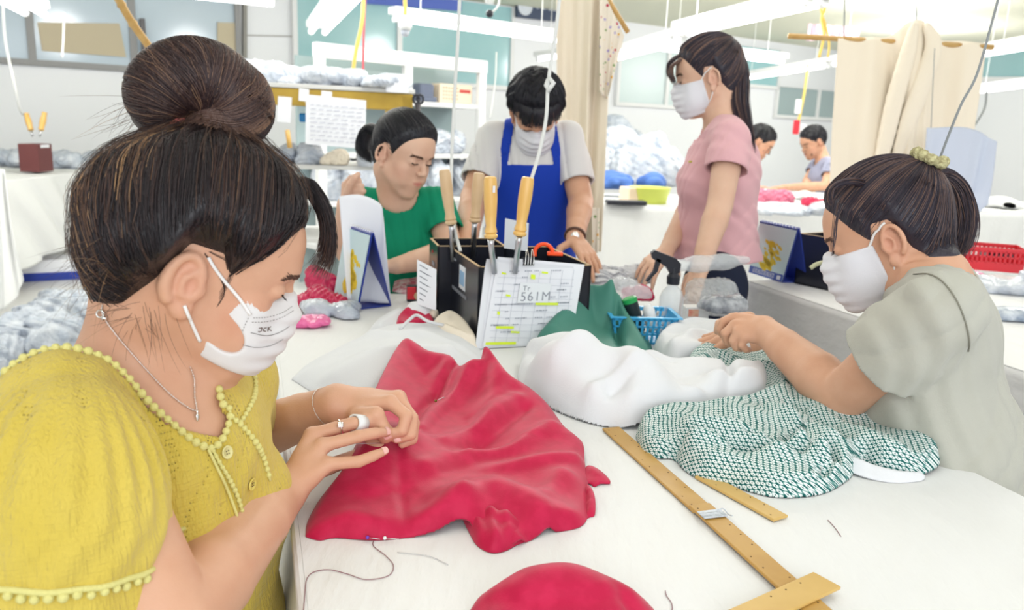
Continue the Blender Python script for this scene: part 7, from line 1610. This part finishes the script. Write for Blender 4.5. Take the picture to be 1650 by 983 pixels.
# woman in grey-green T-shirt on the right, seated, sewing
def build_grey():
    SL = W(1518, 502, 1.16); SR = W(1520, 470, 1.47); f = (-.97, .22, 0)
    EL = W(1358, 640, 1.33); WL = W(1232, 532, 1.53); ER = W(1400, 655, 1.60); WR = W(1215, 560, 1.70)
    H = Head(W(1437, 390, 1.36), 152, 26, 2, sc=.97); nb = W(1500, 448, 1.32)
    hl = dict(wrist=WL, y=nrm(np.array([.2, .5, .7])), s=1.0,
      index=(np.array([W(1186, 512, 1.575), W(1166, 519, 1.585), W(1160, 531, 1.59), W(1164, 541, 1.592)]), .0085),
      middle=(np.array([W(1184, 524, 1.555), W(1168, 537, 1.560), W(1171, 550, 1.57), W(1180, 556, 1.575)]), .0086),
      ring=(np.array([W(1190, 534, 1.54), W(1181, 549, 1.545), W(1186, 560, 1.55), W(1194, 563, 1.56)]), .0082),
      pinky=(np.array([W(1200, 543, 1.53), W(1195, 556, 1.535), W(1201, 563, 1.54), W(1208, 564, 1.55)]), .0075),
      thumb=(np.array([W(1208, 512, 1.585), W(1180, 513, 1.60), W(1160, 522, 1.605), W(1156, 534, 1.605)]), .0098))
    hr = hand_pose(WR, W(1160, 548, 1.68)-WR, (0, -.3, 1), True, .95, (35, 45, 25))
    def extra(t, H, S, at, A, B):
        # raglan shoulder seam line
        q = [hit(SDF().add(S.full, 0), a, b, .6, 3, .0006) for a, b in spline([(1472, 442), (1497, 442), (1520, 455), (1542, 485), (1556, 520), (1562, 550), (1560, 566)], 5)]; q = [v for v in q if v is not None]
        if len(q) > 3: MB().tube(np.array(q), .0011, 6).build('shoulder_seam', mat('seam_thread', srgb(140, 138, 126), rough=.9), t, smooth=True)
    def tex(H, cap):
        L = []
        for pts, w, n in (([W(1392, 296, 1.31), W(1368, 292, 1.29), W(1344, 300, 1.28), W(1337, 316, 1.28), W(1342, 332, 1.28)], [.006, .006, .005, .005, .003], 90), ([W(1352, 330, 1.29), W(1346, 352, 1.285), W(1343, 385, 1.28), W(1338, 418, 1.28)], [.008, .006, .004, .003], 10)):
            l_ = bundle(pts, w, n, 3, .0006); V, Q, tn = strands_geo(l_, .0006); L.append((V, Q, tn))
        return L
    hair = hair_tail((-.085, 0, .105), [(1492, 290, 1.37), (1515, 283, 1.385), (1538, 305, 1.39), (1549, 345, 1.39), (1548, 385, 1.385), (1535, 425, 1.38)], [.014, .022, .028, .030, .026, .012], 2600, 1300, lambda q: .010+.003*sstep(0, .1, q[:, 2]), None, tex, .0005)
    t, at, A, S, B = worker('seated woman in grey-green T-shirt and white mask sewing green patterned cloth', H, nb, SL, SR, EL, ER, WL, WR, [hl, hr], None, 'grey_knit', f,
        [((0, 0, -.12), (.088, .150, .15)), ((-.01, 0, -.05), (.070, .145, .08)), ((.02, 0, -.17), (.09, .13, .09)), ((-.045, 0, -.28), (.115, .160, .16)), ((-.08, 0, -.42), (.135, .175, .14))], W(1640, 790, 1.42)*np.array([1, 1, 0])+np.array([0, 0, .52]),
        hair, 'hair_soft', mask=(1,), res=.003, sleeve=.52, slr=(.058, .070, .073), knees=np.array([-.36, .05, -.02]), neckcut=(.068, .005), fold=.0045, extra=extra, ar=(.046, .040, .043, .026))
    ring_tie((-.098, 0, .112), .022, 'scrunchie', 'scrunchie', 20, (-1, 0, 1.1))(H, t)
    stool('stool', (float(t.location[0]), float(t.location[1])), 'white round stool under the woman in the grey-green T-shirt', .42)
build_grey()

# woman in green T-shirt
def build_green():
    d = 2.42
    H = Head(W(647, 254, d-.03), -40, 20, -4, sc=.97); nb = W(642, 318, d+.05); SL = W(702, 330, d+.09); SR = W(590, 332, d+.07)
    hr = dict(wrist=W(556, 330, d-.06), y=nrm(np.array([.3, -.2, .9])), s=1.0,
        index=(np.array([W(556, 298, d-.08), W(566, 286, d-.10), W(576, 286, d-.11), W(580, 292, d-.12)]), .0088), middle=(np.array([W(563, 304, d-.09), W(575, 296, d-.11), W(583, 300, d-.115), W(580, 306, d-.11)]), .0088),
        ring=(np.array([W(568, 309, d-.09), W(580, 304, d-.11), W(586, 308, d-.11), W(582, 314, d-.10)]), .0085), pinky=(np.array([W(570, 315, d-.08), W(580, 312, d-.10), W(583, 316, d-.1), W(578, 320, d-.09)]), .0078),
        thumb=(np.array([W(560, 310, d-.10), W(565, 296, d-.12), W(572, 286, d-.13), W(577, 281, d-.13)]), .0098))
    hl = hand_pose(W(640, 428, d-.14), RI*-1+np.array([0, 0, -.05]), (0, -.2, 1), False, .95, (20, 25, 20))
    def ex(H, cap):
        return []
    hair = hair_tail((-.09, .0, .085), [(610, 212, d+.10), (598, 208, d+.13), (588, 222, d+.14), (586, 243, d+.14), (600, 262, d+.13)], [.014, .026, .030, .026, .008], 1500, 700, .012, ring_tie((-.096, 0, .086), .014, 'pinkband', 'hair_tie', 12), None, .0009)
    t, *_ = worker('seated woman in emerald green T-shirt holding a needle, without face mask', H, nb, SL, SR, W(728, 405, d+.0), W(560, 405, d+.04), W(640, 428, d-.14), W(556, 330, d-.06), [hr, hl], None, 'green_knit', nrm(np.array([.1, -1, 0])),
        [((0, 0, -.12), (.10, .145, .15)), ((.02, 0, -.16), (.09, .13, .08)), ((0, 0, -.30), (.11, .14, .18)), ((-.01, 0, -.44), (.13, .16, .12))], W(655, 500, d+.1)*np.array([1, 1, 0])+np.array([0, 0, .52]),
        hair, 'hair_black', skin='skin_pale', res=.0038, sleeve=.60, slr=(.056, .058, .060), knees=np.array([.12, -.34, -.02]), neckcut=(.062, .016), fold=.003)
    mb = MB(); mb.tube([W(573, 288, d-.13), W(556, 276, d-.14)], [.0014, .0006], 6); o = mb.build('needle', M['steel'], None, smooth=True); tag(o, 'dark needle held up by the woman in the green T-shirt', 'needle')
    stool('stool', (float(t.location[0]), float(t.location[1])), 'white round stool under the woman in the green T-shirt', .42)
build_green()

# man in blue apron, standing, head bowed
def build_apron():
    d = 2.72
    H = Head(W(862, 186, d-.06), -86, 42, 2, sc=1.0, female=False); nb = W(852, 205, d+.06)
    SR = W(794, 222, d+.03); SL = W(914, 222, d+.03)
    ER = W(762, 318, d-.06); WR = W(752, 400, d-.30); EL = W(936, 325, d-.04); WL = W(926, 384, d-.20)
    hl = hand_pose(WL, W(946, 412, d-.26)-WL, (.3, -.4, .8), False, 1.0, (10, 15, 10)); hr = hand_pose(WR, W(778, 428, d-.36)-WR, (0, -.3, .9), True, 1.0, (20, 25, 15))
    def fr(H, cap):
        return tufts(H, 520, .034, 4)
    def extra(t, H, S, at, A, B):
        # bib apron with two straps over a grey tee
        f_, l_, u_ = A[:, 0], A[:, 1], A[:, 2]
        def ap(P):
            d0 = S(P); q = (P-at(0, 0, 0).astype(f4))@A.astype(f4)
            sh = np.maximum(d0-.006, -(d0-.001)); z = q[:, 2]; y = np.abs(q[:, 1]+.0); x = q[:, 0]
            half = np.interp(z, [-.9, -.26, -.18, -.10, .02], [.20, .17, .135, .105, .088]).astype(f4)
            bib = np.maximum(np.maximum(y-half, z+.085+.02*0), -x-.02)
            st = np.maximum(np.maximum(np.abs(y-np.interp(z, [-.12, .06], [.098, .068]).astype(f4))-.017, -x-.04), -z-.13)
            return np.maximum(sh, np.minimum(bib, st))
        lo, hi = bounds([at(.16, .2, .12), at(-.06, -.2, -.72), at(.16, -.2, 0), at(-.05, .2, -.7)], .05)
        sdf_obj('apron', ap, lo, hi, .0035, M['apron'], t, sm=1)
        c = WL-nrm(WL-EL)*.012; dd = nrm(WL-EL); u = nrm(np.cross(dd, [0, 0, 1])); v = np.cross(dd, u); mb = MB(); mb.tube([c+(u*math.cos(a)+v*math.sin(a))*.030 for a in np.linspace(0, 6.283, 20)], .0055, 8)
        w_ = mb.build('wristwatch', mat('watch_strap', srgb(92, 62, 50), rough=.5), t, smooth=True); p = c+nrm(C0-c)*.03; mb = MB(); mb.lathe(p, [(.013, 0), (.014, .004), (.012, .006)], 20, nrm(C0-c)); mb.build('watch_case', M['silver'], w_, smooth=True)
    worker('standing man in royal blue apron over pale grey T-shirt, head bowed', H, nb, SL, SR, EL, ER, WL, WR, [hl, hr], None, 'pale_knit', (.02, -1, 0),
        [((0, 0, -.13), (.115, .165, .17)), ((0, 0, -.32), (.11, .15, .2)), ((0.01, 0, -.50), (.135, .17, .2)), ((.02, 0, -.7), (.145, .18, .2))], np.array([W(855, 400, d+.12)[0], W(855, 400, d+.12)[1], .74]),
        short_hair(.020, 2200, .03, rad=.001, fringe=fr), 'hair_black', mask=(1,), skin='skin', res=.0038, sleeve=.72, slr=(.055, .060, .062), neckcut=(.06, .01), fold=.005, extra=extra, hem=None, ar=(.048, .041, .042, .027))
build_apron()

# woman in pink T-shirt, standing, profile to the left
def build_pink():
    d = 2.5
    H = Head(W(1144, 131, d+.01), 170, 15, 0, sc=.98); nb = W(1166, 196, d+.02); SL = W(1178, 222, d-.14); SR = W(1160, 214, d+.16)
    EL = W(1160, 330, d-.18); WL = W(1128, 432, d-.24); ER = W(1120, 320, d+.16); WR = W(1072, 408, d+.02)
    hl = hand_pose(WL, (-.3, -.2, -.9), (-.8, -.4, .2), False, .95, (15, 20, 15)); hr = hand_pose(WR, W(1046, 430, d-.05)-WR, (0, -.3, .9), True, .95, (25, 30, 15))
    def ex(H, cap):
        L = []
        for k_, (a, b) in enumerate((((.088, .018, .090), .0), ((.090, -.01, .090), .0), ((.085, .04, .075), .02))):
            p0 = H.Wd(a); P = [H.Wd((a[0]-.01, a[1], a[2]+.01)), H.Wd((a[0]+.022, a[1], a[2]-.005)), H.Wd((a[0]+.030, a[1]*1.3, a[2]-.035)), H.Wd((a[0]+.020, a[1]*1.8, a[2]-.066))]
            l_ = bundle(P, [.008, .012, .013, .008], 130, 3+k_, .0006, flat=.5); V, Q, tn = strands_geo(l_, .0007); L.append((V, Q, tn))
        return L
    hair = hair_tail((-.088, 0, .10), [(1168, 72, d+.03), (1182, 80, d+.02), (1193, 115, d+.0), (1192, 170, d-.02), (1203, 212, d-.04), (1216, 250, d-.05)], [.020, .030, .034, .036, .022, .006], 1500, 1100, .013, None, ex, .001)
    def extra(t, H, S, at, A, B):
        q = hit(SDF().add(S, 0), 1113, 261, 1, 4, .002)
        if q is not None:
            n = grad(S, q); u = nrm(np.cross(n, [0, 0, 1])); v = np.cross(u, n); mb = MB(); mb.box(q, (.016, .007, .003), R=np.stack([u, v, n], 1), bev=.001); mb.build('brooch', mat('brass_pin', srgb(190, 170, 40), rough=.4), t)
    worker('standing woman in dusty pink T-shirt with ponytail and white mask', H, nb, SL, SR, EL, ER, WL, WR, [hl, hr], None, 'pink_knit', (-1, .12, 0),
        [((0, 0, -.12), (.120, .145, .15)), ((.065, .065, -.155), (.065, .065, .06)), ((.065, -.065, -.155), (.065, .065, .06)), ((.0, 0, -.28), (.125, .13, .16)), ((-.01, 0, -.40), (.145, .15, .12))], np.array([W(1155, 430, d)[0], W(1155, 430, d)[1], .755]),
        hair, 'hair_soft', mask=(1,), skin='skin_pale', res=.0038, sleeve=.48, slr=(.052, .062, .064), neckcut=(.070, .045), fold=.0034, extra=extra, hem=(W(1150, 424, d), (0.02, 0, -1)))
build_pink()

# two men at the far table
def build_far():
    d = 6.75
    H = Head(W(1312, 232, d), 196, 26, 0, sc=1.08); nb = W(1326, 258, d+.02); SL = W(1340, 264, d-.16); SR = W(1318, 262, d+.18)
    WL = W(1262, 302, d-.35); WR = W(1300, 303, d-.2)
    worker('man in grey-lilac T-shirt leaning over the far white table', H, nb, SL, SR, W(1330, 300, d-.25), W(1300, 292, d+.12), WL, WR, [hand_pose(WL, (-1, -.2, -.1), (0, 0, 1), False, 1.0), hand_pose(WR, (-.6, -.8, -.1), (0, 0, 1), True, 1.0)], None, 'lilac_knit', (-.95, -.25, 0),
        [((0, 0, -.13), (.115, .165, .17)), ((0, 0, -.32), (.11, .15, .2)), ((0, 0, -.5), (.12, .155, .2))], np.array([W(1335, 320, d+.05)[0]+.1, W(1335, 320, d+.05)[1], .62]),
        short_hair(.012, 300, .02, rad=.002), 'hair_black', res=.008, sleeve=.55)
    d = 6.6
    H = Head(W(1221, 232, d), -20, 34, 0, sc=1.12); nb = W(1205, 262, d+.02); SL = W(1198, 272, d+.16); SR = W(1190, 268, d-.18)
    WR = W(1232, 305, d-.35); WL = W(1235, 308, d-.1)
    worker('dark-haired man half hidden behind the woman in pink', H, nb, SL, SR, W(1190, 310, d+.2), W(1190, 305, d-.25), WL, WR, [hand_pose(WR, (1, -.1, -.0), (0, 0, 1), True, 1.0, (30, 30, 20)), hand_pose(WL, (1, -.3, 0), (0, 0, 1), False, 1.0)], None, 'lilac_knit', (.9, -.4, 0),
        [((0, 0, -.13), (.115, .165, .17)), ((0, 0, -.32), (.11, .15, .2)), ((0, 0, -.5), (.12, .155, .2))], np.array([W(1180, 320, d)[0], W(1180, 320, d)[1], .62]),
        short_hair(.014, 300, .02, rad=.002), 'hair_black', res=.008, sleeve=.55)
build_far()
